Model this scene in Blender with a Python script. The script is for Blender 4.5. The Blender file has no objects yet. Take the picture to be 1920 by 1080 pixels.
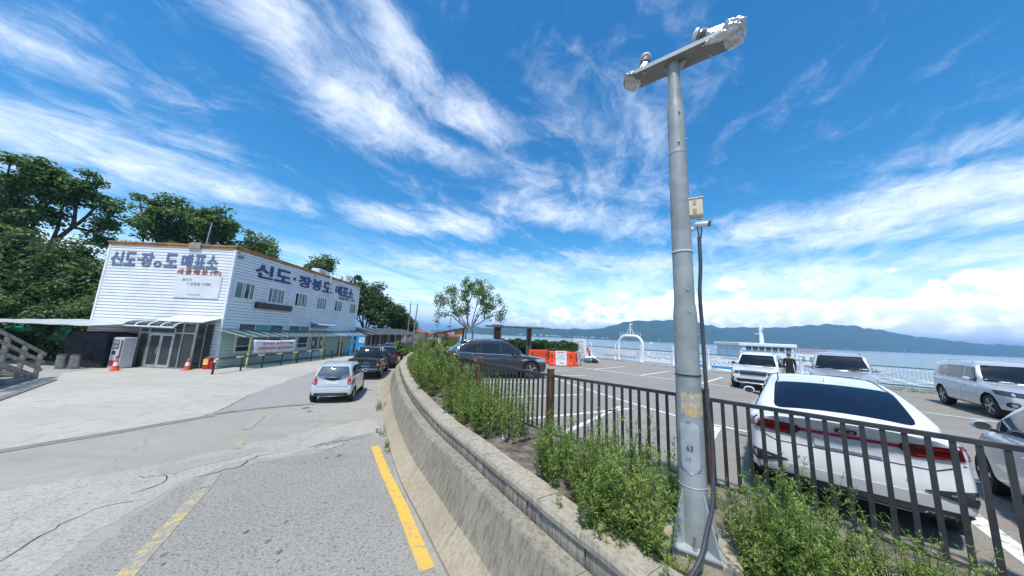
import bpy, bmesh, math, random
import numpy as np
from mathutils import Vector, Matrix
from mathutils.bvhtree import BVHTree

random.seed(7)
RNG = np.random.default_rng(7)
SC = bpy.context.scene
COL = SC.collection
R = math.radians

# ------------------------------------------------------------------ camera
cd = bpy.data.cameras.new('camera')
cam = bpy.data.objects.new('camera', cd)
COL.objects.link(cam)
SC.camera = cam
cd.sensor_width = 36.0
cd.lens = 36.0 * 560.0 / 1920.0
cd.clip_start = 0.05
cd.clip_end = 30000.0
P_, R_ = R(8.85), R(2.45)
fw = Vector((0, math.cos(P_), math.sin(P_)))
r0 = Vector((1, 0, 0))
u0 = Vector((0, -math.sin(P_), math.cos(P_)))
rt = r0 * math.cos(R_) + u0 * math.sin(R_)
up = u0 * math.cos(R_) - r0 * math.sin(R_)
mw = Matrix.Identity(4)
for i in range(3):
    mw[i][0], mw[i][1], mw[i][2] = rt[i], up[i], -fw[i]
mw[0][3], mw[1][3], mw[2][3] = 0.0, 0.0, 3.0
cam.matrix_world = mw

# ------------------------------------------------------------------ sun, sky, exposure
SUN_EL, SUN_AZ = 65.0, 197.0          # azimuth clockwise from +Y
sd = bpy.data.lights.new('sun', 'SUN')
sd.energy = 3.4
sd.angle = R(3.5)
sd.color = (1.0, 0.955, 0.89)
sun = bpy.data.objects.new('sun', sd)
COL.objects.link(sun)
sdir = Vector((math.sin(R(SUN_AZ)) * math.cos(R(SUN_EL)), math.cos(R(SUN_AZ)) * math.cos(R(SUN_EL)), math.sin(R(SUN_EL))))
sun.rotation_euler = sdir.to_track_quat('Z', 'Y').to_euler()
sun.location = (0, 0, 60)

SC.view_settings.view_transform = 'Standard'
SC.view_settings.look = 'None'
SC.view_settings.exposure = 0.5
SC.view_settings.gamma = 1.0
SC.view_settings.use_curve_mapping = False
SC.cycles.use_denoising = True
SC.cycles.max_bounces = 6
SC.cycles.transparent_max_bounces = 8
SC.cycles.volume_bounces = 0
SC.cycles.sample_clamp_indirect = 6.0

W = bpy.data.worlds.new('World')
SC.world = W
W.use_nodes = True


class NT:
    """small helper to chain shader nodes"""
    def __init__(self, tree):
        self.t = tree
        self.n = tree.nodes
        self.l = tree.links

    def new(self, typ, **kw):
        nd = self.n.new(typ)
        for k, v in kw.items():
            setattr(nd, k, v)
        return nd

    def put(self, sock, v):
        if hasattr(v, 'is_linked') or isinstance(v, bpy.types.NodeSocket):
            self.l.new(v, sock)
        else:
            sock.default_value = v

    def math(self, op, a, b=None, c=None, clamp=False):
        nd = self.new('ShaderNodeMath', operation=op)
        nd.use_clamp = clamp
        self.put(nd.inputs[0], a)
        if b is not None:
            self.put(nd.inputs[1], b)
        if c is not None:
            self.put(nd.inputs[2], c)
        return nd.outputs[0]

    def vmath(self, op, a, b=None, out=0):
        nd = self.new('ShaderNodeVectorMath', operation=op)
        self.put(nd.inputs[0], a)
        if b is not None:
            self.put(nd.inputs[1], b)
        return nd.outputs[out]

    def sstep(self, v, lo, hi, a=0.0, b=1.0):
        nd = self.new('ShaderNodeMapRange', interpolation_type='SMOOTHSTEP')
        self.put(nd.inputs['Value'], v)
        nd.inputs['From Min'].default_value = lo
        nd.inputs['From Max'].default_value = hi
        nd.inputs['To Min'].default_value = a
        nd.inputs['To Max'].default_value = b
        return nd.outputs['Result']

    def lin(self, v, lo, hi, a=0.0, b=1.0):
        nd = self.new('ShaderNodeMapRange')
        self.put(nd.inputs['Value'], v)
        nd.inputs['From Min'].default_value = lo
        nd.inputs['From Max'].default_value = hi
        nd.inputs['To Min'].default_value = a
        nd.inputs['To Max'].default_value = b
        return nd.outputs['Result']

    def noise(self, vec, scale, detail=5.0, rough=0.55, dist=0.0):
        nd = self.new('ShaderNodeTexNoise')
        if vec is not None:
            self.put(nd.inputs['Vector'], vec)
        nd.inputs['Scale'].default_value = scale
        nd.inputs['Detail'].default_value = detail
        nd.inputs['Roughness'].default_value = rough
        nd.inputs['Distortion'].default_value = dist
        return nd.outputs['Fac']

    def mix(self, f, a, b):
        nd = self.new('ShaderNodeMix', data_type='RGBA')
        self.put(nd.inputs[0], f)
        for s, v in ((nd.inputs[6], a), (nd.inputs[7], b)):
            if isinstance(v, tuple):
                s.default_value = v if len(v) == 4 else (*v, 1.0)
            else:
                self.l.new(v, s)
        return nd.outputs[2]


def build_world():
    q = NT(W.node_tree)
    q.n.clear()
    out = q.new('ShaderNodeOutputWorld')
    bg = q.new('ShaderNodeBackground')
    bg.inputs['Strength'].default_value = 0.14
    sky = q.new('ShaderNodeTexSky', sky_type='NISHITA')
    sky.sun_disc = False
    sky.sun_elevation = R(SUN_EL)
    sky.sun_rotation = R(SUN_AZ)
    sky.altitude = 0.0
    sky.air_density = 1.0
    sky.dust_density = 0.6
    sky.ozone_density = 3.0
    hs = q.new('ShaderNodeHueSaturation')
    hs.inputs['Saturation'].default_value = 1.34
    hs.inputs['Value'].default_value = 1.06
    q.l.new(sky.outputs[0], hs.inputs['Color'])
    tc = q.new('ShaderNodeTexCoord')
    d = q.vmath('NORMALIZE', tc.outputs['Generated'])
    sp = q.new('ShaderNodeSeparateXYZ')
    q.l.new(d, sp.inputs[0])
    x, y, z = sp.outputs
    zz = q.math('ADD', q.math('MAXIMUM', z, 0.0), 0.12)
    u = q.math('DIVIDE', x, zz)
    v = q.math('DIVIDE', y, zz)
    # high thin cloud: streaks run along (0.5, 0.86) seen from below
    ca, sa = 0.52, 0.854
    al = q.math('ADD', q.math('MULTIPLY', u, ca), q.math('MULTIPLY', v, sa))
    ac = q.math('SUBTRACT', q.math('MULTIPLY', u, sa), q.math('MULTIPLY', v, ca))
    cb = q.new('ShaderNodeCombineXYZ')
    q.put(cb.inputs[0], al)
    q.put(cb.inputs[1], ac)
    # wind-bent coordinates
    wn = q.new('ShaderNodeTexNoise')
    q.l.new(cb.outputs[0], wn.inputs['Vector'])
    wn.inputs['Scale'].default_value = 1.6
    wn.inputs['Detail'].default_value = 4
    wv = q.vmath('SUBTRACT', wn.outputs['Color'], (0.5, 0.5, 0.5))
    wsc = q.new('ShaderNodeVectorMath', operation='SCALE')
    q.l.new(wv, wsc.inputs[0])
    wsc.inputs['Scale'].default_value = 0.55
    ab = q.vmath('ADD', cb.outputs[0], wsc.outputs[0])
    ms = q.new('ShaderNodeMapping')
    q.l.new(ab, ms.inputs['Vector'])
    ms.inputs['Scale'].default_value = (0.75, 1.9, 1)
    ms.inputs['Location'].default_value = (0.3, 1.1, 3.7)
    cs_out = ms.outputs[0]
    n_streak = q.noise(cs_out, 2.6, 14, 0.66, 0.35)
    n_soft = q.noise(ab, 1.1, 4, 0.5, 0.2)
    n_puff = q.noise(ab, 5.0, 14, 0.70, 0.25)
    # cloud banks: centre (u, v), half length, half width, turn of the long axis, weight
    banks = [
        (-1.62, 0.66, 0.60, 0.22, 25, 0.75), (-1.95, 1.12, 0.80, 0.34, 40, 1.0), (-1.62, 1.50, 0.45, 0.18, 65, .7), (-2.6, 1.0, 0.9, 0.4, 30, .9),
        (-0.70, 0.72, 0.34, 0.15, 68, 0.85), (-0.58, 1.02, 0.30, 0.17, 55, 1.15), (-0.36, 0.84, 0.30, 0.09, 76, 0.80), (-0.16, 1.07, 0.20, 0.13, 30, 1.0), (-0.38, 1.22, 0.30, 0.12, 30, .8),
        (-1.15, 1.75, 0.55, 0.16, 28, .65), (-0.80, 1.95, 0.40, 0.24, 20, .95), (-0.40, 2.0, 0.40, 0.22, 10, 1.0), (0.25, 1.78, 0.50, 0.22, 10, 0.9), (0.85, 1.92, 0.40, 0.22, 8, 0.85),
        (-0.2, 2.9, 1.7, 0.45, 6, .75), (1.55, 1.74, 0.50, 0.26, -38, 1.05), (1.95, 1.30, 0.55, 0.26, -60, 1.2), (2.1, 1.55, 0.7, 0.30, -50, 1.0), (1.72, 0.86, 0.34, 0.12, -62, .75),
        (1.0, 2.6, 0.9, 0.36, -10, .8), (2.4, 2.4, 0.9, 0.4, -40, 0.9), (0.32, 1.05, 0.42, 0.18, 30, 0.50), (2.9, 1.6, 0.9, 0.4, -55, 0.9), (0.4, 1.45, 0.6, 0.2, 12, 0.55),
        (-0.5, -0.6, 0.9, 0.4, 40, .8), (1.2, -1.1, 1.2, 0.4, 70, .8), (-1.6, -1.2, 1.0, 0.5, 20, .8),
    ]
    tot = None
    cuv = q.new('ShaderNodeCombineXYZ')
    q.put(cuv.inputs[0], u)
    q.put(cuv.inputs[1], v)
    for (cu, cv, hl, hw, deg, wt) in banks:
        mp = q.new('ShaderNodeMapping', vector_type='TEXTURE')
        q.l.new(cuv.outputs[0], mp.inputs['Vector'])
        mp.inputs['Location'].default_value = (cu, cv, 0)
        mp.inputs['Rotation'].default_value = (0, 0, R(deg))
        mp.inputs['Scale'].default_value = (hl, hw, 1)
        ln = q.vmath('LENGTH', mp.outputs[0], out=1)
        f = q.sstep(ln, 1.9, 0.0, 0.0, wt)
        if tot is None:
            tot = f
        else:
            sm_ = q.new('ShaderNodeMath', operation='SMOOTH_MAX')
            q.put(sm_.inputs[0], tot)
            q.put(sm_.inputs[1], f)
            sm_.inputs[2].default_value = 0.25
            tot = sm_.outputs[0]
    dens = q.math('ADD', q.math('MULTIPLY', n_streak, 0.98), q.math('MULTIPLY', n_puff, 0.88))
    dens = q.math('ADD', dens, q.math('MULTIPLY', n_soft, 0.35))
    dens = q.math('ADD', dens, q.math('MULTIPLY', tot, 0.62))
    a1 = q.sstep(dens, 1.20, 2.10, 0.0, 0.86)
    # veil that thickens towards the horizon
    lowf = q.sstep(z, 0.34, 0.05, 0.0, 1.0)
    veil_n = q.noise(cs_out, 1.5, 8, 0.6, 0.5)
    a2 = q.math('MULTIPLY', q.sstep(q.math('ADD', veil_n, q.math('MULTIPLY', lowf, 0.32)), 0.50, 0.95), q.math('MULTIPLY', lowf, 0.85))
    # heaped cloud low over the islands on the right
    az = q.math('ARCTAN2', x, y)
    el = q.math('ARCSINE', z)
    ce = q.new('ShaderNodeCombineXYZ')
    q.put(ce.inputs[0], q.math('MULTIPLY', az, 6.0))
    q.put(ce.inputs[1], q.math('MULTIPLY', el, 9.0))
    n_c = q.noise(ce.outputs[0], 2.2, 8, 0.52, 0.1)
    top = q.sstep(az, R(-4), R(36), 0.055, 0.135)
    cum = q.math('SUBTRACT', q.math('ADD', top, q.math('MULTIPLY', q.math('SUBTRACT', n_c, 0.5), 0.30)), el)
    a3 = q.math('MULTIPLY', q.sstep(cum, -0.006, 0.022), q.sstep(az, R(-14), R(12), 0.0, 0.97))
    shade = q.noise(ce.outputs[0], 5.0, 6, 0.5)
    tint = q.new('ShaderNodeMix', data_type='RGBA', blend_type='MULTIPLY')
    tint.inputs[0].default_value = 1.0
    q.l.new(hs.outputs[0], tint.inputs[6])
    tint.inputs[7].default_value = (0.62, 0.97, 0.95, 1)
    base = tint.outputs[2]
    hz = q.mix(q.sstep(z, 0.28, 0.0, 0.0, 0.65), base, (5.0, 7.4, 9.2, 1))
    c1 = q.mix(a2, hz, (7.6, 8.4, 9.2, 1))
    cc = q.mix(q.sstep(q.math('ADD', shade, q.math('MULTIPLY', cum, 2.0)), 0.40, 0.80), (12.5, 12.5, 12.5, 1), (7.2, 8.0, 9.2, 1))
    c2 = q.mix(a3, c1, cc)
    c3 = q.mix(a1, c2, (6.9, 7.3, 7.9, 1))
    q.l.new(c3, bg.inputs['Color'])
    q.l.new(bg.outputs[0], out.inputs['Surface'])


build_world()

# ------------------------------------------------------------------ materials
MATS = {}


def pmat(name, col, rough=0.6, metal=0.0, var=0.12, vscale=4.0, bump=0.0, bscale=60.0, coat=0.0, col2=None,
         spec=0.5, grime=0.0, flake=0.0):
    """principled material with two-scale tonal variation, optional relief and grime (all tied to the object)"""
    if name in MATS:
        return MATS[name]
    m = bpy.data.materials.new(name)
    m.use_nodes = True
    q = NT(m.node_tree)
    b = q.n['Principled BSDF']
    b.inputs['Roughness'].default_value = rough
    b.inputs['Metallic'].default_value = metal
    b.inputs['Specular IOR Level'].default_value = spec
    if coat:
        b.inputs['Coat Weight'].default_value = coat
        b.inputs['Coat Roughness'].default_value = 0.04
    tc = q.new('ShaderNodeTexCoord')
    vec = tc.outputs['Object']
    n1 = q.noise(vec, vscale, 6, 0.6)
    c2 = col2 if col2 else tuple(max(0.0, c * (1 - 2.2 * var)) for c in col)
    c1 = tuple(min(1.0, c * (1 + 0.6 * var)) for c in col)
    c = q.mix(q.sstep(n1, 0.32, 0.68), c1, c2)
    if grime:
        n2 = q.noise(vec, vscale * 3.1, 8, 0.7, 0.5)
        c = q.mix(q.sstep(n2, 0.52, 0.78, 0.0, grime), c, (0.10, 0.085, 0.065, 1))
    q.l.new(c, b.inputs['Base Color'])
    if rough < 0.95 and var > 0:
        q.l.new(q.lin(n1, 0.3, 0.7, max(0.02, rough - 0.05), min(1.0, rough + 0.07)), b.inputs['Roughness'])
    if bump:
        n3 = q.noise(vec, bscale, 4, 0.6)
        bp = q.new('ShaderNodeBump')
        bp.inputs['Strength'].default_value = bump
        bp.inputs['Distance'].default_value = 0.02
        q.l.new(n3, bp.inputs['Height'])
        q.l.new(bp.outputs[0], b.inputs['Normal'])
    MATS[name] = m
    return m


def glassmat(name, col=(0.012, 0.016, 0.02), rough=0.03):
    if name in MATS:
        return MATS[name]
    m = bpy.data.materials.new(name)
    m.use_nodes = True
    b = m.node_tree.nodes['Principled BSDF']
    b.inputs['Base Color'].default_value = (*col, 1)
    b.inputs['Roughness'].default_value = rough
    b.inputs['Specular IOR Level'].default_value = 0.62
    MATS[name] = m
    return m


def seeglass(name, tint=(0.55, 0.8, 0.75), clear=0.7):
    """thin tinted sheet: part see-through, part glossy"""
    if name in MATS:
        return MATS[name]
    m = bpy.data.materials.new(name)
    m.use_nodes = True
    q = NT(m.node_tree)
    q.n.clear()
    out = q.new('ShaderNodeOutputMaterial')
    tr = q.new('ShaderNodeBsdfTransparent')
    tr.inputs[0].default_value = (*tint, 1)
    gl = q.new('ShaderNodeBsdfGlossy')
    gl.inputs['Roughness'].default_value = 0.06
    df = q.new('ShaderNodeBsdfDiffuse')
    df.inputs[0].default_value = (*[t * 0.3 for t in tint], 1)
    lw = q.new('ShaderNodeFresnel')
    lw.inputs[0].default_value = 1.5
    m1 = q.new('ShaderNodeMixShader')
    m1.inputs[0].default_value = clear
    q.l.new(df.outputs[0], m1.inputs[1])
    q.l.new(tr.outputs[0], m1.inputs[2])
    m2 = q.new('ShaderNodeMixShader')
    q.l.new(lw.outputs[0], m2.inputs[0])
    q.l.new(m1.outputs[0], m2.inputs[1])
    q.l.new(gl.outputs[0], m2.inputs[2])
    q.l.new(m2.outputs[0], out.inputs['Surface'])
    MATS[name] = m
    return m


def leafmat(name, cols, trans=0.35, rough=0.5, patch=0.5):
    if name in MATS:
        return MATS[name]
    m = bpy.data.materials.new(name)
    m.use_nodes = True
    q = NT(m.node_tree)
    b = q.n['Principled BSDF']
    out = q.n['Material Output']
    g = q.new('ShaderNodeNewGeometry')
    rp = q.new('ShaderNodeValToRGB')
    q.l.new(g.outputs['Random Per Island'], rp.inputs[0])
    e = rp.color_ramp.elements
    e[0].position, e[1].position = 0.0, 1.0
    e[0].color, e[1].color = (*cols[0], 1), (*cols[-1], 1)
    for i, c in enumerate(cols[1:-1]):
        k = e.new((i + 1) / (len(cols) - 1))
        k.color = (*c, 1)
    tc = q.new('ShaderNodeTexCoord')
    pn = q.noise(tc.outputs['Object'], patch, 3, 0.6)
    hv_ = q.new('ShaderNodeHueSaturation')
    q.l.new(rp.outputs[0], hv_.inputs['Color'])
    q.l.new(q.lin(pn, 0.3, 0.7, 0.515, 0.475), hv_.inputs['Hue'])
    q.l.new(q.lin(pn, 0.3, 0.7, 0.72, 1.30), hv_.inputs['Value'])
    q.l.new(q.lin(pn, 0.35, 0.75, 1.0, 0.82), hv_.inputs['Saturation'])
    rp = hv_
    q.l.new(rp.outputs[0], b.inputs['Base Color'])
    b.inputs['Roughness'].default_value = rough
    b.inputs['Specular IOR Level'].default_value = 0.35
    tl = q.new('ShaderNodeBsdfTranslucent')
    br = q.mix(0.5, rp.outputs[0], (0.16, 0.24, 0.03, 1))
    q.l.new(br, tl.inputs[0])
    mx = q.new('ShaderNodeMixShader')
    mx.inputs[0].default_value = trans
    q.l.new(b.outputs[0], mx.inputs[1])
    q.l.new(tl.outputs[0], mx.inputs[2])
    q.l.new(mx.outputs[0], out.inputs['Surface'])
    MATS[name] = m
    return m


# ------------------------------------------------------------------ mesh helpers
def tag(o, label=None, cat=None, group=None, kind=None):
    if label:
        o['label'] = label
    if cat:
        o['category'] = cat
    if group:
        o['group'] = group
    if kind:
        o['kind'] = kind
    return o


def empty(name, loc, rz=0.0, label=None, cat=None, group=None):
    o = bpy.data.objects.new(name, None)
    o.empty_display_size = 0.2
    COL.objects.link(o)
    o.location = loc
    o.rotation_euler = (0, 0, rz)
    return tag(o, label, cat, group)


def copy_tree(o, parent=None):
    c = o.copy()
    COL.objects.link(c)
    c.parent = parent
    for ch in o.children:
        copy_tree(ch, c)
    return c


def kids(o):
    return list(o.children)


def link_mesh(name, me, mat, parent=None):
    if mat is not None:
        for mm in (mat if isinstance(mat, (list, tuple)) else [mat]):
            me.materials.append(mm)
    o = bpy.data.objects.new(name, me)
    COL.objects.link(o)
    if parent is not None:
        o.parent = parent
    return o


class MB:
    def __init__(self):
        self.v = []
        self.f = []

    def add(self, vs, fs):
        k = len(self.v)
        self.v += [tuple(p) for p in vs]
        self.f += [tuple(i + k for i in f) for f in fs]
        return self

    def box(self, c, s, rz=0.0, m=None):
        hx, hy, hz = s[0] / 2, s[1] / 2, s[2] / 2
        ps = [Vector((a * hx, b * hy, e * hz)) for e in (-1, 1) for b in (-1, 1) for a in (-1, 1)]
        if m is None:
            m = Matrix.Rotation(rz, 3, 'Z')
        ps = [m @ p + Vector(c) for p in ps]
        return self.add(ps, [(0, 2, 3, 1), (4, 5, 7, 6), (0, 1, 5, 4), (2, 6, 7, 3), (0, 4, 6, 2), (1, 3, 7, 5)])

    def box2(self, lo, hi):
        return self.box([(a + b) / 2 for a, b in zip(lo, hi)], [abs(b - a) for a, b in zip(lo, hi)])

    def beam(self, a, b, w, h, upv=(0, 0, 1)):
        a, b = Vector(a), Vector(b)
        d = b - a
        L = d.length
        y = d.normalized()
        zz = Vector(upv)
        x = y.cross(zz)
        if x.length < 1e-4:
            x = y.cross(Vector((1, 0, 0)))
        x.normalize()
        zz = x.cross(y)
        m = Matrix((x, y, zz)).transposed()
        return self.box((a + b) / 2, (w, L, h), m=m)

    def tube(self, pts, r, n=8, caps=True):
        pts = [Vector(p) for p in pts]
        rs = r if isinstance(r, (list, tuple)) else [r] * len(pts)
        k = len(pts)
        vs = []
        prev = None
        for i, p in enumerate(pts):
            d = (pts[min(i + 1, k - 1)] - pts[max(i - 1, 0)]).normalized()
            if prev is None:
                ax = d.cross(Vector((0, 0, 1)))
                if ax.length < 1e-3:
                    ax = d.cross(Vector((1, 0, 0)))
            else:
                ax = prev - d * prev.dot(d)
            ax.normalize()
            prev = ax
            bx = d.cross(ax)
            for j in range(n):
                t = 2 * math.pi * j / n
                vs.append(p + (ax * math.cos(t) + bx * math.sin(t)) * rs[i])
        fs = []
        for i in range(k - 1):
            for j in range(n):
                a, b = i * n + j, i * n + (j + 1) % n
                fs.append((a, b, b + n, a + n))
        if caps:
            fs.append(tuple(reversed(range(n))))
            fs.append(tuple(range((k - 1) * n, k * n)))
        return self.add(vs, fs)

    def lathe(self, prof, c=(0, 0, 0), n=16, axis='Z'):
        vs = []
        for (r, h) in prof:
            for j in range(n):
                t = 2 * math.pi * j / n
                a, b = r * math.cos(t), r * math.sin(t)
                p = {'Z': (a, b, h), 'Y': (a, h, -b), 'X': (h, a, b)}[axis]
                vs.append((p[0] + c[0], p[1] + c[1], p[2] + c[2]))
        fs = []
        for i in range(len(prof) - 1):
            for j in range(n):
                a, b = i * n + j, i * n + (j + 1) % n
                fs.append((a, b, b + n, a + n))
        fs.append(tuple(reversed(range(n))))
        fs.append(tuple(range((len(prof) - 1) * n, len(prof) * n)))
        return self.add(vs, fs)

    def prism(self, poly, z0, z1, fn=None):
        """poly in a plane, extruded; fn(a, b, h) -> point"""
        if fn is None:
            fn = lambda a, b, h: (a, b, h)
        n = len(poly)
        vs = [fn(a, b, z0) for a, b in poly] + [fn(a, b, z1) for a, b in poly]
        fs = [tuple(reversed(range(n))), tuple(range(n, 2 * n))]
        for i in range(n):
            j = (i + 1) % n
            fs.append((i, j, j + n, i + n))
        return self.add(vs, fs)

    def grid(self, rows):
        m = len(rows[0])
        vs = [p for r in rows for p in r]
        fs = [(i * m + j, i * m + j + 1, (i + 1) * m + j + 1, (i + 1) * m + j) for i in range(len(rows) - 1) for j in range(m - 1)]
        return self.add(vs, fs)

    def mesh(self, name):
        me = bpy.data.meshes.new(name)
        me.from_pydata(self.v, [], self.f)
        bm = bmesh.new()
        bm.from_mesh(me)
        bmesh.ops.recalc_face_normals(bm, faces=bm.faces)
        bm.to_mesh(me)
        bm.free()
        return me

    def build(self, name, mat, parent=None, smooth=None, bevel=0.0, seg=2):
        me = self.mesh(name)
        if smooth:
            me.shade_smooth()
            me.set_sharp_from_angle(angle=R(smooth))
        o = link_mesh(name, me, mat, parent)
        if bevel:
            b = o.modifiers.new('Bevel', 'BEVEL')
            b.width = bevel
            b.segments = seg
            b.limit_method = 'ANGLE'
            b.angle_limit = R(40)
        return o


def sheet(name, poly, z, mat, parent=None, thick=0.0, edge=0.0, seg=0.4, holes=None):
    """flat polygon sheet; edge > 0 frays its outline"""
    pts = []
    n = len(poly)
    for i in range(n):
        a, b = Vector(poly[i]), Vector(poly[(i + 1) % n])
        k = max(1, int((b - a).length / seg)) if edge else 1
        for j in range(k):
            p = a.lerp(b, j / k)
            if edge:
                p = p + Vector((random.gauss(0, edge), random.gauss(0, edge)))
            pts.append((p.x, p.y))
    from mathutils.geometry import delaunay_2d_cdt as cdt
    ev, _e, ef, *_r = cdt([Vector(p) for p in pts], [], [list(range(len(pts)))], 1, 1e-7)
    bm = bmesh.new()
    vs = [bm.verts.new((p.x, p.y, z)) for p in ev]
    for f in ef:
        bm.faces.new([vs[i] for i in f])
    for fc in bm.faces:
        fc.normal_update()
        if fc.normal.z < 0:
            fc.normal_flip()
    if thick:
        r = bmesh.ops.extrude_face_region(bm, geom=list(bm.faces))
        for e in r['geom']:
            if isinstance(e, bmesh.types.BMVert):
                e.co.z -= thick
        bmesh.ops.recalc_face_normals(bm, faces=bm.faces)
    me = bpy.data.meshes.new(name)
    bm.to_mesh(me)
    bm.free()
    return link_mesh(name, me, mat, parent)


def catmull(pts, step=0.5):
    P = [Vector(p) for p in pts]
    P = [P[0] * 2 - P[1]] + P + [P[-1] * 2 - P[-2]]
    out = []
    for i in range(1, len(P) - 2):
        a, b, c, d = P[i - 1], P[i], P[i + 1], P[i + 2]
        k = max(2, int((c - b).length / step))
        for j in range(k):
            t = j / k
            out.append(0.5 * ((2 * b) + (c - a) * t + (2 * a - 5 * b + 4 * c - d) * t * t + (3 * b - a - 3 * c + d) * t ** 3))
    out.append(P[-2])
    return out


def offs(curve, d):
    """2D points of a curve moved to its right-hand side (towards the car park)"""
    out = []
    for i, p in enumerate(curve):
        t = (curve[min(i + 1, len(curve) - 1)] - curve[max(i - 1, 0)]).normalized()
        out.append(Vector((p.x + t.y * d, p.y - t.x * d)))
    return out


def text_mesh(s, height, width, bold=0.0, depth=0.02):
    """lettering as a mesh fitted into width x height, lower left corner at the origin, facing +Z"""
    cu = bpy.data.curves.new('lettering', 'FONT')
    cu.body = s
    cu.offset = bold
    cu.extrude = depth / 2
    cu.resolution_u = 3
    o = bpy.data.objects.new('lettering', cu)
    COL.objects.link(o)
    dg = bpy.context.evaluated_depsgraph_get()
    me = bpy.data.meshes.new_from_object(o.evaluated_get(dg))
    bpy.data.objects.remove(o)
    bpy.data.curves.remove(cu)
    co = np.empty(len(me.vertices) * 3)
    me.vertices.foreach_get('co', co)
    co = co.reshape(-1, 3)
    lo, hi = co.min(0), co.max(0)
    sx = width / (hi[0] - lo[0]) if width else height / (hi[1] - lo[1])
    sy = height / (hi[1] - lo[1])
    co[:, 0] = (co[:, 0] - lo[0]) * sx
    co[:, 1] = (co[:, 1] - lo[1]) * sy
    me.vertices.foreach_set('co', co.ravel())
    return me


def lettering(name, s, origin, right, upv, height, width, mat, parent=None, bold=0.0, depth=0.02):
    me = text_mesh(s, height, width, bold, depth)
    x, y = Vector(right).normalized(), Vector(upv).normalized()
    z = x.cross(y)
    M = Matrix((x, y, z)).transposed().to_4x4()
    M.translation = Vector(origin)
    me.transform(M)
    me.materials.clear()
    return link_mesh(name, me, mat, parent)

# ------------------------------------------------------------------ ground materials
def groundmat(name, base, dark, light, speck=0.5, sscale=70.0, patch=0.35, crack=0.0, rough=0.9, dirt=0.0, streak=None):
    m = bpy.data.materials.new(name)
    m.use_nodes = True
    q = NT(m.node_tree)
    b = q.n['Principled BSDF']
    b.inputs['Roughness'].default_value = rough
    b.inputs['Specular IOR Level'].default_value = 0.25
    tc = q.new('ShaderNodeTexCoord')
    v = tc.outputs['Object']
    macro = q.noise(v, 0.28, 6, 0.6, 0.4)
    mid = q.noise(v, 2.3, 7, 0.62, 0.2)
    fine = q.noise(v, sscale, 3, 0.7)
    grit = q.noise(v, sscale * 0.45, 2, 0.5)
    c = q.mix(q.sstep(macro, 0.33, 0.67), base, light)
    c = q.mix(q.math('MULTIPLY', q.sstep(mid, 0.45, 0.72), patch), c, dark)
    c = q.mix(q.math('MULTIPLY', q.sstep(fine, 0.46, 0.66), speck), c, tuple(min(1, x * 1.55) for x in light[:3]))
    c = q.mix(q.math('MULTIPLY', q.sstep(grit, 0.52, 0.68), speck * 0.8), c, tuple(x * 0.55 for x in dark[:3]))
    if dirt:
        dn = q.noise(v, 0.9, 8, 0.7, 1.0)
        c = q.mix(q.math('MULTIPLY', q.sstep(dn, 0.55, 0.75), dirt), c, (0.13, 0.115, 0.09, 1))
    if crack:
        vo = q.new('ShaderNodeTexVoronoi', feature='DISTANCE_TO_EDGE')
        nz = q.new('ShaderNodeTexNoise')
        nz.inputs['Scale'].default_value = 1.7
        nz.inputs['Detail'].default_value = 6
        q.l.new(v, nz.inputs['Vector'])
        sc = q.new('ShaderNodeVectorMath', operation='SCALE')
        q.l.new(nz.outputs['Color'], sc.inputs[0])
        sc.inputs['Scale'].default_value = 0.9
        wv = q.vmath('ADD', v, sc.outputs[0])
        q.l.new(wv, vo.inputs['Vector'])
        vo.inputs['Scale'].default_value = 0.33
        cm = q.math('MULTIPLY', q.sstep(vo.outputs['Distance'], 0.010, 0.002), q.sstep(macro, 0.40, 0.55))
        c = q.mix(q.math('MULTIPLY', cm, crack), c, (0.035, 0.034, 0.03, 1))
    if streak:
        wv2 = q.new('ShaderNodeMapping')
        q.l.new(v, wv2.inputs['Vector'])
        wv2.inputs['Rotation'].default_value = (0, 0, streak[0])
        wv2.inputs['Scale'].default_value = (0.12, 1.3, 1)
        sn = q.noise(wv2.outputs[0], 1.0, 5, 0.6)
        c = q.mix(q.math('MULTIPLY', q.sstep(sn, 0.5, 0.7), streak[1]), c, dark)
    q.l.new(c, b.inputs['Base Color'])
    bp = q.new('ShaderNodeBump')
    bp.inputs['Strength'].default_value = 0.55
    bp.inputs['Distance'].default_value = 0.006
    q.l.new(q.math('ADD', fine, q.math('MULTIPLY', mid, 0.6)), bp.inputs['Height'])
    q.l.new(bp.outputs[0], b.inputs['Normal'])
    MATS[name] = m
    return m


M_ROAD = groundmat('old_asphalt', (0.31, 0.286, 0.246), (0.24, 0.221, 0.19), (0.35, 0.323, 0.28), 0.3, 55, 0.3, 0.22, streak=(1.2, 0.35))
M_NEW = groundmat('grey_asphalt', (0.248, 0.232, 0.206), (0.185, 0.173, 0.154), (0.29, 0.271, 0.242), 0.75, 48, 0.3, 0.0, streak=(1.0, 0.25))
M_WORN = groundmat('worn_surface', (0.335, 0.309, 0.266), (0.265, 0.244, 0.21), (0.385, 0.356, 0.31), 0.5, 30, 0.45, 0.2)
M_APRON = groundmat('pale_concrete', (0.40, 0.372, 0.322), (0.305, 0.283, 0.243), (0.46, 0.432, 0.38), 0.18, 40, 0.6, 0.0, 0.8, 0.22, streak=(0.6, 0.3))
M_PAVE = groundmat('side_paving', (0.30, 0.29, 0.27), (0.22, 0.215, 0.20), (0.34, 0.33, 0.31), 0.2, 40, 0.4, 0.0, 0.9, 0.25)
M_LOT = groundmat('car_park_asphalt', (0.248, 0.228, 0.2), (0.193, 0.178, 0.156), (0.287, 0.265, 0.234), 0.35, 60, 0.3, 0.35, 0.9, 0.1, streak=(0.75, 0.3))
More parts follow.
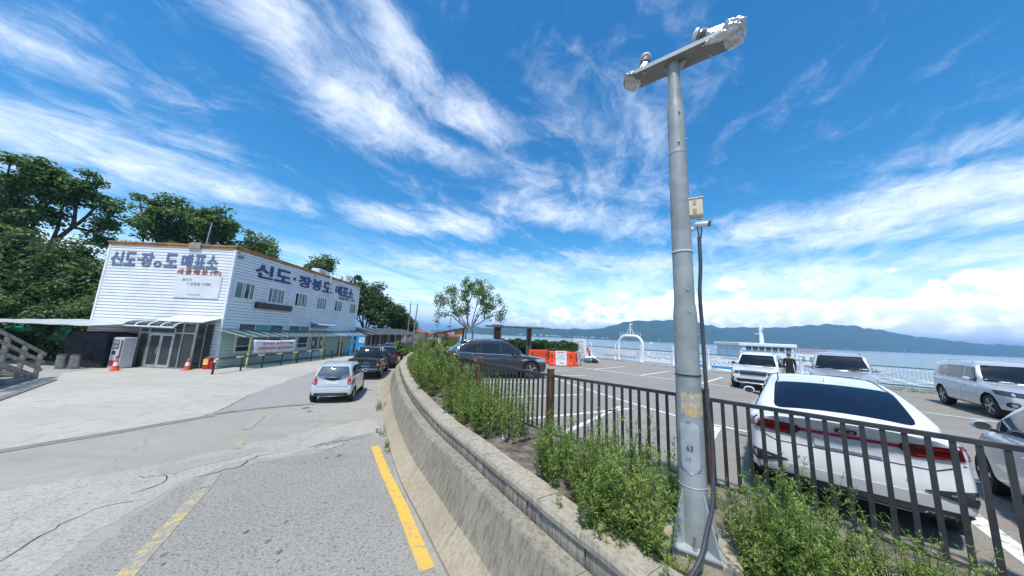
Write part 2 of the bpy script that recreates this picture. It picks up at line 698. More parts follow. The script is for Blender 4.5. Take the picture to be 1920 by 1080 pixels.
M_CRACK = pmat('crack_fill', (0.045, 0.044, 0.042), 0.95, var=0.3)
M_SOIL = pmat('planter_soil', (0.19, 0.16, 0.125), 0.95, var=0.3, vscale=5, bump=0.8, bscale=30)
M_LAND = pmat('bare_land', (0.16, 0.15, 0.10), 0.95, var=0.25, vscale=0.2, bump=0.3, bscale=3)


def paintmat(name, col, wear, under=(0.285, 0.27, 0.245, 1)):
    m = bpy.data.materials.new(name)
    m.use_nodes = True
    q = NT(m.node_tree)
    b = q.n['Principled BSDF']
    b.inputs['Roughness'].default_value = 0.75
    tc = q.new('ShaderNodeTexCoord')
    v = tc.outputs['Object']
    n = q.noise(v, 9, 9, 0.72, 0.3)
    n2 = q.noise(v, 60, 3, 0.7)
    w = q.sstep(q.math('ADD', n, q.math('MULTIPLY', n2, 0.35)), 0.88 - wear, 0.98 - wear)
    c = q.mix(w, (*col, 1), under)
    q.l.new(q.mix(q.sstep(q.noise(v, 1.3, 4), 0.4, 0.7, 0, 0.25), c, (0.35, 0.3, 0.2, 1)), b.inputs['Base Color'])
    MATS[name] = m
    return m


M_YEL = paintmat('yellow_road_paint', (0.68, 0.42, 0.06), 0.17)
M_YELF = paintmat('faded_yellow_paint', (0.56, 0.42, 0.13), 0.29)
M_YELG = paintmat('ghost_yellow_paint', (0.46, 0.38, 0.18), 0.33, (0.315, 0.297, 0.262, 1))
M_WHT = paintmat('white_road_paint', (0.72, 0.72, 0.69), 0.16, (0.25, 0.237, 0.215, 1))

# ------------------------------------------------------------------ land, sea, road surfaces
FOOT = catmull([(3.2, -2.6), (1.75, 0.45), (0.78, 1.98), (0.0, 3.18), (-0.69, 4.29), (-1.40, 5.44), (-2.10, 6.56), (-3.29, 8.84), (-4.47, 11.43),
                (-5.95, 15.0), (-7.18, 18.45), (-8.75, 24.5), (-10.1, 31.0), (-11.6, 39.0), (-13.2, 50.0)], 0.55)
LOT_Z = 0.98
SHORE = [(34, -8), (27.5, 7.5), (21.6, 15.9), (15.4, 21.9), (8.9, 31.2), (1.5, 35.0), (-6, 40.0), (-11.5, 52.0)]

o = sheet('ground', [(-260, -60), (40, -60), (34, -8), (27, 6), (21, 15.0), (8, 30.0), (-6, 39), (-12.5, 52), (-13, 75), (-24, 130), (-70, 190), (-260, 220)], -0.05, M_LAND, thick=6)
tag(o, kind='structure')
rp = [(p.x + 0.3, p.y) for p in FOOT] + [(-14.0, 75), (-22, 130), (-34, 130), (-21, 60), (-19.6, 40), (-19.6, 16), (-50, 12), (-50, -25), (6, -25)]
tag(sheet('road', rp, 0.0, M_ROAD), kind='structure')
apron = [(-60, -4), (-18, -1.5), (-12.9, 2.6), (-11.11, 7.12), (-10.46, 8.4), (-9.61, 10.3), (-10.35, 12.0), (-11.16, 13.9), (-12.4, 18.5), (-13.9, 25), (-15.6, 31.5), (-17.2, 40), (-19.4, 40), (-19.4, 20.3), (-60, 20.3)]
tag(sheet('concrete_apron', apron, 0.004, M_APRON, edge=0.045, seg=0.35), kind='structure')
side = [(-12.6, 2.0), (-17.3, 10.6), (-21.1, 14.5), (-23.3, 16.3), (-24.2, 18.3), (-24.0, 20.2), (-60, 20.2), (-60, -4), (-20, -4)]
tag(sheet('side_pavement', side, 0.008, M_PAVE, edge=0.02), kind='structure')
seam = MB()
for a, b in (((-12.9, 2.6), (-17.3, 10.6)), ((-17.3, 10.6), (-21.1, 14.5))):
    seam.beam((a[0], a[1], 0.0), (b[0], b[1], 0.0), 0.22, 0.09)
tag(seam.build('kerb_edge', pmat('kerb_grey', (0.2, 0.195, 0.185), 0.9, var=0.2)), kind='structure')

fresh = [(-3.35, 9.2), (-4.0, 8.5), (-4.42, 7.8), (-5.0, 7.45), (-5.75, 6.75), (-5.9, 6.2), (-5.75, 5.4), (-5.25, 4.2), (-4.9, 3.0), (-4.6, 1.0), (-4.4, -8), (5, -8), (3.0, -2.4), (0.3, 2.6), (-0.9, 4.45), (-2.3, 6.75)]
tag(sheet('road_resurfacing', fresh, 0.004, M_NEW, edge=0.035, seg=0.22), kind='structure')
worn = [(-3.5, 9.5), (-4.05, 8.62), (-4.48, 7.95), (-5.05, 7.55), (-5.85, 6.95), (-6.05, 6.3), (-5.85, 5.3), (-5.4, 4.15), (-5.1, 2.5), (-5.2, 0), (-9.5, 0.5), (-9.6, 3.4), (-8.5, 5.7), (-7.3, 6.7), (-6.5, 7.9), (-5.6, 9.2), (-4.6, 10.6)]
tag(sheet('worn_road_band', worn, 0.003, M_WORN, edge=0.06, seg=0.25), kind='structure')
wp = [(-6.55, 6.35), (-6.4, 6.75), (-6.0, 7.3), (-5.7, 7.75), (-5.95, 7.85), (-6.7, 7.1), (-7.1, 6.6)]
tag(sheet('patched_asphalt', wp, 0.0075, M_ROAD, edge=0.05, seg=0.15), kind='structure')
wp = [(-3.75, 9.0), (-4.25, 8.45), (-4.75, 8.0), (-4.9, 8.15), (-4.5, 8.75), (-3.95, 9.25)]
tag(sheet('patched_asphalt', wp, 0.0075, M_NEW, edge=0.05, seg=0.15), kind='structure')
as2 = [(-9.69, 10.37), (-11.1, 13.9), (-12.3, 18.6), (-13.3, 23.0), (-11.6, 23.0), (-9.6, 17.0), (-8.0, 13.0), (-7.75, 12.3), (-8.85, 11.4)]
tag(sheet('resurfaced_strip', as2, 0.0055, groundmat('strip_asphalt', (0.285, 0.275, 0.255), (0.23, 0.222, 0.206), (0.32, 0.308, 0.286), 0.25, 55, 0.3), edge=0.03, seg=0.3), kind='structure')


def crack(name, pts, w=0.03, z=0.012):
    c = catmull(pts, 0.12)
    l, r = [], []
    for i, p in enumerate(c):
        t = (c[min(i + 1, len(c) - 1)] - c[max(i - 1, 0)]).normalized()
        n = Vector((-t.y, t.x))
        p = p + n * random.gauss(0, 0.035)
        ww = w * (0.35 + random.random() * 0.9) * math.sin(math.pi * (i + 0.5) / len(c)) ** 0.4
        l.append(p + n * ww / 2)
        r.append(p - n * ww / 2)
    m = MB()
    m.grid([[(a.x, a.y, z), (b.x, b.y, z)] for a, b in zip(r, l)])
    return tag(m.build(name, M_CRACK), kind='structure')


crack('road_crack', [(-9.65, 10.35), (-9.2, 10.9), (-8.6, 11.4), (-7.9, 11.9), (-7.3, 12.2)], 0.036)
crack('road_crack', [(-11.1, 7.1), (-10.5, 8.35), (-9.7, 10.2), (-10.3, 11.9), (-11.2, 13.9)], 0.027)
crack('road_crack', [(-5.95, 6.3), (-5.6, 6.9), (-5.65, 7.4), (-5.3, 7.75)], 0.021)
crack('road_crack', [(-7.0, 6.2), (-6.5, 6.3), (-6.3, 6.05), (-6.45, 5.7)], 0.024)
crack('road_crack', [(-4.9, 8.0), (-4.6, 8.35), (-4.3, 8.55), (-4.0, 9.0)], 0.030)
crack('road_crack', [(-4.45, 7.85), (-4.2, 8.35), (-4.25, 8.6)], 0.018)
crack('road_crack', [(-6.0, 5.6), (-6.4, 5.2), (-6.3, 4.6), (-6.0, 4.0)], 0.015)

def stainspots(name, spots, mat, z):
    m = MB()
    for (x, y, r_) in spots:
        n = 14
        k = len(m.v)
        ph = random.uniform(0, 6)
        vs = [(x, y, z)]
        for i in range(n):
            a = 2 * math.pi * i / n
            rr = r_ * (0.7 + 0.3 * math.sin(3 * a + ph) * math.sin(2 * a) + random.uniform(-0.12, 0.12))
            vs.append((x + rr * math.cos(a) * 0.8, y + rr * math.sin(a) * 1.3, z))
        m.add(vs, [(0, i + 1, (i + 1) % n + 1) for i in range(n)])
    o = m.build(name, mat)
    return tag(o, 'dark oil spots and small patches scattered over the road', 'stains', kind='stuff')


rs = random.Random(21)
spots = [(rs.uniform(-5, -1.5), rs.uniform(4.2, 8.5), rs.uniform(0.015, 0.055)) for _ in range(13)]
spots = [p for p in spots if p[0] < -1.05 - (p[1] - 4.3) * 0.6]
spots += [(-7.4, 11.6, 0.16), (-7.0, 11.2, 0.10), (-3.9, 7.6, 0.09), (-4.1, 7.45, 0.06)]
stainspots('road_stains', spots, pmat('oil_stain', (0.15, 0.142, 0.128), 0.8, var=0.2), 0.0085)
# painted markings on the road
def stripe(name, pts, w, z, mat):
    c = [Vector(p) for p in pts]
    rows = []
    for i, p in enumerate(c):
        t = (c[min(i + 1, len(c) - 1)] - c[max(i - 1, 0)]).normalized()
        n = Vector((-t.y, t.x)) * w / 2
        rows.append([((p - n).x, (p - n).y, z), ((p + n).x, (p + n).y, z)])
    return tag(MB().grid(rows).build(name, mat), kind='structure')


stripe('yellow_edge_line', [(-0.92, 4.3), (-1.75, 5.68), (-2.6, 7.0), (-3.36, 8.27)], 0.19, 0.0105, M_YEL)
stripe('yellow_centre_line', [(-4.05, 3.2), (-4.36, 3.95), (-4.9, 4.95), (-5.42, 5.95)], 0.19, 0.0105, M_YELF)
stripe('yellow_centre_line', [(-5.45, 6.0), (-5.75, 6.5)], 0.17, 0.0115, M_YELG)
stripe('yellow_centre_line', [(-6.45, 7.75), (-6.78, 8.2)], 0.2, 0.0115, M_YELF)
stripe('yellow_centre_line', [(-7.4, 9.1), (-8.1, 10.5)], 0.2, 0.0115, M_YELG)
far_edge = [p for p in offs(FOOT, -0.22) if 14.0 < p.y < 34]
stripe('yellow_edge_line', far_edge, 0.16, 0.0105, M_YELF)

stripe('asphalt_joint', catmull([(-12.6, 3.2), (-11.0, 7.15), (-10.35, 8.4), (-9.5, 10.25)], 0.4), 0.30, 0.0105, groundmat('joint_asphalt', (0.215, 0.207, 0.195), (0.165, 0.16, 0.15), (0.25, 0.24, 0.225), 0.25, 55, 0.4))
stripe('asphalt_joint', catmull([(-9.55, 10.35), (-8.9, 11.2), (-8.2, 11.8), (-7.5, 12.2)], 0.4), 0.09, 0.0125, MATS['joint_asphalt'])
# sea
def seamat():
    m = bpy.data.materials.new('sea_water')
    m.use_nodes = True
    q = NT(m.node_tree)
    b = q.n['Principled BSDF']
    tc = q.new('ShaderNodeTexCoord')
    v = tc.outputs['Object']
    mp = q.new('ShaderNodeMapping')
    q.l.new(v, mp.inputs['Vector'])
    mp.inputs['Scale'].default_value = (0.004, 0.02, 1)
    n = q.noise(mp.outputs[0], 1.0, 5, 0.6)
    q.l.new(q.mix(q.sstep(n, 0.4, 0.65), (0.075, 0.135, 0.17, 1), (0.13, 0.19, 0.215, 1)), b.inputs['Base Color'])
    b.inputs['Roughness'].default_value = 0.22
    w1 = q.noise(v, 0.9, 4, 0.6)
    w2 = q.noise(v, 0.12, 3, 0.6)
    bp = q.new('ShaderNodeBump')
    bp.inputs['Strength'].default_value = 0.6
    bp.inputs['Distance'].default_value = 0.35
    q.l.new(q.math('ADD', w1, w2), bp.inputs['Height'])
    q.l.new(bp.outputs[0], b.inputs['Normal'])
    return m


tag(sheet('sea', [(-9000, -3000), (12000, -3000), (12000, 14000), (-9000, 14000)], -4.0, seamat()), kind='structure')

# hills across the water
def hillmat():
    m = bpy.data.materials.new('forested_hills')
    m.use_nodes = True
    q = NT(m.node_tree)
    b = q.n['Principled BSDF']
    b.inputs['Roughness'].default_value = 1.0
    b.inputs['Specular IOR Level'].default_value = 0.0
    tc = q.new('ShaderNodeTexCoord')
    n = q.noise(tc.outputs['Object'], 0.02, 8, 0.7)
    n2 = q.noise(tc.outputs['Object'], 0.004, 4, 0.6)
    c = q.mix(q.sstep(n, 0.35, 0.7), (0.022, 0.045, 0.020, 1), (0.05, 0.08, 0.032, 1))
    c = q.mix(q.sstep(n2, 0.62, 0.70, 0, 0.5), c, (0.2, 0.19, 0.13, 1))
    q.l.new(c, b.inputs['Base Color'])
    return m


M_HILL = hillmat()


CREST_A = [(-260, 40), (40, 66), (199, 71), (268, 60), (337, 68), (475, 65), (660, 70), (798, 83), (891, 119), (960, 140), (1016, 149), (1123, 161), (1262, 167), (1411, 182), (1541, 183), (1633, 169), (1725, 150), (1863, 137), (2049, 145), (2234, 148), (2398, 164), (2609, 187), (2796, 197), (2936, 201), (3072, 179), (3256, 169), (3439, 149), (3665, 122), (3892, 100), (4120, 90), (4439, 78), (4801, 60), (5400, 30)]
CREST_B = [(-900, 0), (-760, 20), (-581, 39), (-492, 60), (-402, 64), (-335, 61), (-256, 49), (-160, 50), (-70, 60), (19, 73), (212, 78), (320, 95), (500, 80), (700, 40)]


def hill_range(name, crest, yc, ys):
    xs = np.array([c[0] for c in crest], float)
    zs = np.array([c[1] for c in crest], float)
    X = np.linspace(xs[0], xs[-1], 260)
    Z = np.interp(X, xs, zs)
    rows = []
    for k in range(26):
        t = k / 18.0
        row = []
        for x, z in zip(X, Z):
            y = ys + (yc - ys) * t
            prof = math.sin(min(t, 1.0) * math.pi / 2) ** 1.15 if t <= 1 else math.cos((t - 1) / 0.45 * math.pi / 2) ** 0.8
            s = (y / yc)
            wob = math.sin(x * 0.011 + k * 0.7) * 0.05 + math.sin(x * 0.031 - k * 1.3) * 0.03
            h = (z + 4 + 5 * math.sin(x * 0.019) * math.sin(x * 0.0071 + 1) + 3 * math.sin(x * 0.047)) * max(0.0, prof * (1 + wob * (1 - abs(2 * min(t, 1) - 1)))) + (random.random() * 6.5 if 0.05 < t < 1.2 else 0)
            row.append((x * s, y + 40 * math.sin(x * 0.004), -4.2 + h))
        rows.append(row)
    o = MB().grid(rows).build(name, M_HILL, smooth=80)
    return tag(o, kind='structure')


hill_range('island_hills', CREST_A, 2600, 1900)
hill_range('distant_hills', CREST_B, 3400, 2700)
for i, (x0, x1, y0, y1) in enumerate([(100, 900, 1450, 1600), (1200, 2400, 1300, 1380), (2300, 3900, 1500, 1580), (-200, 500, 1750, 1900)]):
    pts = [(x0 + (x1 - x0) * t, y0 + 40 * math.sin(7 * t + i) * math.sin(math.pi * t)) for t in np.linspace(0, 1, 14)]
    pts += [(x0 + (x1 - x0) * t, y1 + 30 * math.sin(5 * t + i)) for t in np.linspace(1, 0, 14)]
    tag(sheet('mudflat', pts, -3.9, pmat('wet_sand', (0.36, 0.33, 0.28), 0.7, vscale=0.02)), kind='structure')
vil = MB()
for i in range(150):
    a = random.random()
    x = random.choice([random.uniform(50, 640), random.uniform(900, 1500), random.uniform(1900, 2700)])
    y = 1925 + random.uniform(-5, 40)
    s = y / 2600
    w = random.uniform(6, 16)
    vil.box((x, y + 40 * math.sin(x / s * 0.004) + 10, 4), (w, 8, random.uniform(7, 15)))
for x, y, z in [(1790, 2330, 66), (1825, 2330, 60), (1850, 2325, 56), (1870, 2330, 60), (1900, 2330, 58)]:
    vil.box((x, y - 40, z), (26, 10, 9))
tag(vil.build('far_village', pmat('far_pale_walls', (0.6, 0.58, 0.55), 0.8)), 'pale specks of houses along the far island shore', 'village', kind='stuff')

# haze: one closed even volume round everything
hm = bpy.data.materials.new('haze_air')
hm.use_nodes = True
hm.node_tree.nodes.clear()
ho = hm.node_tree.nodes.new('ShaderNodeOutputMaterial')
hv = hm.node_tree.nodes.new('ShaderNodeVolumePrincipled')
hv.inputs['Color'].default_value = (0.32, 0.62, 1.0, 1)
hv.inputs['Density'].default_value = 0.00026
hv.inputs['Anisotropy'].default_value = 0.0
hm.node_tree.links.new(hv.outputs[0], ho.inputs['Volume'])
hz = MB().box2((-9500, -3500, -8.0), (12500, 14500, 215)).build('haze', hm)
tag(hz, kind='stuff')

# ------------------------------------------------------------------ car park slab and its markings
lot = [(p.x, p.y) for p in offs(FOOT, 0.96)] + list(reversed(SHORE))
tag(sheet('car_park', lot, LOT_Z, M_LOT, thick=6), kind='structure')
FENCE = [(6.2, 0.55), (4.62, 2.66), (2.86, 4.52), (0.87, 6.36), (-0.81, 8.56), (-2.05, 10.95), (-3.2, 13.4), (-4.3, 15.9), (-5.3, 18.4), (-6.25, 21.0), (-7.1, 23.6), (-7.9, 26.2), (-8.8, 30.0)]
soil = [(p.x, p.y) for p in offs(FOOT, 0.96) if p.y < 33] + [(a + 0.12, b + 0.05) for a, b in reversed(FENCE)]
tag(sheet('planter_soil', soil, 1.07, M_SOIL, thick=0.3), kind='structure')
kerbm = MB()
sh = catmull(SHORE, 1.0)
inn = offs(sh, -0.95)
rows = []
for a, b in zip(sh, inn):
    rows.append([(b.x, b.y, LOT_Z + 0.0), (b.x, b.y, LOT_Z + 0.12), (a.x, a.y, LOT_Z + 0.13), (a.x, a.y, LOT_Z - 0.2)])
kerbm.grid(rows)
tag(kerbm.build('quay_kerb', pmat('quay_concrete', (0.46, 0.44, 0.40), 0.85, var=0.15, vscale=1.5, grime=0.3)), kind='structure')
BAY = Vector((0.60, 0.80))
def bay(p, l, w=0.13, d=BAY):
    a = Vector(p)
    b = a + d.normalized() * l
    stripe('parking_line', [a, b], w, LOT_Z + 0.004, M_WHT)
aisle = [(0.6, 20.6), (1.45, 17.3), (2.31, 14.81), (3.45, 11.4), (4.68, 8.57), (5.5, 7.55), (7.2, 5.6), (9.3, 3.2), (11, 1.2)]
stripe('parking_line', catmull(aisle, 0.5), 0.13, LOT_Z + 0.008, M_WHT)
bay((2.62, 4.75), 3.9, 0.2, Vector((2.9, 3.4)))
bay((5.05, 3.0), 5.0, 0.2, Vector((0.62, 0.8)))
bay((1.0, 6.45), 3.9, 0.13, Vector((0.72, 0.9)))
bay((0.3, 7.6), 3.85, 0.13, Vector((0.9, 0.45)))
bay((-0.7, 9.9), 3.6, 0.13, Vector((0.93, 0.35)))
bay((-2.0, 12.6), 3.6, 0.13, Vector((0.95, 0.3)))
rl = [(1.2, 24.6), (5.48, 20.1), (10.68, 14.55), (14.5, 10.2), (18.5, 5.6)]
stripe('parking_line', rl, 0.15, LOT_Z + 0.008, M_WHT)
for k in range(9):
    a = Vector((3.4, 22.3)).lerp(Vector((18.0, 6.3)), k / 7.0)
    bay((a.x, a.y), 4.6, 0.14, Vector((0.72, 0.69)))
for a, b in (((0.9, 17.0), (3.6, 18.6)), ((1.6, 15.6), (4.2, 16.6))):
    stripe('parking_line', [a, b], 0.13, LOT_Z + 0.012, M_WHT)

# ------------------------------------------------------------------ roadside barrier wall, block wall
def stainmat(name, base, dark, tan, drip=0.5, hscale=2.0):
    m = bpy.data.materials.new(name)
    m.use_nodes = True
    q = NT(m.node_tree)
    b = q.n['Principled BSDF']
    b.inputs['Roughness'].default_value = 0.92
    b.inputs['Specular IOR Level'].default_value = 0.2
    tc = q.new('ShaderNodeTexCoord')
    v = tc.outputs['Object']
    mp = q.new('ShaderNodeMapping')
    q.l.new(v, mp.inputs['Vector'])
    mp.inputs['Scale'].default_value = (13.0, 13.0, 0.45)
    dr = q.noise(mp.outputs[0], 1.3, 7, 0.65, 0.2)
    macro = q.noise(v, 0.9, 6, 0.6, 0.4)
    pit = q.noise(v, 34, 4, 0.65)
    c = q.mix(q.sstep(macro, 0.34, 0.66), base, tan)
    c = q.mix(q.math('MULTIPLY', q.sstep(dr, 0.42, 0.66), drip), c, dark)
    c = q.mix(q.sstep(pit, 0.60, 0.70, 0, 0.55), c, tuple(x * 0.45 for x in dark))
    c = q.mix(q.sstep(q.noise(v, 21, 5, 0.7), 0.62, 0.70, 0, 0.5), c, tuple(min(1, x * 1.5) for x in tan))
    q.l.new(c, b.inputs['Base Color'])
    bp = q.new('ShaderNodeBump')
    bp.inputs['Strength'].default_value = 0.6
    bp.inputs['Distance'].default_value = 0.012
    q.l.new(q.math('ADD', pit, macro), bp.inputs['Height'])
    q.l.new(bp.outputs[0], b.inputs['Normal'])
    MATS[name] = m
    return m


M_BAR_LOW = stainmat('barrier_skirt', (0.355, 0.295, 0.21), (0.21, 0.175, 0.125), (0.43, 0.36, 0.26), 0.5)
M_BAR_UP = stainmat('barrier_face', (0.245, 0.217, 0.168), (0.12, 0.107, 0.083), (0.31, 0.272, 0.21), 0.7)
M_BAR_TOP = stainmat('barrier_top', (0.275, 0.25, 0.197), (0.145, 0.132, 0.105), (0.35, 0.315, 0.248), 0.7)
M_BLOCK = stainmat('split_block', (0.27, 0.24, 0.195), (0.125, 0.112, 0.092), (0.36, 0.32, 0.262), 0.8)
M_CAP = stainmat('cap_stone', (0.36, 0.315, 0.248), (0.21, 0.184, 0.147), (0.44, 0.387, 0.31), 0.6)


class Path2:
    def __init__(self, pts):
        self.p = pts
        self.s = [0.0]
        for a, b in zip(pts, pts[1:]):
            self.s.append(self.s[-1] + (b - a).length)
        self.len = self.s[-1]

    def at(self, s, d=0.0):
        s = min(max(s, 0.0), self.len - 1e-4)
        i = int(np.searchsorted(self.s, s, 'right')) - 1
        i = min(max(i, 0), len(self.p) - 2)
        a, b = self.p[i], self.p[i + 1]
        q = a.lerp(b, (s - self.s[i]) / max(1e-6, self.s[i + 1] - self.s[i]))
        # smooth tangent
        t0 = (self.p[min(i + 1, len(self.p) - 1)] - self.p[max(i - 1, 0)]).normalized()
        t1 = (self.p[min(i + 2, len(self.p) - 1)] - self.p[i]).normalized()
        t = t0.lerp(t1, (s - self.s[i]) / max(1e-6, self.s[i + 1] - self.s[i])).normalized()
        return Vector((q.x + t.y * d, q.y - t.x * d)), t


FP = Path2(FOOT)


def sweep(prof, s0, s1, path, n, jit=0.0):
    """closed profile [(offset, z)] swept along the path; capped"""
    m = MB()
    k = len(prof)
    vs = []
    for i in range(n + 1):
        s = s0 + (s1 - s0) * i / n
        for (d, z) in prof:
            p, _ = path.at(s, d + (random.uniform(-jit, jit) if jit else 0))
            vs.append((p.x, p.y, z + (random.uniform(-jit, jit) if jit else 0)))
    fs = []
    for i in range(n):
        for j in range(k):
            a, b = i * k + j, i * k + (j + 1) % k
            fs.append((a, b, b + k, a + k))
    fs.append(tuple(range(k)))
    fs.append(tuple(reversed(range(n * k, n * k + k))))
    m.add(vs, fs)
    return m


bar = empty('concrete_barrier', (0, 0, 0), 0, 'stained concrete safety barrier curving along the road below the block wall', 'barrier')
prof = [(0.0, -0.05), (0.0, 0.055), (0.25, 0.33), (0.272, 0.365), (0.428, 0.845), (0.452, 0.872), (0.54, 0.870), (0.655, 0.865), (0.655, -0.05)]
s = 0.0
seg = 2.05
while s < FP.len - 0.5:
    e = min(s + seg, FP.len)
    me = sweep(prof, s + 0.005, e - 0.005, FP, 7, 0.0025).mesh('barrier_segment')
    me.shade_smooth()
    me.set_sharp_from_angle(angle=R(20))
    o = link_mesh('barrier_segment', me, [M_BAR_LOW, M_BAR_UP, M_BAR_TOP], bar)
    for f in me.polygons:
        zc = f.center.z
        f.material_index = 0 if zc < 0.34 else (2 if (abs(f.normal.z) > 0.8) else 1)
    s = e

blk = empty('block_wall', (0, 0, 0), 0, 'low planter wall of split grey blocks with flat pale cap stones', 'wall')
s = 0.25
while s < 46:
    far = s > 26
    L = (0.5 if not far else 1.6) * random.uniform(0.92, 1.06)
    j = random.uniform(-0.008, 0.008)
    prof = [(0.69 + j, 0.70), (0.682 + j, 0.92), (0.69 + j, 1.028), (0.93, 1.028), (0.93, 0.70)]
    o = sweep(prof, s + 0.010, s + L - 0.010, FP, 3, 0.007).build('block', M_BLOCK, blk)
    s += L
s = 0.1
while s < 46:
    far = s > 26
    L = (0.68 if not far else 2.0) * random.uniform(0.95, 1.05)
    j = random.uniform(-0.006, 0.006)
    prof = [(0.662 + j, 1.03), (0.655 + j, 1.085), (0.672 + j, 1.135 + j * .5), (0.99 + j, 1.138 + j * .5), (1.005, 1.03)]
    o = sweep(prof, s + 0.004, s + L - 0.004, FP, 3, 0.003).build('cap_stone', M_CAP, blk)
    s += L

# ------------------------------------------------------------------ charcoal bar fence with brown posts
M_CHAR = pmat('charcoal_metal', (0.062, 0.064, 0.064), 0.45, 0.4, var=0.15, vscale=6, grime=0.25)
M_BROWN = pmat('brown_wood_slat', (0.205, 0.082, 0.042), 0.6, var=0.25, vscale=5, grime=0.3)
M_DARKCORE = pmat('dark_post_core', (0.035, 0.032, 0.03), 0.5, var=0.1)
M_GREYCAP = pmat('grey_post_cap', (0.22, 0.20, 0.18), 0.6, var=0.15)

fence = empty('bar_fence', (0, 0, 0), 0, 'charcoal metal bar fence with brown posts between the weeds and the car park', 'fence')
ZB, ZT = 0.98, 2.2
for i, (x, y) in enumerate(FENCE):
    a = Vector(FENCE[max(i - 1, 0)])
    b = Vector(FENCE[min(i + 1, len(FENCE) - 1)])
    t = (b - a).normalized()
    rz = math.atan2(t.y, t.x)
    po = empty('fence_post', (x, y, 0), rz)
    po.parent = fence
    top = 2.325
    MB().box((0, 0, (0.85 + top) / 2), (0.06, 0.105, top - 0.85)).build('post_core', M_DARKCORE, po, bevel=0.004)
    for sx in (-1, 1):
        MB().box((sx * 0.044, 0, (0.88 + top) / 2), (0.026, 0.118, top - 0.88)).build('post_slat', M_BROWN, po, bevel=0.004)
    MB().box((0, 0, top + 0.009), (0.124, 0.126, 0.016)).build('post_cap', M_GREYCAP, po, bevel=0.004)
barme = {}
nb = 0
for i in range(len(FENCE) - 1):
    a, b = Vector(FENCE[i]), Vector(FENCE[i + 1])
    t = (b - a).normalized()
    L = (b - a).length
    rz = math.atan2(t.y, t.x)
    p0, p1 = a + t * 0.075, b - t * 0.075
    for nm, z, h in (('top_rail', ZT, 0.05), ('bottom_rail', 1.085, 0.04)):
        MB().beam((p0.x, p0.y, z), (p1.x, p1.y, z), 0.045, h).build(nm, M_CHAR, fence, bevel=0.004)
    n = max(6, int(round((L - 0.15) / 0.142)))
    for k in range(n + 1):
        q = p0.lerp(p1, (k + 0.02) / (n + 0.04))
        if 'b' not in barme:
            o = MB().box((0, 0, 0), (0.042, 0.024, 1.06)).build('bar', M_CHAR, fence)
            barme['b'] = o
        else:
            o = barme['b'].copy()
            COL.objects.link(o)
        o.parent = fence
        o.location = (q.x, q.y, (1.105 + 2.175) / 2)
        o.rotation_euler = (0, 0, rz)
        nb += 1

# ------------------------------------------------------------------ light pole with camera, on its footing
M_POLE = pmat('grey_pole_paint', (0.31, 0.33, 0.33), 0.5, 0.0, var=0.14, vscale=2.6, grime=0.34)
M_PLATE = pmat('pale_metal_plate', (0.37, 0.395, 0.41), 0.5, 0.0, var=0.08, grime=0.1)
M_RUST = pmat('ochre_flaked_paint', (0.46, 0.31, 0.13), 0.8, var=0.35, vscale=14, col2=(0.5, 0.42, 0.3))
M_CABLE = pmat('black_cable', (0.018, 0.019, 0.021), 0.5, var=0.1)
M_CONDUIT = pmat('grey_conduit', (0.055, 0.06, 0.07), 0.55, var=0.15)
M_FOIL = pmat('silver_foil', (0.62, 0.62, 0.60), 0.22, 0.95, var=0.1, bump=1.0, bscale=26)
M_CREAM = pmat('cream_box', (0.62, 0.55, 0.40), 0.5, var=0.06)
M_WHITE = pmat('white_plastic', (0.72, 0.73, 0.73), 0.4, var=0.04)
M_BLACK = pmat('black_plastic', (0.02, 0.02, 0.022), 0.5, var=0.1)
M_STEEL = pmat('galvanised_steel', (0.5, 0.51, 0.52), 0.4, 0.8, var=0.1)
M_BEIGE = stainmat('footing_concrete', (0.40, 0.345, 0.26), (0.28, 0.24, 0.18), (0.46, 0.40, 0.31), 0.3)

PX, PY = 1.78, 3.05
fa = math.atan2(-0.54, 0.84)
f = MB()
f.box((0, 0, -0.16), (0.66, 0.60, 0.62))
ft = f.build('footing_block', M_BEIGE, None, bevel=0.012)
ft.location = (1.85, 3.15, 1.03)
ft.rotation_euler = (0, 0, fa)
tag(ft, 'square beige concrete footing block under the grey light pole', 'footing')
PZ = 1.182
pole = empty('light_pole', (PX, PY, PZ), 0, 'tall grey light pole with foil wrapped twin floodlights and number plate 63', 'light pole')
H0 = 6.2 - PZ


def pr(z):
    return 0.0


shaft = MB()
shaft.lathe([(0.117, 0.0), (0.117, 0.50), (0.121, 0.505), (0.117, 0.51), (0.108, 1.72), (0.108, 2.08), (0.107, 2.10), (0.095, 2.22), (0.0945, 2.28), (0.094, 3.2), (0.086, 3.86), (0.089, 3.865), (0.089, 3.89), (0.086, 3.9), (0.085, 4.42), (0.083, 4.45), (0.066, 4.56), (0.064, 4.62), (0.062, H0)], n=28)
shaft.build('pole_shaft', M_POLE, pole, smooth=14)
bp_ = MB()
bp_.box((0, 0, 0.012), (0.40, 0.40, 0.024), rz=fa)
bp_.build('base_plate', M_PLATE, pole, bevel=0.004)
for k in range(4):
    a = fa + math.pi / 4 + k * math.pi / 2
    m = MB()
    c, s_ = math.cos(a), math.sin(a)
    m.prism([(0.108, 0.024), (0.262, 0.024), (0.262, 0.05), (0.116, 0.47), (0.108, 0.47)], -0.006, 0.006, lambda u, v, h: (u * c - h * s_, u * s_ + h * c, v))
    m.build('base_fin', M_PLATE, pole)
for k in range(4):
    a = fa + k * math.pi / 2
    m = MB()
    x, y = 0.163 * math.cos(a), 0.163 * math.sin(a)
    m.lathe([(0.011, 0.0), (0.011, 0.12)], (x, y, 0.02), 8)
    m.lathe([(0.02, 0.0), (0.02, 0.018)], (x, y, 0.024), 6)
    m.build('anchor_bolt', M_STEEL, pole)
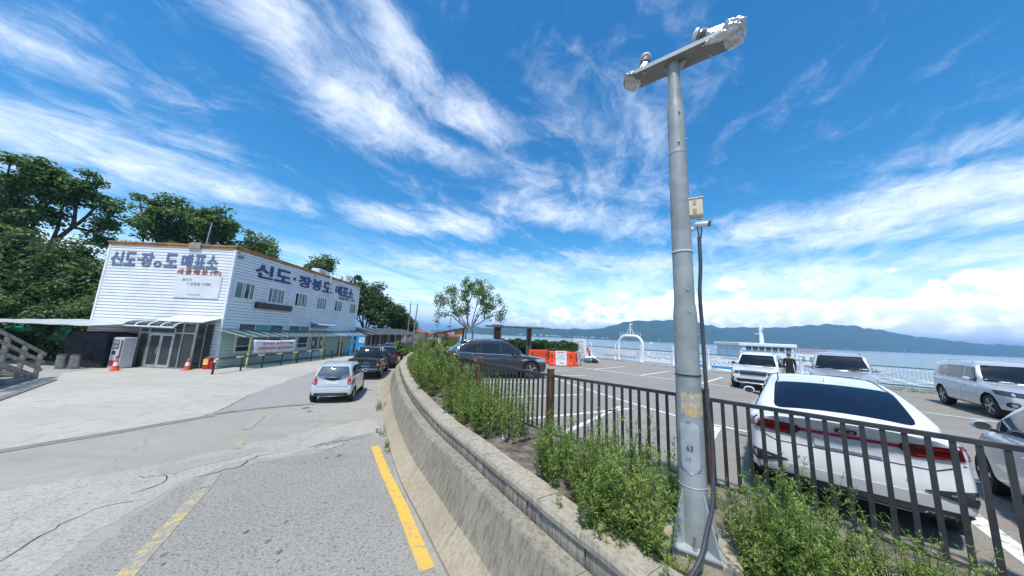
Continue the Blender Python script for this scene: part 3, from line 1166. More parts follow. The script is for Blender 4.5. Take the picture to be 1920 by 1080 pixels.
# bands and rust band
for z, r in ((1.50, 0.1135), (2.75, 0.099)):
    MB().lathe([(r - 0.004, -0.006), (r + 0.003, -0.006), (r + 0.003, 0.006), (r - 0.004, 0.006)], (0, 0, z), 24).build('clamp_band', M_CABLE if z < 2 else M_WHITE, pole, smooth=40)
rb = MB()
n = 16
rows = []
for i in range(7):
    row = []
    for j in range(n + 1):
        a = -math.pi / 2 - 1.2 + 2.3 * j / n
        z = 1.13 + 0.21 * i / 6 + (random.uniform(-0.02, 0.02) if i in (0, 6) else 0)
        r = 0.117 - (z - 0.51) * 0.00744 + 0.0018
        row.append((r * math.cos(a), r * math.sin(a), z))
    rows.append(row)
rb.grid(rows)


def flakemat():
    m = bpy.data.materials.new('flaked_ochre_band')
    m.use_nodes = True
    q = NT(m.node_tree)
    b = q.n['Principled BSDF']
    b.inputs['Roughness'].default_value = 0.75
    tc = q.new('ShaderNodeTexCoord')
    n1 = q.noise(tc.outputs['Object'], 17, 8, 0.7, 0.3)
    n2 = q.noise(tc.outputs['Object'], 60, 4, 0.6)
    c = q.mix(q.sstep(n2, 0.4, 0.62), (0.47, 0.31, 0.12, 1), (0.56, 0.46, 0.30, 1))
    q.l.new(q.mix(q.sstep(n1, 0.47, 0.56), c, (0.30, 0.315, 0.315, 1)), b.inputs['Base Color'])
    return m


rb.build('flaked_paint_band', flakemat(), pole, smooth=60)
# number plate, oval, curved round the shaft
npl = MB()
rows = []
zc, hh, ww = 0.85, 0.235, 0.098
ang0 = -math.pi / 2 - 0.62
for i in range(15):
    t = -1 + 2 * i / 14
    half = ww * (1 if abs(t) < 0.62 else math.sqrt(max(0.0, 1 - ((abs(t) - 0.62) / 0.38) ** 2)))
    row = []
    for j in range(9):
        xx = half * (-1 + 2 * j / 8)
        a = ang0 + xx / 0.121
        row.append((0.1215 * math.cos(a), 0.1215 * math.sin(a), zc + hh * t))
    rows.append(row)
npl.grid(rows)
o = npl.build('number_plate', M_PLATE, pole, smooth=60)
so = o.modifiers.new('Solidify', 'SOLIDIFY')
so.thickness = 0.004
me = text_mesh('63', 0.052, 0.054, 0.01, 0.001)
for v in me.vertices:
    a = ang0 + (v.co.x - 0.028) / 0.121
    r = 0.1245 + v.co.z
    v.co = (r * math.cos(a), r * math.sin(a), zc - 0.03 + v.co.y)
link_mesh('plate_number', me, pmat('plate_lettering', (0.09, 0.10, 0.11), 0.6), o)
me = text_mesh('ㅏ가', 0.036, 0.036, 0.01, 0.001)
for v in me.vertices:
    a = ang0 + (v.co.x - 0.03) / 0.121
    r = 0.1245 + v.co.z
    v.co = (r * math.cos(a), r * math.sin(a), zc - 0.12 + v.co.y)
link_mesh('plate_mark', me, MATS['plate_lettering'], o)
# cross arm: flat board, tilted as it runs to the right
ad = Vector((0.80, -0.60, 0.0)).normalized()
ay = Vector((-ad.y, ad.x, 0)).normalized()
az_ = ad.cross(ay)
am = Matrix((ad, ay, az_)).transposed()
arm = MB()
out = []
for i in range(13):
    t = math.pi / 2 + math.pi * i / 12
    out.append((-0.47 + 0.125 * math.cos(t) * 0.75, 0.125 * math.sin(t)))
out += [(0.58, -0.125), (0.58, 0.125)]
mid = Vector((0, 0, H0 + 0.012))


def armf(a, b, h):
    p = am @ Vector((a, b, h)) + mid
    return tuple(p)


arm.prism(out, -0.011, 0.011, armf)
arm.build('cross_arm', pmat('arm_underside_grey', (0.20, 0.20, 0.19), 0.5, 0.0, var=0.1), pole)
fl = MB()
for sgn in (-1, 1):
    p0 = am @ Vector((-0.47, sgn * 0.125, 0.018)) + mid
    p1 = am @ Vector((0.58, sgn * 0.125, 0.018)) + mid
    fl.beam(p0, p1, 0.006, 0.05)
fl.build('arm_flange', M_PLATE, pole)
for a, b in ((-0.35, 0.08), (-0.3, -0.08), (0.3, -0.09), (0.36, 0.09), (0.5, 0.07), (0.5, -0.07)):
    MB().lathe([(0.012, -0.02), (0.012, 0.05)], (am @ Vector((a, b, 0)) + mid), 8).build('arm_bolt', M_STEEL, pole)
MB().prism([(-0.10, -0.002), (0.14, -0.002), (0.05, -0.16), (-0.03, -0.16)], -0.006, 0.006, lambda a, b, h: armf(a, h, b - 0.012)).build('arm_gusset', M_PLATE, pole)
# floodlights: each a lamp body, neck and crumpled foil wrap
def foil_blob(c, rx, ry, rz_, m, seed, name, par, mat):
    rnd = random.Random(seed)
    me = bpy.data.meshes.new(name)
    bm = bmesh.new()
    bmesh.ops.create_icosphere(bm, subdivisions=4, radius=1.0)
    ph = [rnd.uniform(0, 6) for _ in range(6)]
    for v in bm.verts:
        p = v.co
        w = 1 + 0.10 * math.sin(5 * p.x + ph[0]) * math.sin(4 * p.y + ph[1]) + 0.07 * math.sin(11 * p.z + ph[2] + 3 * p.x) + 0.05 * math.sin(17 * p.y + ph[3] + 6 * p.z) + rnd.uniform(-0.025, 0.025)
        q = Vector((p.x * rx, p.y * ry, p.z * rz_)) * w
        v.co = m @ q + Vector(c)
    bm.to_mesh(me)
    bm.free()
    return link_mesh(name, me, mat, par)


def lamp(at, dirv, upv, seed, par):
    d, u = Vector(dirv).normalized(), Vector(upv).normalized()
    lp = MB()
    n = 18
    base = Vector(at)
    path = [base + u * h for h in (-0.01, 0.05, 0.10, 0.16, 0.19, 0.21, 0.25, 0.27)]
    lp.tube(path, [0.115, 0.105, 0.085, 0.06, 0.05, 0.05, 0.055, 0.035], n)
    o = lp.build('floodlight', M_FOIL, par, smooth=50)
    rg = MB()
    rg.tube([base + u * 0.19, base + u * 0.235], [0.064, 0.064], n)
    rg.build('lamp_collar', pmat('grey_collar', (0.16, 0.165, 0.17), 0.5), o, smooth=40)
    cp = MB()
    cp.tube([base + u * 0.265, base + u * 0.275, base + u * 0.30, base + u * 0.312], [0.06, 0.066, 0.055, 0.02], n)
    cp.build('lamp_cap', M_WHITE, o, smooth=40)
    return o


l1 = lamp(am @ Vector((-0.33, 0.02, 0.03)) + mid, ad, (0.12, 0, 1), 1, pole)
foil_blob(am @ Vector((-0.46, 0, 0.015)) + mid, 0.10, 0.15, 0.055, am, 3, 'foil_wrap', l1, M_FOIL)
l2 = lamp(am @ Vector((0.49, 0.06, 0.13)) + mid, ad, (-0.95, 0.25, 0.30), 2, pole)
foil_blob(am @ Vector((0.575, 0.0, 0.05)) + mid, 0.11, 0.16, 0.115, am, 5, 'foil_wrap', l2, M_FOIL)
foil_blob(am @ Vector((0.47, -0.11, -0.02)) + mid, 0.15, 0.045, 0.03, am, 8, 'foil_wrap', l2, M_FOIL)
wire = MB()
wire.tube(catmull([am @ Vector((-0.24, -0.05, 0.05)) + mid, am @ Vector((-0.1, 0.13, 0.045)) + mid, am @ Vector((0.08, 0.13, 0.05)) + mid, am @ Vector((0.14, 0.10, 0.10)) + mid, am @ Vector((0.24, 0.12, 0.20)) + mid], 0.05), 0.009, 6)
wire.build('lamp_wire', M_CABLE, pole, smooth=60)
# bolts up the shaft
for z, a in ((4.34, -1.7), (4.06, -0.2), (3.98, -1.9), (3.6, -0.1), (2.34, -1.75), (2.12, -1.7), (4.2, 0.1), (1.9, -0.3), (3.2, -3.0)):
    r = 0.1 if z < 2.2 else 0.09
    d = Vector((math.cos(a), math.sin(a), 0))
    MB().tube([d * (r - 0.02) + Vector((0, 0, z)), d * (r + 0.012) + Vector((0, 0, z))], 0.011, 7).build('pole_bolt', M_STEEL, pole)
# junction box, cctv camera
jb = MB().box((0.125, -0.05, 3.22), (0.15, 0.12, 0.18), rz=-0.55).build('junction_box', M_CREAM, pole, bevel=0.008)
for dz in (0.05, -0.045):
    MB().box((0.097, -0.100, 3.22 + dz), (0.032, 0.014, 0.055), rz=-0.55).build('box_catch', pmat('catch_brown', (0.4, 0.32, 0.2), 0.5), jb, bevel=0.003)
MB().box((0.125, -0.05, 3.316), (0.165, 0.135, 0.014), rz=-0.55).build('box_lid', M_CREAM, jb, bevel=0.004)
cc = MB()
c0, c1 = Vector((0.112, -0.065, 3.04)), Vector((0.188, -0.175, 3.01))
cc.tube([c0, c0 + (c1 - c0) * 0.15, c1], [0.018, 0.031, 0.031], 16)
cv = cc.build('cctv_camera', M_WHITE, pole, smooth=40)
d = (c1 - c0).normalized()
MB().tube([c1 - d * 0.004, c1 + d * 0.004], [0.029, 0.028], 16).build('camera_face', M_BLACK, cv, smooth=40)
MB().tube([c1 + d * 0.003, c1 + d * 0.007], [0.014, 0.012], 12).build('camera_lens', glassmat('lens_glass', (0.10, 0.12, 0.14)), cv)
MB().beam(c0 + Vector((0, 0, 0.032)), c1 + d * 0.015 + Vector((0, 0, 0.032)), 0.05, 0.005).build('camera_hood', M_WHITE, cv)
MB().tube([(0.085, -0.03, 3.0), (0.12, -0.05, 3.0), c0 + d * 0.02], [0.03, 0.014, 0.014], 10).build('camera_bracket', M_WHITE, cv)
for k in range(3):
    MB().tube(catmull([Vector((0.145 + 0.012 * k, -0.07, 3.10)), Vector((0.125 + 0.02 * k, -0.085, 3.0)), Vector((0.135 + 0.012 * k, -0.08, 2.9)), Vector((0.14, -0.075, 2.82))], 0.03), 0.006, 6).build('camera_wire', M_CABLE if k != 1 else M_WHITE, pole)
# thick conduit that hangs down the pole and runs off over the footing
cab = catmull([Vector((0.142, -0.075, 2.90)), Vector((0.135, -0.082, 2.6)), Vector((0.118, -0.072, 2.3)), Vector((0.126, -0.070, 1.95)), Vector((0.128, -0.072, 1.55)), Vector((0.126, -0.085, 1.2)), Vector((0.140, -0.10, 0.95)), Vector((0.115, -0.125, 0.62)), Vector((0.06, -0.175, 0.40)), Vector((-0.02, -0.215, 0.24)), Vector((-0.12, -0.28, 0.08)), Vector((-0.23, -0.33, -0.02)), Vector((-0.36, -0.36, -0.16))], 0.04)
MB().tube(cab, 0.0175, 12).build('cable_conduit', M_CONDUIT, pole, smooth=60)

# ------------------------------------------------------------------ ticket office
def print_row(name, origin, right, upv, h, w, mat, parent, seed=0):
    """a row of print too blurred to read in the photograph: uneven flat dabs"""
    rnd = random.Random(seed)
    o_, r_, u_ = Vector(origin), Vector(right).normalized(), Vector(upv).normalized()
    n_ = r_.cross(u_)
    m = MB()
    x = 0.0
    while x < w - 0.3 * h:
        cw = h * rnd.uniform(0.55, 0.95)
        if rnd.random() < 0.16:
            x += h * 0.5
            continue
        for z0, z1 in ((0.0, 0.38), (0.52, 1.0)):
            a0, a1 = x + cw * rnd.uniform(0, 0.15), x + cw * rnd.uniform(0.7, 0.95)
            ps = [o_ + r_ * p + u_ * (h * q) for p, q in ((a0, z0), (a1, z0), (a1, z1), (a0, z1))]
            m.add([p for p in ps] + [p + n_ * 0.004 for p in ps], [(0, 3, 2, 1), (4, 5, 6, 7), (0, 1, 5, 4), (1, 2, 6, 5), (2, 3, 7, 6), (3, 0, 4, 7)])
        x += cw * 1.12
    return m.build(name, mat, parent)


M_SIDING = pmat('white_siding', (0.78, 0.785, 0.79), 0.5, var=0.05, vscale=0.6, grime=0.12)
M_TRIMW = pmat('white_trim', (0.76, 0.77, 0.78), 0.45, var=0.05, grime=0.08)
M_ORANGE = pmat('orange_brown_fascia', (0.46, 0.21, 0.075), 0.55, var=0.18, vscale=1.2, grime=0.25)
M_NAVY = pmat('navy_letters', (0.022, 0.035, 0.155), 0.5, var=0.06)
M_FADED = pmat('sun_faded_blue_letters', (0.075, 0.125, 0.24), 0.6, var=0.28, vscale=1.1, col2=(0.13, 0.18, 0.25))
M_FADERED = pmat('faded_red_letters', (0.44, 0.13, 0.11), 0.6, var=0.3, vscale=2)
M_GREYL = pmat('worn_grey_letters', (0.36, 0.38, 0.40), 0.7, var=0.2)
M_DGREYL = pmat('dark_grey_letters', (0.10, 0.10, 0.13), 0.6, var=0.1)
M_BOARD = pmat('pale_grey_board', (0.69, 0.70, 0.71), 0.5, var=0.05, vscale=0.8)
M_DARKSIGN = pmat('black_brown_sign', (0.022, 0.017, 0.02), 0.4, var=0.1)
M_WGLASS = glassmat('window_glass', (0.03, 0.055, 0.055), 0.05)
M_WGLASS2 = glassmat('window_glass_curtained', (0.10, 0.17, 0.16), 0.12)
M_TEAL = glassmat('teal_film_glass', (0.10, 0.30, 0.28), 0.15)
M_ALU = pmat('grey_aluminium', (0.36, 0.37, 0.37), 0.35, 0.6, var=0.1)
M_ROOF = pmat('flat_roof_membrane', (0.25, 0.26, 0.25), 0.9)
M_YELP = pmat('pale_yellow_paint', (0.66, 0.57, 0.22), 0.5, var=0.12, grime=0.2)
M_GREENGL = seeglass('green_polycarbonate', (0.46, 0.72, 0.66), 0.62)
M_DARKGL = seeglass('smoked_polycarbonate', (0.16, 0.18, 0.19), 0.6)
M_CLEARGL = seeglass('clear_door_glass', (0.72, 0.82, 0.80), 0.80)
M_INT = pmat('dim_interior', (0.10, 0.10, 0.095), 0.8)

BX0, BX1, BY0, BY1, BZ = -28.3, -19.5, 20.5, 37.9, 8.08
bld = empty('ticket_office', (BX1, BY0, 0), 0, 'white clapboard two storey ticket office with big blue letters and orange roof edge', 'building')
OB = Vector((BX1, BY0, 0))


def bb(m, name, mat, parent=bld, **k):
    """build from world coordinates under the building"""
    m.v = [(p[0] - OB.x, p[1] - OB.y, p[2]) for p in m.v]
    return m.build(name, mat, parent, **k)


def siding(p0, p1, nrm, z0, z1, step):
    """lapped boards: each face leans out to its lower edge, with an open joint under it"""
    m = MB()
    z = z0
    n = Vector(nrm)
    up_ = Vector((0, 0, 1))
    a, b = Vector((*p0, 0)), Vector((*p1, 0))
    while z < z1 - 1e-3:
        zt = min(z + step, z1)
        o_, m_, i_ = n * 0.046, n * 0.034, n * 0.003
        zg = z + 0.042
        m.grid([[a + i_ + up_ * z, b + i_ + up_ * z], [a + i_ + up_ * zg, b + i_ + up_ * zg], [a + o_ + up_ * zg, b + o_ + up_ * zg], [a + m_ + up_ * zt, b + m_ + up_ * zt], [a + i_ + up_ * zt, b + i_ + up_ * zt]])
        z = zt
    return m


def board_wall(m, mat):
    o = bb(m, 'siding', mat)
    o.data.materials.append(pmat('dirt_shade_joint', (0.46, 0.465, 0.48), 0.9, var=0.1))  # gap faces coloured darker: joint dirt plus painted-in gap shade
    for i, f in enumerate(o.data.polygons):
        f.material_index = 1 if i % 4 < 2 else 0
    return o


core = MB().box2((BX0, BY0, -0.1), (BX1, BY1, BZ))
bb(core, 'wall_core', M_SIDING)
board_wall(siding((BX0, BY0), (BX1, BY0), (0, -1, 0), 0.0, BZ, 0.212), M_SIDING)
board_wall(siding((BX1, BY0), (BX1, BY1), (1, 0, 0), 2.544, BZ, 0.212), M_SIDING)
board_wall(siding((BX1, BY0), (BX1, BY1), (1, 0, 0), 0.0, 2.544, 0.212), pmat('awning_tint_siding', (0.50, 0.66, 0.58), 0.5, var=0.07, vscale=0.6, grime=0.12))  # green light through the awning is painted into the lower board colour
bb(siding((BX0, BY1), (BX0, BY0), (-1, 0, 0), 0.0, BZ, 0.212), 'siding', M_SIDING)
for x, y in ((BX1, BY0), (BX0, BY0), (BX1, BY1)):
    bb(MB().box((x, y, BZ / 2), (0.15, 0.15, BZ)), 'corner_trim', M_TRIMW, bevel=0.01)
rt_ = MB()
t0, t1 = 0.10, 0.09
for (a, b, c, d) in ((BX0 - t0, BY0 - t0, BX1 + t0, BY0 + 0.02), (BX1 - 0.02, BY0 - t0 + 0.004, BX1 + t0, BY1 + t0), (BX0 - t0, BY0 - t0 + 0.004, BX0 + 0.02, BY1 + t0)):
    rt_.box2((a, b, BZ - 0.02), (c, d, BZ + 0.13))
bb(rt_, 'roof_trim', M_ORANGE, bevel=0.012)
rt_ = MB()
for (a, b, c, d) in ((BX0 - t0 - .05, BY0 - t0 - .05, BX1 + t0 + .05, BY0 + 0.05), (BX1 - 0.05, BY0 - t0 - .046, BX1 + t0 + .05, BY1 + t0 + .05), (BX0 - t0 - .05, BY0 - t0 - .046, BX0 + 0.05, BY1 + t0 + .05)):
    rt_.box2((a, b, BZ + 0.135), (c, d, BZ + 0.24))
bb(rt_, 'roof_trim', M_ORANGE, bevel=0.012)
bb(MB().box2((BX0, BY0, BZ), (BX1, BY1, BZ + 0.1)), 'roof', M_ROOF)

XF, YF = BX1 + 0.048, BY0 - 0.048
SGN = dict(parent=bld)


def sign_r(s, y0, y1, z0, z1, mat, bold, name, depth=0.03):
    o = lettering(name, s, (XF - OB.x + depth / 2 + 0.004, y0 - OB.y, z0), (0, 1, 0), (0, 0, 1), z1 - z0, y1 - y0, mat, bld, bold, depth)
    return o


def sign_l(s, x0, x1, z0, z1, mat, bold, name, depth=0.03):
    return lettering(name, s, (x0 - OB.x, YF - OB.y - depth / 2 - 0.004, z0), (1, 0, 0), (0, 0, 1), z1 - z0, x1 - x0, mat, bld, bold, depth)


# side facing the road: each character a letter of its own
chars_r = [('신', 22.25, 23.95), ('도', 24.2, 25.95), ('·', 26.25, 26.55), ('장', 26.95, 28.62), ('봉', 28.8, 30.25), ('도', 30.5, 32.05), ('매', 32.75, 33.95), ('표', 34.1, 35.25), ('소', 35.35, 36.45)]
for ch, a, b in chars_r:
    if ch == '·':
        sign_r(ch, a, b, 6.93, 7.22, M_NAVY, 0.03, 'letter')
    else:
        sign_r(ch, a - 0.04, b + 0.04, 6.5, 7.6, M_NAVY, 0.036, 'letter')
for i, ch in enumerate('세종해운'):
    sign_r(ch, 33.5 + i * 0.62, 33.95 + i * 0.62, 6.10, 6.42, M_DGREYL, 0.012, 'small_letter', 0.03)
sign_r('(주)', 36.1, 36.95, 6.08, 6.42, M_DGREYL, 0.012, 'small_letter', 0.03)
# front side, sun-bleached, one syllable has lost its upper half
for ch, a, b in [('신', -28.03, -27.15), ('도', -27.06, -26.27), ('장', -25.97, -25.05), ('도', -24.27, -23.37), ('매', -23.1, -22.34), ('표', -22.24, -21.42), ('소', -21.34, -20.56)]:
    sign_l(ch, a, b, 6.6, 7.6, M_FADED, 0.030, 'letter')
sign_l('ㅇ', -25.0, -24.42, 6.60, 7.02, M_FADED, 0.03, 'letter')
sign_l('·', -26.17, -25.99, 7.0, 7.18, M_FADED, 0.03, 'letter')
for i, ch in enumerate('세종해운'):
    sign_l(ch, -23.25 + i * 0.57, -22.83 + i * 0.57, 6.18, 6.54, M_FADERED, 0.012, 'small_letter', 0.03)
sign_l('(주)', -20.95, -20.2, 6.14, 6.5, M_FADERED, 0.012, 'small_letter', 0.03)
bd = bb(MB().box2((-23.15, BY0 - 0.10, 4.55), (-20.05, BY0 - 0.03, 6.12)), 'notice_board', M_BOARD, bevel=0.008)
yb = BY0 - 0.115 - OB.y
lettering('notice_text', '물도기', (-22.72 - OB.x, yb, 5.72), (1, 0, 0), (0, 0, 1), 0.17, 0.62, M_GREYL, bd, 0.01, 0.006)
lettering('notice_text', '7 금융문 두레0', (-22.35 - OB.x, yb, 5.42), (1, 0, 0), (0, 0, 1), 0.2, 1.65, M_GREYL, bd, 0.01, 0.006)
print_row('notice_print', (-22.2 - OB.x, yb, 4.75), (1, 0, 0), (0, 0, 1), 0.06, 0.9, M_GREYL, bd, 1)
# dark sign box
bb(MB().box2((XF - 0.01, 22.72, 4.16), (XF + 0.20, 26.40, 4.62)), 'sign_box', M_DARKSIGN, bevel=0.01)


def window(y0, y1, z0, z1, cols, rows, name='window', glass=None, fr=0.10, proud=0.075):
    """window on the road side (normal +X): frame > panes"""
    m = MB()
    x0, x1 = XF - 0.012, XF + proud
    m.box2((x0, y0 - fr, z0 - fr), (x1, y1 + fr, z0))
    m.box2((x0, y0 - fr, z1), (x1, y1 + fr, z1 + fr))
    m.box2((x0, y0 - fr, z0), (x1, y0, z1))
    m.box2((x0, y1, z0), (x1, y1 + fr, z1))
    for c in cols:
        m.box2((x0, c - 0.03, z0), (x1 - 0.012, c + 0.03, z1))
    for r_ in rows:
        m.box2((x0, y0, r_ - 0.03), (x1 - 0.016, y1, r_ + 0.03))
    m.box2((x0, y0 - fr - 0.02, z0 - fr - 0.035), (x1 + 0.05, y1 + fr + 0.02, z0 - fr))
    w = bb(m, name, M_TRIMW, bevel=0.004)
    ys = [y0] + list(cols) + [y1]
    zs = [z0] + list(rows) + [z1]
    k = 0
    for i in range(len(ys) - 1):
        for j in range(len(zs) - 1):
            g_ = M_WGLASS if glass is None else (glass[k % len(glass)] if isinstance(glass, list) else glass)
            bb(MB().box2((x0 + 0.002, ys[i] + 0.01, zs[j] + 0.01), (XF + 0.012 + 0.004 * ((i + j) % 2), ys[i + 1] - 0.01, zs[j + 1] - 0.01)), 'pane', g_, parent=w)
            k += 1
    return w


c_, d_ = M_WGLASS2, M_WGLASS
for (a, b), cols, gl in (((20.87, 22.38), (21.45, 21.62, 22.05), [c_, c_, d_, c_]), ((23.8, 25.38), (24.15, 24.72, 25.1), [d_, c_, c_, d_]),
                         ((26.8, 28.3), (27.18, 27.62, 28.02), [pmat('open_window_dark', (0.008, 0.008, 0.01), 0.8, var=0), c_, d_, c_]), ((29.9, 31.3), (30.25, 30.66, 31.0), [d_, c_, c_, d_]),
                         ((32.92, 34.25), (33.38, 33.78), [d_, c_, c_]), ((36.1, 37.3), (36.45, 36.85), [d_, c_, d_])):
    window(a, b, 4.77, 5.86, cols, (), glass=gl)
window(21.7, 25.85, 0.98, 2.92, (23.08, 24.48), (1.34, 2.02), glass=[d_, c_, d_, d_, c_, M_TEAL, d_, d_, d_])
window(26.6, 29.2, 0.98, 2.92, (27.9,), (1.34, 2.02), glass=[d_, c_, d_, d_, d_, c_])
# double door and the translucent screens further along
dr = MB()
for a, b in ((29.75, 30.85), (30.95, 32.05)):
    dr = MB()
    x0, x1 = XF - 0.01, XF + 0.06
    dr.box2((x0, a, 0.0), (x1, a + 0.09, 2.05))
    dr.box2((x0, b - 0.09, 0.0), (x1, b, 2.05))
    dr.box2((x0, a + 0.09, 1.95), (x1, b - 0.09, 2.05))
    dr.box2((x0, a + 0.09, 0.0), (x1, b - 0.09, 0.75))
    d0 = bb(dr, 'door', M_TRIMW, bevel=0.005)
    bb(MB().box2((x0, a + 0.09, 0.75), (XF + 0.015, b - 0.09, 1.95)), 'pane', M_WGLASS, parent=d0)
    bb(MB().box2((XF + 0.016, a + 0.35, 1.1), (XF + 0.02, a + 0.6, 1.6)), 'door_notice', M_WHITE, parent=d0)
for a, b in ((32.3, 34.55), (34.65, 37.2)):
    bb(MB().box2((XF - 0.01, a, 0.15), (XF + 0.03, b, 2.0)), 'screen_panel', pmat('pale_green_screen', (0.34, 0.50, 0.46), 0.35, var=0.06), bevel=0.006)
    bb(MB().box2((XF - 0.01, b, 0.0), (XF + 0.05, b + 0.08, 2.1)), 'screen_post', M_ALU)
# small white awning with a dark lettered box under it
sa = bb(MB().prism([(XF, 3.36), (XF, 3.42), (XF + 0.95, 3.16), (XF + 0.95, 3.10)], 29.4, 32.1, lambda a, b, h: (a, h, b)), 'small_awning', M_TRIMW, bevel=0.006)
bx = bb(MB().box2((XF, 29.5, 2.86), (XF + 0.16, 32.1, 3.08)), 'awning_sign', pmat('dim_sign_panel', (0.12, 0.13, 0.13), 0.5), parent=sa)
print_row('awning_sign_print', (XF + 0.165 - OB.x, 29.75 - OB.y, 2.90), (0, 1, 0), (0, 0, 1), 0.13, 2.0, M_WHITE, sa, 2)
# green lean-to awning along the road side
aw = MB()
AX0, AX1, AZ0, AZ1 = XF, -17.45, 2.53, 2.10
ya, yz = 20.05, 31.5
nrib = 13
aw.beam((AX1, ya, AZ1 - 0.02), (AX1, yz, AZ1 - 0.02), 0.05, 0.06)
aw.beam((AX0 + 0.03, ya, AZ0), (AX0 + 0.03, yz, AZ0), 0.05, 0.06)
aw_o = bb(aw, 'green_awning', M_ALU)
for i in range(nrib):
    y = ya + (yz - ya) * i / (nrib - 1)
    bb(MB().beam((AX0 + 0.05, y, AZ0 + 0.012), (AX1 + 0.03, y, AZ1 + 0.012), 0.045, 0.055), 'awning_rib', pmat('pale_green_rib', (0.42, 0.52, 0.49), 0.4, 0.3), parent=aw_o)
    if i < nrib - 1:
        y1_ = ya + (yz - ya) * (i + 1) / (nrib - 1)
        bb(MB().prism([(AX0 + 0.06, AZ0 + 0.004), (AX0 + 0.06, AZ0 + 0.012), (AX1 - 0.03, AZ1 + 0.012), (AX1 - 0.03, AZ1 + 0.004)], y + 0.025, y1_ - 0.025, lambda a, b, h: (a, h, b)), 'awning_sheet', M_GREENGL, parent=aw_o)
a2 = MB()
a2.prism([(XF, 2.50), (XF, 2.55), (-17.3, 2.12), (-17.3, 2.07)], 31.55, 37.0, lambda a, b, h: (a, h, b))
bb(a2, 'grey_awning', pmat('blue_grey_sheet', (0.25, 0.32, 0.36), 0.4, 0.2, var=0.08), bevel=0.005)
a3 = MB()
for y in (20.55, 24.9, 28.5, 31.45, 36.8):
    pst = bb(MB().beam((AX1, y, 0), (AX1, y, AZ1 - 0.05), 0.08, 0.08, (0, 1, 0)), 'awning_post', M_YELP, bevel=0.006)
# left wooden-yellow bench box against the wall
# ------------------------------------------------------------------ glazed entrance porch on the front
PY0 = 19.35
por = MB()
fx = [-23.45, -22.85, -21.25, -20.75, -19.95]
for x in fx:
    por.box2((x - 0.045, PY0 - 0.045, 0), (x + 0.045, PY0 + 0.045, 2.86 if x > -21 else 2.5))
por.box2((-23.45, PY0 - 0.04, 2.12), (-21.25, PY0 + 0.04, 2.20))
por.box2((-21.25, PY0 - 0.04, 2.16), (-19.95, PY0 + 0.04, 2.24))
por.box2((-23.45, PY0 - 0.04, 2.44), (-21.25, PY0 + 0.04, 2.52))
por.box2((-21.3, PY0 - 0.05, 2.80), (-19.9, PY0 + 0.05, 2.88))
por.box2((-23.45, PY0 - 0.06, -0.0), (-19.95, PY0 + 0.06, 0.07))
for y in (19.9, 20.45):
    por.box2((-19.99, y - 0.035, 0), (-19.91, y + 0.035, 2.86))
    por.box2((-23.49, y - 0.035, 0), (-23.41, y + 0.035, 2.5))
porch = bb(por, 'entrance_porch', M_ALU, bevel=0.005)
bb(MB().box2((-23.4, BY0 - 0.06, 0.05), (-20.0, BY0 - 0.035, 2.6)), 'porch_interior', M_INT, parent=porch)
for a, b, z0, z1 in ((-23.40, -22.90, 0.07, 2.12), (-23.40, -22.90, 2.20, 2.44), (-22.8, -21.3, 2.20, 2.44), (-21.20, -20.80, 0.07, 2.16), (-20.70, -20.0, 0.07, 2.16), (-21.2, -20.8, 2.24, 2.80), (-20.7, -20.0, 2.24, 2.80)):
    bb(MB().box2((a, PY0 - 0.006, z0), (b, PY0 + 0.006, z1)), 'pane', M_CLEARGL, parent=porch)
for (y0, y1) in ((19.4, 19.86), (19.94, 20.4)):
    bb(MB().box2((-19.956, y0, 0.07), (-19.944, y1, 2.8)), 'pane', M_CLEARGL, parent=porch)
for a, b, hx in ((-22.80, -22.06, -22.14), (-22.04, -21.30, -21.96)):
    m = MB()
    y0, y1 = PY0 - 0.03, PY0 + 0.02
    m.box2((a, y0, 0.075), (a + 0.07, y1, 2.11))
    m.box2((b - 0.07, y0, 0.075), (b, y1, 2.11))
    m.box2((a + 0.07, y0, 2.0), (b - 0.07, y1, 2.11))
    m.box2((a + 0.07, y0, 0.075), (b - 0.07, y1, 0.20))
    m.tube([(hx, y0 - 0.05, 0.85), (hx, y0 - 0.05, 1.35)], 0.014, 8)
    bb(m, 'porch_door', pmat('pale_aluminium', (0.55, 0.56, 0.56), 0.35, 0.5), parent=porch, bevel=0.003)
    bb(MB().box2((a + 0.07, PY0 - 0.012, 0.2), (b - 0.07, PY0 - 0.002, 2.0)), 'door_pane', M_CLEARGL, parent=porch)
# curved ribbed hood over the porch doors
hood = MB()
arc = [(0.0 + 0.95 * math.sin(t), 0.36 * math.cos(t)) for t in np.linspace(0, math.pi / 2, 9)]
HX0, HX1 = -24.05, -20.85
HY, HZ = 19.75, 2.56
hc = MB()
for i in range(5):
    x = HX0 + (HX1 - HX0) * i / 4
    hc.tube([(x, HY - a, HZ + b) for a, b in arc], 0.035, 6)
hc.beam((HX0, HY - 0.95, HZ), (HX1, HY - 0.95, HZ), 0.07, 0.08)
hc.beam((HX0, HY, HZ + 0.36), (HX1, HY, HZ + 0.36), 0.06, 0.06)
hood = bb(hc, 'curved_hood', M_TRIMW, smooth=40)
for i in range(4):
    x0 = HX0 + (HX1 - HX0) * i / 4 + 0.03
    x1 = HX0 + (HX1 - HX0) * (i + 1) / 4 - 0.03
    m = MB()
    m.grid([[(x0, HY - a, HZ + b - 0.01), (x1, HY - a, HZ + b - 0.01)] for a, b in arc])
    bb(m, 'hood_sheet', M_DARKGL, parent=hood, smooth=40)
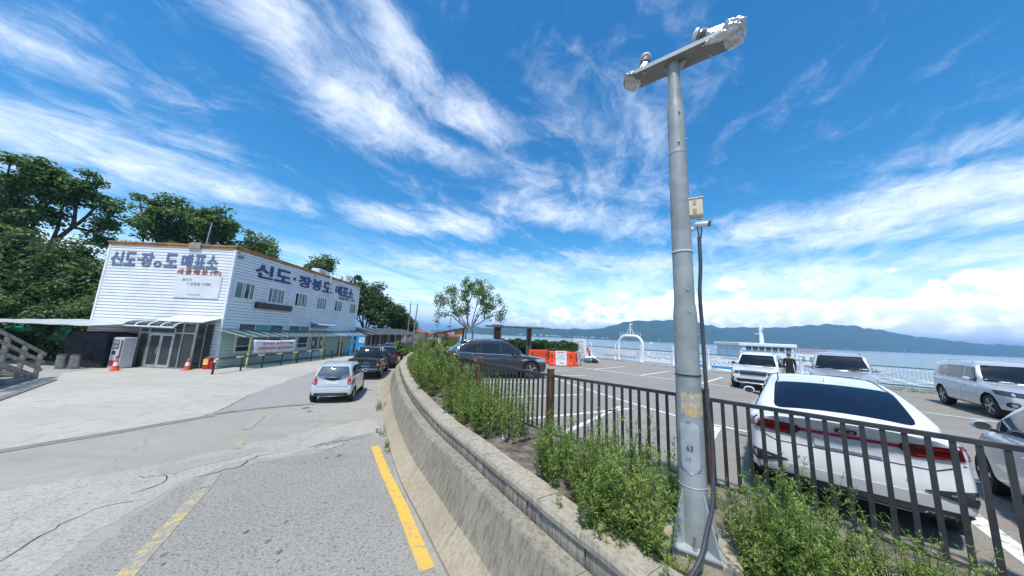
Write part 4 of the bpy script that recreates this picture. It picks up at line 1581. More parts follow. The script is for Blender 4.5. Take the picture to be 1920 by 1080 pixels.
# white sloping awning to the corner
bb(MB().prism([(BY0 - 0.03, 3.22), (BY0 - 0.03, 3.27), (19.25, 2.97), (19.25, 2.90), (19.29, 2.90)], -22.6, -19.55, lambda a, b, h: (h, a, b)), 'corner_awning', M_TRIMW, bevel=0.006)
bb(MB().box2((-20.3, BY0 - 0.05, 1.5), (-20.05, BY0 - 0.03, 1.75)), 'wall_plate', M_DGREYL)
# big pale sheet canopy running out to the left
cp = MB()
rows = []
for i in range(9):
    t = i / 8
    row = []
    for j in range(31):
        x = -34.5 + j * (10.6 / 30)
        y = 20.4 - 3.0 * t
        z = 2.80 - 0.30 * t + 0.015 * math.sin(j * 1.3) - 0.02 * math.sin(math.pi * t)
        if x < -29:
            z -= 0.04 * (-29 - x)
        row.append((x, y, z))
    rows.append(row)
cp.grid(rows)
can = bb(cp, 'sheet_canopy', pmat('pale_sheet_metal', (0.54, 0.56, 0.56), 0.45, 0.1, var=0.08, vscale=0.7, grime=0.2))
so = can.modifiers.new('Solidify', 'SOLIDIFY')
so.thickness = 0.04
for x in (-34.2, -31.9):
    bb(MB().beam((x, 17.6, 0), (x, 17.6, 2.45), 0.07, 0.07, (0, 1, 0)), 'canopy_post', M_ALU, parent=can)
# roof clutter: ac unit, pipe, vent, wall lamps
acu = MB()
acu.box2((-20.55, 30.0, BZ + 0.24), (-19.75, 31.35, BZ + 0.78))
ac = bb(acu, 'roof_unit', M_WHITE, bevel=0.02)
bb(MB().box2((-19.76, 30.35, BZ + 0.34), (-19.72, 31.0, BZ + 0.70)), 'unit_grille', M_ALU, parent=ac)
bb(MB().tube([(-19.8, 31.3, BZ + 0.55), (-19.3, 31.3, BZ + 0.55), (-19.25, 31.32, BZ + 0.35), (-19.28, 31.45, 6.0), (-19.45, 31.45, 5.95)], 0.05, 8), 'drain_pipe', M_TRIMW, smooth=50)
m = MB()
m.lathe([(0.0, 0.02), (0.19, 0.02), (0.2, 0.0), (0.19, -0.02), (0.0, -0.02)], (0, 0, 0), 16, 'X')
m.v = [(XF + 0.05 + p[0], 20.85 + p[1] * 1.1, 7.62 + p[2] * 0.55) for p in m.v]
bb(m, 'wall_vent', pmat('vent_grey', (0.18, 0.2, 0.22), 0.5))
for y in (20.62, 29.0, 37.2):
    m = MB()
    m.box2((XF, y - 0.05, 7.85), (XF + 0.12, y + 0.05, 7.95))
    m.tube([(XF + 0.1, y, 7.9), (XF + 0.35, y + 0.15, 7.72)], [0.05, 0.07], 8)
    bb(m, 'wall_lamp', pmat('lamp_grey', (0.25, 0.26, 0.27), 0.5))
m = MB()
m.box2((-22.75, BY0 - 0.17, BZ - 0.08), (-21.9, BY0 - 0.06, BZ + 0.30))
m.box2((-22.7, BY0 - 0.12, BZ + 0.32), (-21.95, BY0 + 0.3, BZ + 0.37))
bb(m, 'roof_hatch_box', pmat('weathered_box', (0.34, 0.27, 0.18), 0.7, grime=0.4))
bb(MB().tube([(-22.7, 21.4, BZ), (-22.55, 21.4, BZ + 2.2)], 0.032, 6), 'antenna_mast', M_STEEL)
m = MB()
for (x, y) in ((-20.1, 35.6), (-20.1, 37.3), (-21.2, 35.6), (-21.2, 37.3)):
    m.tube([(x, y, BZ), (x, y, BZ + 1.25)], 0.04, 6)
m.tube([(-20.1, 35.6, BZ), (-20.1, 37.3, BZ + 1.2)], 0.03, 6)
m.tube([(-20.1, 35.6, BZ + 1.2), (-20.1, 37.3, BZ + 1.2)], 0.03, 6)
m.tube([(-21.2, 35.6, BZ + 1.2), (-21.2, 37.3, BZ + 1.2)], 0.03, 6)
bb(m, 'roof_frame', M_TRIMW)
m = MB()
m.box2((-20.8, 36.2, BZ + 0.5), (-20.3, 36.9, BZ + 1.1))
bb(m, 'roof_unit', M_WHITE, bevel=0.02)

# ------------------------------------------------------------------ things in front of the office
M_BANNER = pmat('white_banner_cloth', (0.72, 0.72, 0.75), 0.7, var=0.06, vscale=2)
M_REDP = pmat('red_print', (0.62, 0.10, 0.11), 0.7, var=0.15)
M_BLKY = pmat('black_rail_paint', (0.028, 0.028, 0.03), 0.45, var=0.15)
rows = []
for i in range(6):
    t = i / 5
    rows.append([(0.02 * math.sin(j * 0.8 + i) + 0.03 * math.sin(math.pi * t), j * 4.0 / 16, 0.93 + 0.06 * (1 - j / 16) + (0.92 - 0.07 * math.sin(math.pi * j / 16) * (1 - t) * 0) * t - 0.05 * math.sin(math.pi * j / 16) * t) for j in range(17)])
bn = MB().grid(rows).build('banner', M_BANNER, None, smooth=60)
bn.location = (-17.37, 20.75, 0)
so = bn.modifiers.new('Solidify', 'SOLIDIFY')
so.thickness = 0.006
tag(bn, 'white cloth banner with red lettering hung below the green awning', 'banner')
for (s_, y0, w, z0, h, mt) in (('승선권은', 0.75, 1.05, 1.50, 0.24, M_REDP), ('매', 1.95, 0.2, 1.50, 0.2, M_DGREYL), ('승선시', 2.3, 0.9, 1.50, 0.24, M_REDP), ('필요', 3.3, 0.4, 1.50, 0.22, M_DGREYL),
                               ('신분증', 0.35, 0.75, 1.16, 0.24, M_REDP), ('확인하기', 1.15, 0.95, 1.16, 0.24, M_REDP), ('및', 2.2, 0.22, 1.16, 0.22, M_DGREYL), ('발권', 2.5, 0.55, 1.16, 0.24, M_REDP), ('합니다', 3.1, 0.65, 1.16, 0.22, M_DGREYL)):
    lettering('banner_text', s_, (0.062, y0, z0), (0, 1, 0), (0, 0, 1), h, w, mt, bn, 0.012, 0.004)

# black and yellow guard rail
gr = empty('guard_rail', (-17.05, 18.0, 0), 0, 'black and yellow tube guard rail along the edge of the ticket office walk', 'guard rail')
RY = [0.0, 3.35, 6.75, 10.25]
RZ = 0.86
path = [(0, -0.12, 0.0), (0, -0.12, RZ - 0.2), (0, -0.06, RZ - 0.06), (0, 0.1, RZ), (0, 0.9, RZ)]
MB().tube(path[:2], 0.055, 10).build('end_post', M_BLKY, gr, smooth=50)
MB().tube(path[1:4], 0.05, 10).build('rail_bend', M_YELP, gr, smooth=50)
y = 0.1
k = 0
while y < 10.25:
    y2 = min(y + (1.1 if k % 2 == 0 else 0.55), 10.25)
    MB().tube([(0, y, RZ), (0, y2, RZ)], 0.048, 10).build('rail_length', M_BLKY if k % 2 == 0 else M_YELP, gr, smooth=50)
    y = y2
    k += 1
MB().tube([(0, 0, 0.30), (0, 10.25, 0.30)], 0.032, 8).build('lower_rail', M_BLKY, gr, smooth=50)
for y in (1.7, 3.35, 5.1, 6.75, 8.5, 10.25):
    MB().tube([(0, y, 0), (0, y, RZ - 0.04)], 0.046, 10).build('rail_post', M_BLKY, gr, smooth=50)
bl = MB()
bl.lathe([(0.06, 0), (0.06, 0.72), (0.05, 0.76), (0.0, 0.78)], (0, 0, 0), 12)
o = bl.build('bollard', M_BLKY, None, smooth=50)
o.location = (-17.1, 29.6, 0)
tag(o, 'short black bollard past the far end of the guard rail', 'bollard')


def cone(loc, label, sc=1.0):
    c = empty('traffic_cone', loc, random.uniform(0, 3), label, 'traffic cone', 'orange traffic cones at the porch')
    M_CONE = pmat('orange_cone_plastic', (0.72, 0.085, 0.02), 0.45, var=0.08)
    MB().box((0, 0, 0.02), (0.40 * sc, 0.40 * sc, 0.04)).build('cone_base', M_CONE, c, bevel=0.012)
    MB().lathe([(0.165 * sc, 0.04), (0.15 * sc, 0.07), (0.118 * sc, 0.28 * sc)], n=18).build('cone_body', M_CONE, c, smooth=50)
    MB().lathe([(0.119 * sc, 0.28 * sc), (0.085 * sc, 0.48 * sc)], n=18).build('reflective_band', M_WHITE, c, smooth=50)
    MB().lathe([(0.085 * sc, 0.48 * sc), (0.045 * sc, 0.70 * sc), (0.03 * sc, 0.715 * sc)], n=18).build('cone_tip', M_CONE, c, smooth=50)
    return c


cone((-22.5, 17.75, 0), 'orange traffic cone in front of the drinks machine')
cone((-19.72, 19.0, 0), 'orange traffic cone at the right corner of the glazed porch')
ex = empty('fire_equipment', (-19.25, 19.75, 0), 0.2, 'red fire box with a yellow notice standing at the corner of the office', 'fire box')
MB().box((0, 0, 0.35), (0.36, 0.28, 0.7)).build('cabinet', pmat('fire_red', (0.45, 0.02, 0.025), 0.4), ex, bevel=0.015)
MB().lathe([(0.07, 0.0), (0.075, 0.42), (0.03, 0.5), (0.03, 0.56)], (0.26, -0.08, 0), 12).build('extinguisher', MATS['fire_red'], ex, smooth=45)
MB().box((-0.03, -0.152, 0.46), (0.26, 0.016, 0.34)).build('notice', pmat('yellow_notice', (0.78, 0.62, 0.16), 0.5), ex)
MB().box((0.05, 0, 0.72), (0.30, 0.22, 0.03)).build('cabinet_lid', pmat('grey_lid', (0.3, 0.28, 0.3), 0.5), ex)

vm = empty('drinks_machine', (-23.55, 18.45, 0), -0.05, 'pale grey drinks vending machine left of the glazed porch', 'vending machine')
MB().box((0, 0.3, 0.93), (0.72, 0.62, 1.80)).build('machine_body', pmat('pale_grey_machine', (0.55, 0.55, 0.54), 0.4, var=0.08, grime=0.2), vm, bevel=0.015)
MB().box((-0.10, -0.018, 1.42), (0.40, 0.02, 0.55)).build('display_window', glassmat('vend_glass', (0.12, 0.13, 0.14), 0.1), vm)
for k in range(2):
    mm = MB()
    for j in range(5):
        mm.lathe([(0.028, 0), (0.028, 0.14)], (-0.25 + 0.075 * j, -0.034, 1.22 + 0.25 * k), 8)
    mm.build('can_row', pmat('can_row_%s' % ('warm' if k else 'cool'), (0.5, 0.4, 0.35) if k else (0.35, 0.4, 0.5), 0.4), vm)
MB().box((-0.04, -0.016, 0.30), (0.56, 0.016, 0.34)).build('front_panel', pmat('red_panel', (0.50, 0.05, 0.045), 0.45), vm)
MB().box((-0.14, -0.02, 0.92), (0.22, 0.024, 0.22)).build('coin_panel', M_BLACK, vm)
MB().box((0.19, -0.02, 0.62), (0.2, 0.024, 0.2)).build('cup_door', M_BLACK, vm)
MB().box((0.26, -0.018, 1.2), (0.12, 0.02, 1.0)).build('button_panel', pmat('dark_grey_panel', (0.1, 0.1, 0.105), 0.5), vm)

tp = empty('covered_stall', (-25.35, 19.1, 0), 0.08, 'stall wrapped in a black tarpaulin under the pale sheet canopy', 'stall')
M_TARP = pmat('black_tarpaulin', (0.014, 0.016, 0.019), 0.8, var=0.2, vscale=3)
rows = []
rnd = random.Random(4)
W2, D2, H2 = 1.05, 0.75, 2.05
ring = []
for k in range(64):
    t = k / 64 * 4
    s_ = int(t)
    f_ = t - s_
    p = [(-W2 + 2 * W2 * f_, -D2), (W2, -D2 + 2 * D2 * f_), (W2 - 2 * W2 * f_, D2), (-W2, D2 - 2 * D2 * f_)][s_]
    ring.append(p)
for i in range(14):
    z = H2 * i / 13
    fl_ = 1 + 0.08 * (1 - i / 13)
    row = []
    for k in range(65):
        x, y = ring[k % 64]
        w = 0.022 * math.sin(k * 1.9) * (1 - 0.5 * i / 13) + 0.02 * math.sin(k * 0.7 + i * 0.25) + 0.03 * math.sin(i * 0.9 + k * 0.15)
        row.append((x * (fl_ + w), y * (fl_ + w), z))
    rows.append(row)
m = MB().grid(rows)
m.grid([[(-W2 * 1.02, -D2 * 1.02, H2 - 0.005), (W2 * 1.02, -D2 * 1.02, H2 - 0.005)], [(-W2 * 1.02, D2 * 1.02, H2 + 0.05), (W2 * 1.02, D2 * 1.02, H2 + 0.05)]])
m.build('tarpaulin', M_TARP, tp, smooth=50)
MB().tube([(-W2 * 1.1, -D2 * 1.12, 0.95), (W2 * 1.1, -D2 * 1.12, 0.92)], 0.012, 6).build('tie_rope', M_CABLE, tp)


def bin_(loc, label):
    b = empty('litter_bin', loc, 0, label, 'litter bin', 'steel litter bins by the black stall')
    m = MB()
    m.lathe([(0.19, 0.0), (0.2, 0.02), (0.2, 0.70), (0.205, 0.71), (0.205, 0.75), (0.19, 0.76)], n=20)
    m.build('bin_body', pmat('dull_steel', (0.36, 0.35, 0.33), 0.4, 0.6, var=0.15, vscale=6), b, smooth=40)
    MB().lathe([(0.21, 0.76), (0.2, 0.79), (0.12, 0.83), (0.0, 0.84)], n=20).build('bin_lid', pmat('dark_lid', (0.05, 0.05, 0.055), 0.5), b, smooth=40)


bin_((-25.35, 17.55, 0), 'steel litter bin, left one of the pair beside the black stall')
bin_((-24.85, 17.72, 0), 'steel litter bin, right one of the pair beside the black stall')

# wooden ramp with rails at the far left
wr = empty('wooden_ramp', (-22.25, 14.75, 0), math.atan2(-0.82, 0.57), 'weathered grey wooden ramp with plank rails at the left pavement edge', 'wooden ramp')
M_WOOD = pmat('weathered_grey_wood', (0.30, 0.27, 0.235), 0.85, var=0.22, vscale=4, grime=0.35)
LW = 4.6
for yy in (-0.05, -1.35):
    for x in (0.05, 1.2, 2.35, 3.5):
        zt = 1.12 + 0.38 * x
        MB().box((x, yy, zt / 2), (0.13, 0.13, zt)).build('ramp_post', M_WOOD, wr, bevel=0.01)
    for dz in (0.0, -0.36, -0.72):
        MB().beam((-0.08, yy + 0.085, 1.10 + dz), (LW, yy + 0.085, 1.10 + 0.38 * LW + dz), 0.05, 0.14).build('rail_plank', M_WOOD, wr, bevel=0.008)
for k in range(15):
    x = 0.15 + k * 0.29
    MB().box((x, -0.7, 0.10 + 0.34 * x), (0.26, 1.2, 0.05)).build('deck_plank', M_WOOD, wr, bevel=0.006)
MB().beam((0, -1.32, 0.07), (LW, -1.32, 0.07 + 0.34 * LW), 0.06, 0.2).build('stringer', M_WOOD, wr)
MB().beam((0, -0.02, 0.10), (LW, -0.02, 0.16), 0.10, 0.20).build('ground_beam', M_WOOD, wr)
MB().beam((0, -0.02, 0.07), (LW, -0.02, 0.07 + 0.34 * LW), 0.06, 0.2).build('stringer', M_WOOD, wr)
# green net sheet hanging at the far left
rows = [[(-33.8 + 4.2 * j / 12, 20.6 + 0.05 * math.sin(j), 2.15 - 0.9 * i / 5 - 0.2 * math.sin(math.pi * j / 12) * (1 if i else 0.3) + 0.12 * (j / 12)) for j in range(13)] for i in range(6)]
o = MB().grid(rows).build('green_tarpaulin', pmat('green_tarp', (0.01, 0.27, 0.14), 0.5, var=0.15), None, smooth=60)
so = o.modifiers.new('Solidify', 'SOLIDIFY')
so.thickness = 0.01
tag(o, 'bright green tarpaulin hanging under the pale canopy behind the wooden ramp', 'tarpaulin')

# blue steel gate leaf with a notice
bg_ = empty('blue_gate', (-17.35, 32.6, 0), 0.25, 'bright blue steel gate leaf with white notice at the end of the office', 'gate')
M_BLUE = pmat('bright_blue_paint', (0.02, 0.30, 0.62), 0.4, var=0.08)
for x in (0.0, 0.42, 0.85):
    MB().box((x, 0, 1.35 if x == 0 else 1.15), (0.09, 0.09, 2.7 if x == 0 else 2.3)).build('gate_post', M_BLUE, bg_, bevel=0.006)
for z in (0.25, 0.95, 1.6, 2.15):
    MB().box((0.42, 0, z), (0.84, 0.05, 0.06)).build('gate_bar', M_BLUE, bg_)
for a, b in (((0.05, 0.3), (0.4, 0.9)), ((0.45, 1.0), (0.8, 1.55))):
    MB().beam((a[0], 0, a[1]), (b[0], 0, b[1]), 0.04, 0.04, (0, 1, 0)).build('gate_brace', M_BLUE, bg_)
MB().box((1.28, 0.02, 1.48), (0.8, 0.05, 1.55)).build('gate_panel', M_BLUE, bg_, bevel=0.006)
pn = MB().box((1.38, -0.02, 1.72), (0.52, 0.02, 0.55)).build('notice', M_WHITE, bg_)
print_row('notice_print', (1.19, -0.032, 1.78), (1, 0, 0), (0, 0, 1), 0.11, 0.40, M_REDP, pn, 3)
print_row('notice_print', (1.19, -0.032, 1.60), (1, 0, 0), (0, 0, 1), 0.11, 0.40, M_REDP, pn, 4)

# covered waiting walk beyond the office
wk = empty('covered_walkway', (-18.0, 36.7, 0), 0, 'long covered walkway with dark ribbed roof and pale posts beyond the office', 'walkway')
M_DROOF = pmat('dark_sheet_roof', (0.055, 0.06, 0.065), 0.5, 0.2, var=0.15, vscale=1)
M_PALEP = pmat('pale_steel_post', (0.45, 0.43, 0.38), 0.5, var=0.12)
for k in range(9):
    y = 2.75 * k
    MB().box((0, y, 1.1), (0.09, 0.09, 2.2)).build('walkway_post', M_PALEP, wk)
    MB().box((-3.0, y, 1.5), (0.09, 0.09, 3.0)).build('walkway_post', M_PALEP, wk)
    MB().beam((-3.2, y, 3.12), (0.25, y, 2.25), 0.07, 0.08).build('roof_rib', M_PALEP, wk)
    if k < 8:
        MB().prism([(-3.2, 3.08), (-3.2, 3.11), (0.3, 2.23), (0.3, 2.20)], y + 0.05, y + 2.70, lambda a, b, h: (a, h, b)).build('roof_sheet', M_DROOF, wk)
        MB().box((-3.05, y + 1.37, 1.3), (0.04, 2.6, 2.6)).build('back_panel', pmat('walkway_back', (0.09, 0.085, 0.075), 0.8, var=0.25, vscale=0.8), wk)
MB().box((0, 11, 0.85), (0.05, 22, 0.05)).build('hand_rail', M_PALEP, wk)
MB().box((0.0, 11, 2.2), (0.06, 22, 0.08)).build('eaves_rail', M_PALEP, wk)
# seats along the walk
# distant orange roofed sheds
for (x, y, w, d, h, lb) in ((-24.0, 72, 7, 9, 2.6, 'long low shed with rusty orange roof behind the walkway end'), (-17.5, 78, 8, 8, 1.9, 'smaller orange roofed shed furthest along the road')):
    sdh = empty('orange_roofed_shed', (x, y, 0), 0, lb, 'shed', 'orange roofed sheds')
    MB().box((0, 0, h / 2), (w, d, h)).build('wall', pmat('shed_wall', (0.36, 0.35, 0.32), 0.8), sdh)
    MB().prism([(-w / 2 - 0.3, h), (0, h + 1.1), (w / 2 + 0.3, h)], -d / 2 - 0.2, d / 2 + 0.2, lambda a, b, e: (a, e, b)).build('roof', pmat('rusty_orange_roof', (0.42, 0.12, 0.05), 0.7, var=0.3, vscale=1.5), sdh)
# poles and wires
M_CONC = pmat('weathered_pole', (0.24, 0.235, 0.225), 0.8, var=0.15)
pa = MB().tube([(0, 0, 0), (0.35, 0, 7.8)], [0.14, 0.09], 10).build('utility_pole', M_CONC, None, smooth=50)
pa.location = (-17.6, 55, 0)
tag(pa, 'slim grey utility pole, right one of two beyond the walkway', 'utility pole', 'utility poles beyond the walkway')
pb = MB().tube([(0, 0, 0), (0.1, 0, 8.4)], [0.14, 0.09], 10).build('utility_pole', M_CONC, None, smooth=50)
pb.location = (-20.3, 60, 0)
tag(pb, 'slim grey utility pole, left one of two beyond the walkway', 'utility pole', 'utility poles beyond the walkway')
def sag(a, b, s_, n=14):
    a, b = Vector(a), Vector(b)
    return [a.lerp(b, i / n) - Vector((0, 0, 4 * s_ * (i / n) * (1 - i / n))) for i in range(n + 1)]
for a, b, s_, lb in (((-20.3, 37.5, 8.1), (-20.2, 60, 8.2), 0.6, 'dark overhead wire from the office roof to the utility poles'), ((-20.2, 60, 8.2), (-17.3, 55, 7.7), 0.1, 'short dark wire between the two utility poles'),
                    ((-60, 24, 13.0), (-28.3, 21, 7.6), 0.8, 'dark wire from the left trees to the office front corner'), ((-58, 21, 9.0), (-28.3, 20.6, 5.5), 0.5, 'lower dark wire from the left trees to the office wall')):
    tag(MB().tube(sag(a, b, s_), 0.022, 5).build('overhead_wire', M_CABLE), lb, 'wire', 'overhead wires')

# ------------------------------------------------------------------ vehicles
from mathutils.geometry import delaunay_2d_cdt


def paint(name, col, metal=0.0, rough=0.28):
    m = pmat(name, col, rough, metal, var=0.015, vscale=0.8, coat=0.7)
    return m


M_TYRE = pmat('tyre_rubber', (0.022, 0.022, 0.022), 0.85, var=0.2, vscale=9)
M_RIM = pmat('alloy_rim', (0.45, 0.46, 0.47), 0.3, 0.85, var=0.06)
M_RIMD = pmat('dark_rim', (0.12, 0.12, 0.125), 0.4, 0.6, var=0.1)
M_WELL = pmat('wheel_well_black', (0.010, 0.010, 0.010), 0.95, var=0.1)
M_CLAD = pmat('black_cladding', (0.026, 0.026, 0.028), 0.6, var=0.1)
M_CGLASS = glassmat('car_glass', (0.008, 0.010, 0.013), 0.02)
M_HGLASS = glassmat('reflective_car_glass', (0.05, 0.06, 0.065), 0.03)
M_HGLASS.node_tree.nodes['Principled BSDF'].inputs['IOR'].default_value = 2.3
M_CGLASSB = glassmat('car_glass_blue_tint', (0.007, 0.010, 0.02), 0.03)
M_SIDEGL = glassmat('car_side_glass', (0.015, 0.018, 0.02), 0.02)
M_LAMP_R = pmat('red_lamp_lens', (0.35, 0.008, 0.012), 0.12, var=0.05, coat=0.5)
M_LAMP_DR = pmat('dark_red_lamp_lens', (0.12, 0.006, 0.010), 0.25, var=0.1)
M_LAMP_STRIP = pmat('bright_red_strip', (0.55, 0.012, 0.05), 0.25, var=0.03)
M_LAMP_W = glassmat('headlamp_lens', (0.32, 0.34, 0.36), 0.06)
M_LAMP_DK = glassmat('dark_headlamp', (0.05, 0.055, 0.06), 0.05)
M_CHROME = pmat('chrome_trim', (0.62, 0.63, 0.64), 0.15, 0.95, var=0.02)
M_NPL = pmat('number_plate_white', (0.62, 0.63, 0.63), 0.5, var=0.05, vscale=3)
M_SEAM = pmat('panel_gap', (0.012, 0.012, 0.013), 0.8, var=0)
M_SILVERTR = pmat('satin_silver_trim', (0.42, 0.42, 0.43), 0.4, 0.5, var=0.03)


def interp(pts, x):
    xs = [p[0] for p in pts]
    ys = [p[1] for p in pts]
    return float(np.interp(x, xs, ys))


def rounded(poly, r=0.05, k=3):
    out = []
    n = len(poly)
    for i in range(n):
        a, b, c = Vector(poly[i - 1]), Vector(poly[i]), Vector(poly[(i + 1) % n])
        ra = min(r, (a - b).length * 0.45)
        rc = min(r, (c - b).length * 0.45)
        p0 = b + (a - b).normalized() * ra
        p1 = b + (c - b).normalized() * rc
        for j in range(k + 1):
            t = j / k
            q = p0 * (1 - t) ** 2 + b * 2 * t * (1 - t) + p1 * t * t
            out.append((q.x, q.y))
    return out


def pip(p, poly):
    x, y = p
    c = False
    j = len(poly) - 1
    for i in range(len(poly)):
        xi, yi = poly[i]
        xj, yj = poly[j]
        if (yi > y) != (yj > y) and x < (xj - xi) * (y - yi) / (yj - yi + 1e-12) + xi:
            c = not c
        j = i
    return c


def decal(name, bvhs, poly, lift, direction, off, depth, mat, parent, step=0.09):
    """skin that follows the bodywork: 2D outline -> lift(a, b) start point -> cast along direction; lifted by off, with a rim of depth"""
    pts = []
    n = len(poly)
    for i in range(n):
        a, b = Vector(poly[i]), Vector(poly[(i + 1) % n])
        k = max(1, int((b - a).length / step))
        for j in range(k):
            q = a.lerp(b, j / k)
            pts.append((q.x, q.y))
    nb = len(pts)
    xs = [p[0] for p in pts]
    ys = [p[1] for p in pts]
    inner = []
    gx = min(xs) + step * 0.5
    while gx < max(xs):
        gy = min(ys) + step * 0.5
        while gy < max(ys):
            if pip((gx, gy), pts):
                inner.append((gx, gy))
            gy += step
        gx += step
    vs2 = [Vector(p) for p in pts + inner]
    ev, ee, ef, *_ = delaunay_2d_cdt(vs2, [], [list(range(nb))], 1, 1e-6)
    d = Vector(direction).normalized()
    co, ok = [], []
    for p in ev:
        o = Vector(lift(p.x, p.y))
        best = None
        for bv in bvhs:
            h = bv.ray_cast(o, d)
            if h[0] is not None and (best is None or h[3] < best[3]):
                best = h
        if best is None:
            co.append(o)
            ok.append(False)
        else:
            nr = best[1] if best[1].dot(d) < 0 else -best[1]
            co.append(best[0] + nr * off - d * off * 0.3)
            ok.append(True)
    fs = [f for f in ef if all(ok[i] for i in f)]
    if not fs:
        return None
    bm = bmesh.new()
    vv = [bm.verts.new(c) for c in co]
    for f in fs:
        try:
            bm.faces.new([vv[i] for i in f])
        except ValueError:
            pass
    bmesh.ops.delete(bm, geom=[v for v in bm.verts if not v.link_faces], context='VERTS')
    for f in bm.faces:
        f.normal_update()
        if f.normal.dot(d) > 0:
            f.normal_flip()
    be = [e for e in bm.edges if e.is_boundary]
    r = bmesh.ops.extrude_edge_only(bm, edges=be)
    for e in r['geom']:
        if isinstance(e, bmesh.types.BMVert):
            e.co += d * depth
    for f in bm.faces:
        f.smooth = True
    me = bpy.data.meshes.new(name)
    bm.to_mesh(me)
    bm.free()
    me.set_sharp_from_angle(angle=R(40))
    return link_mesh(name, me, mat, parent)


def evaluated(o):
    dg = bpy.context.evaluated_depsgraph_get()
    dg.update()
    me = bpy.data.meshes.new_from_object(o.evaluated_get(dg))
    return me


def loft(sections, name, levels):
    """sections: list of half sections [(x, y, z)...] from bottom centre to top centre; mirrored, capped, subdivided"""
    k = len(sections[0])
    ring = []
    for s in sections:
        full = list(s) + [(p[0], -p[1], p[2]) for p in reversed(s[1:-1])]
        ring.append(full)
    m = MB()
    nn = len(ring[0])
    vs = [p for r_ in ring for p in r_]
    fs = []
    for i in range(len(ring) - 1):
        for j in range(nn):
            a, b = i * nn + j, i * nn + (j + 1) % nn
            fs.append((a, b, b + nn, a + nn))
    # caps as quad strips across
    for base, rev in ((0, True), ((len(ring) - 1) * nn, False)):
        h = k - 1
        for j in range(h):
            l0, l1 = base + j, base + j + 1
            r0_ = base + (nn - j) % nn
            r1_ = base + (nn - j - 1) % nn
            q = [l0, l1, r1_, r0_]
            q2 = []
            for i_ in q:
                if i_ not in q2:
                    q2.append(i_)
            if len(q2) >= 3:
                fs.append(tuple(q2 if rev else reversed(q2)))
    m.add(vs, fs)
    me = m.mesh(name)
    o = bpy.data.objects.new(name, me)
    COL.objects.link(o)
    if levels:
        s = o.modifiers.new('s', 'SUBSURF')
        s.levels = levels
        s.render_levels = levels
    return o


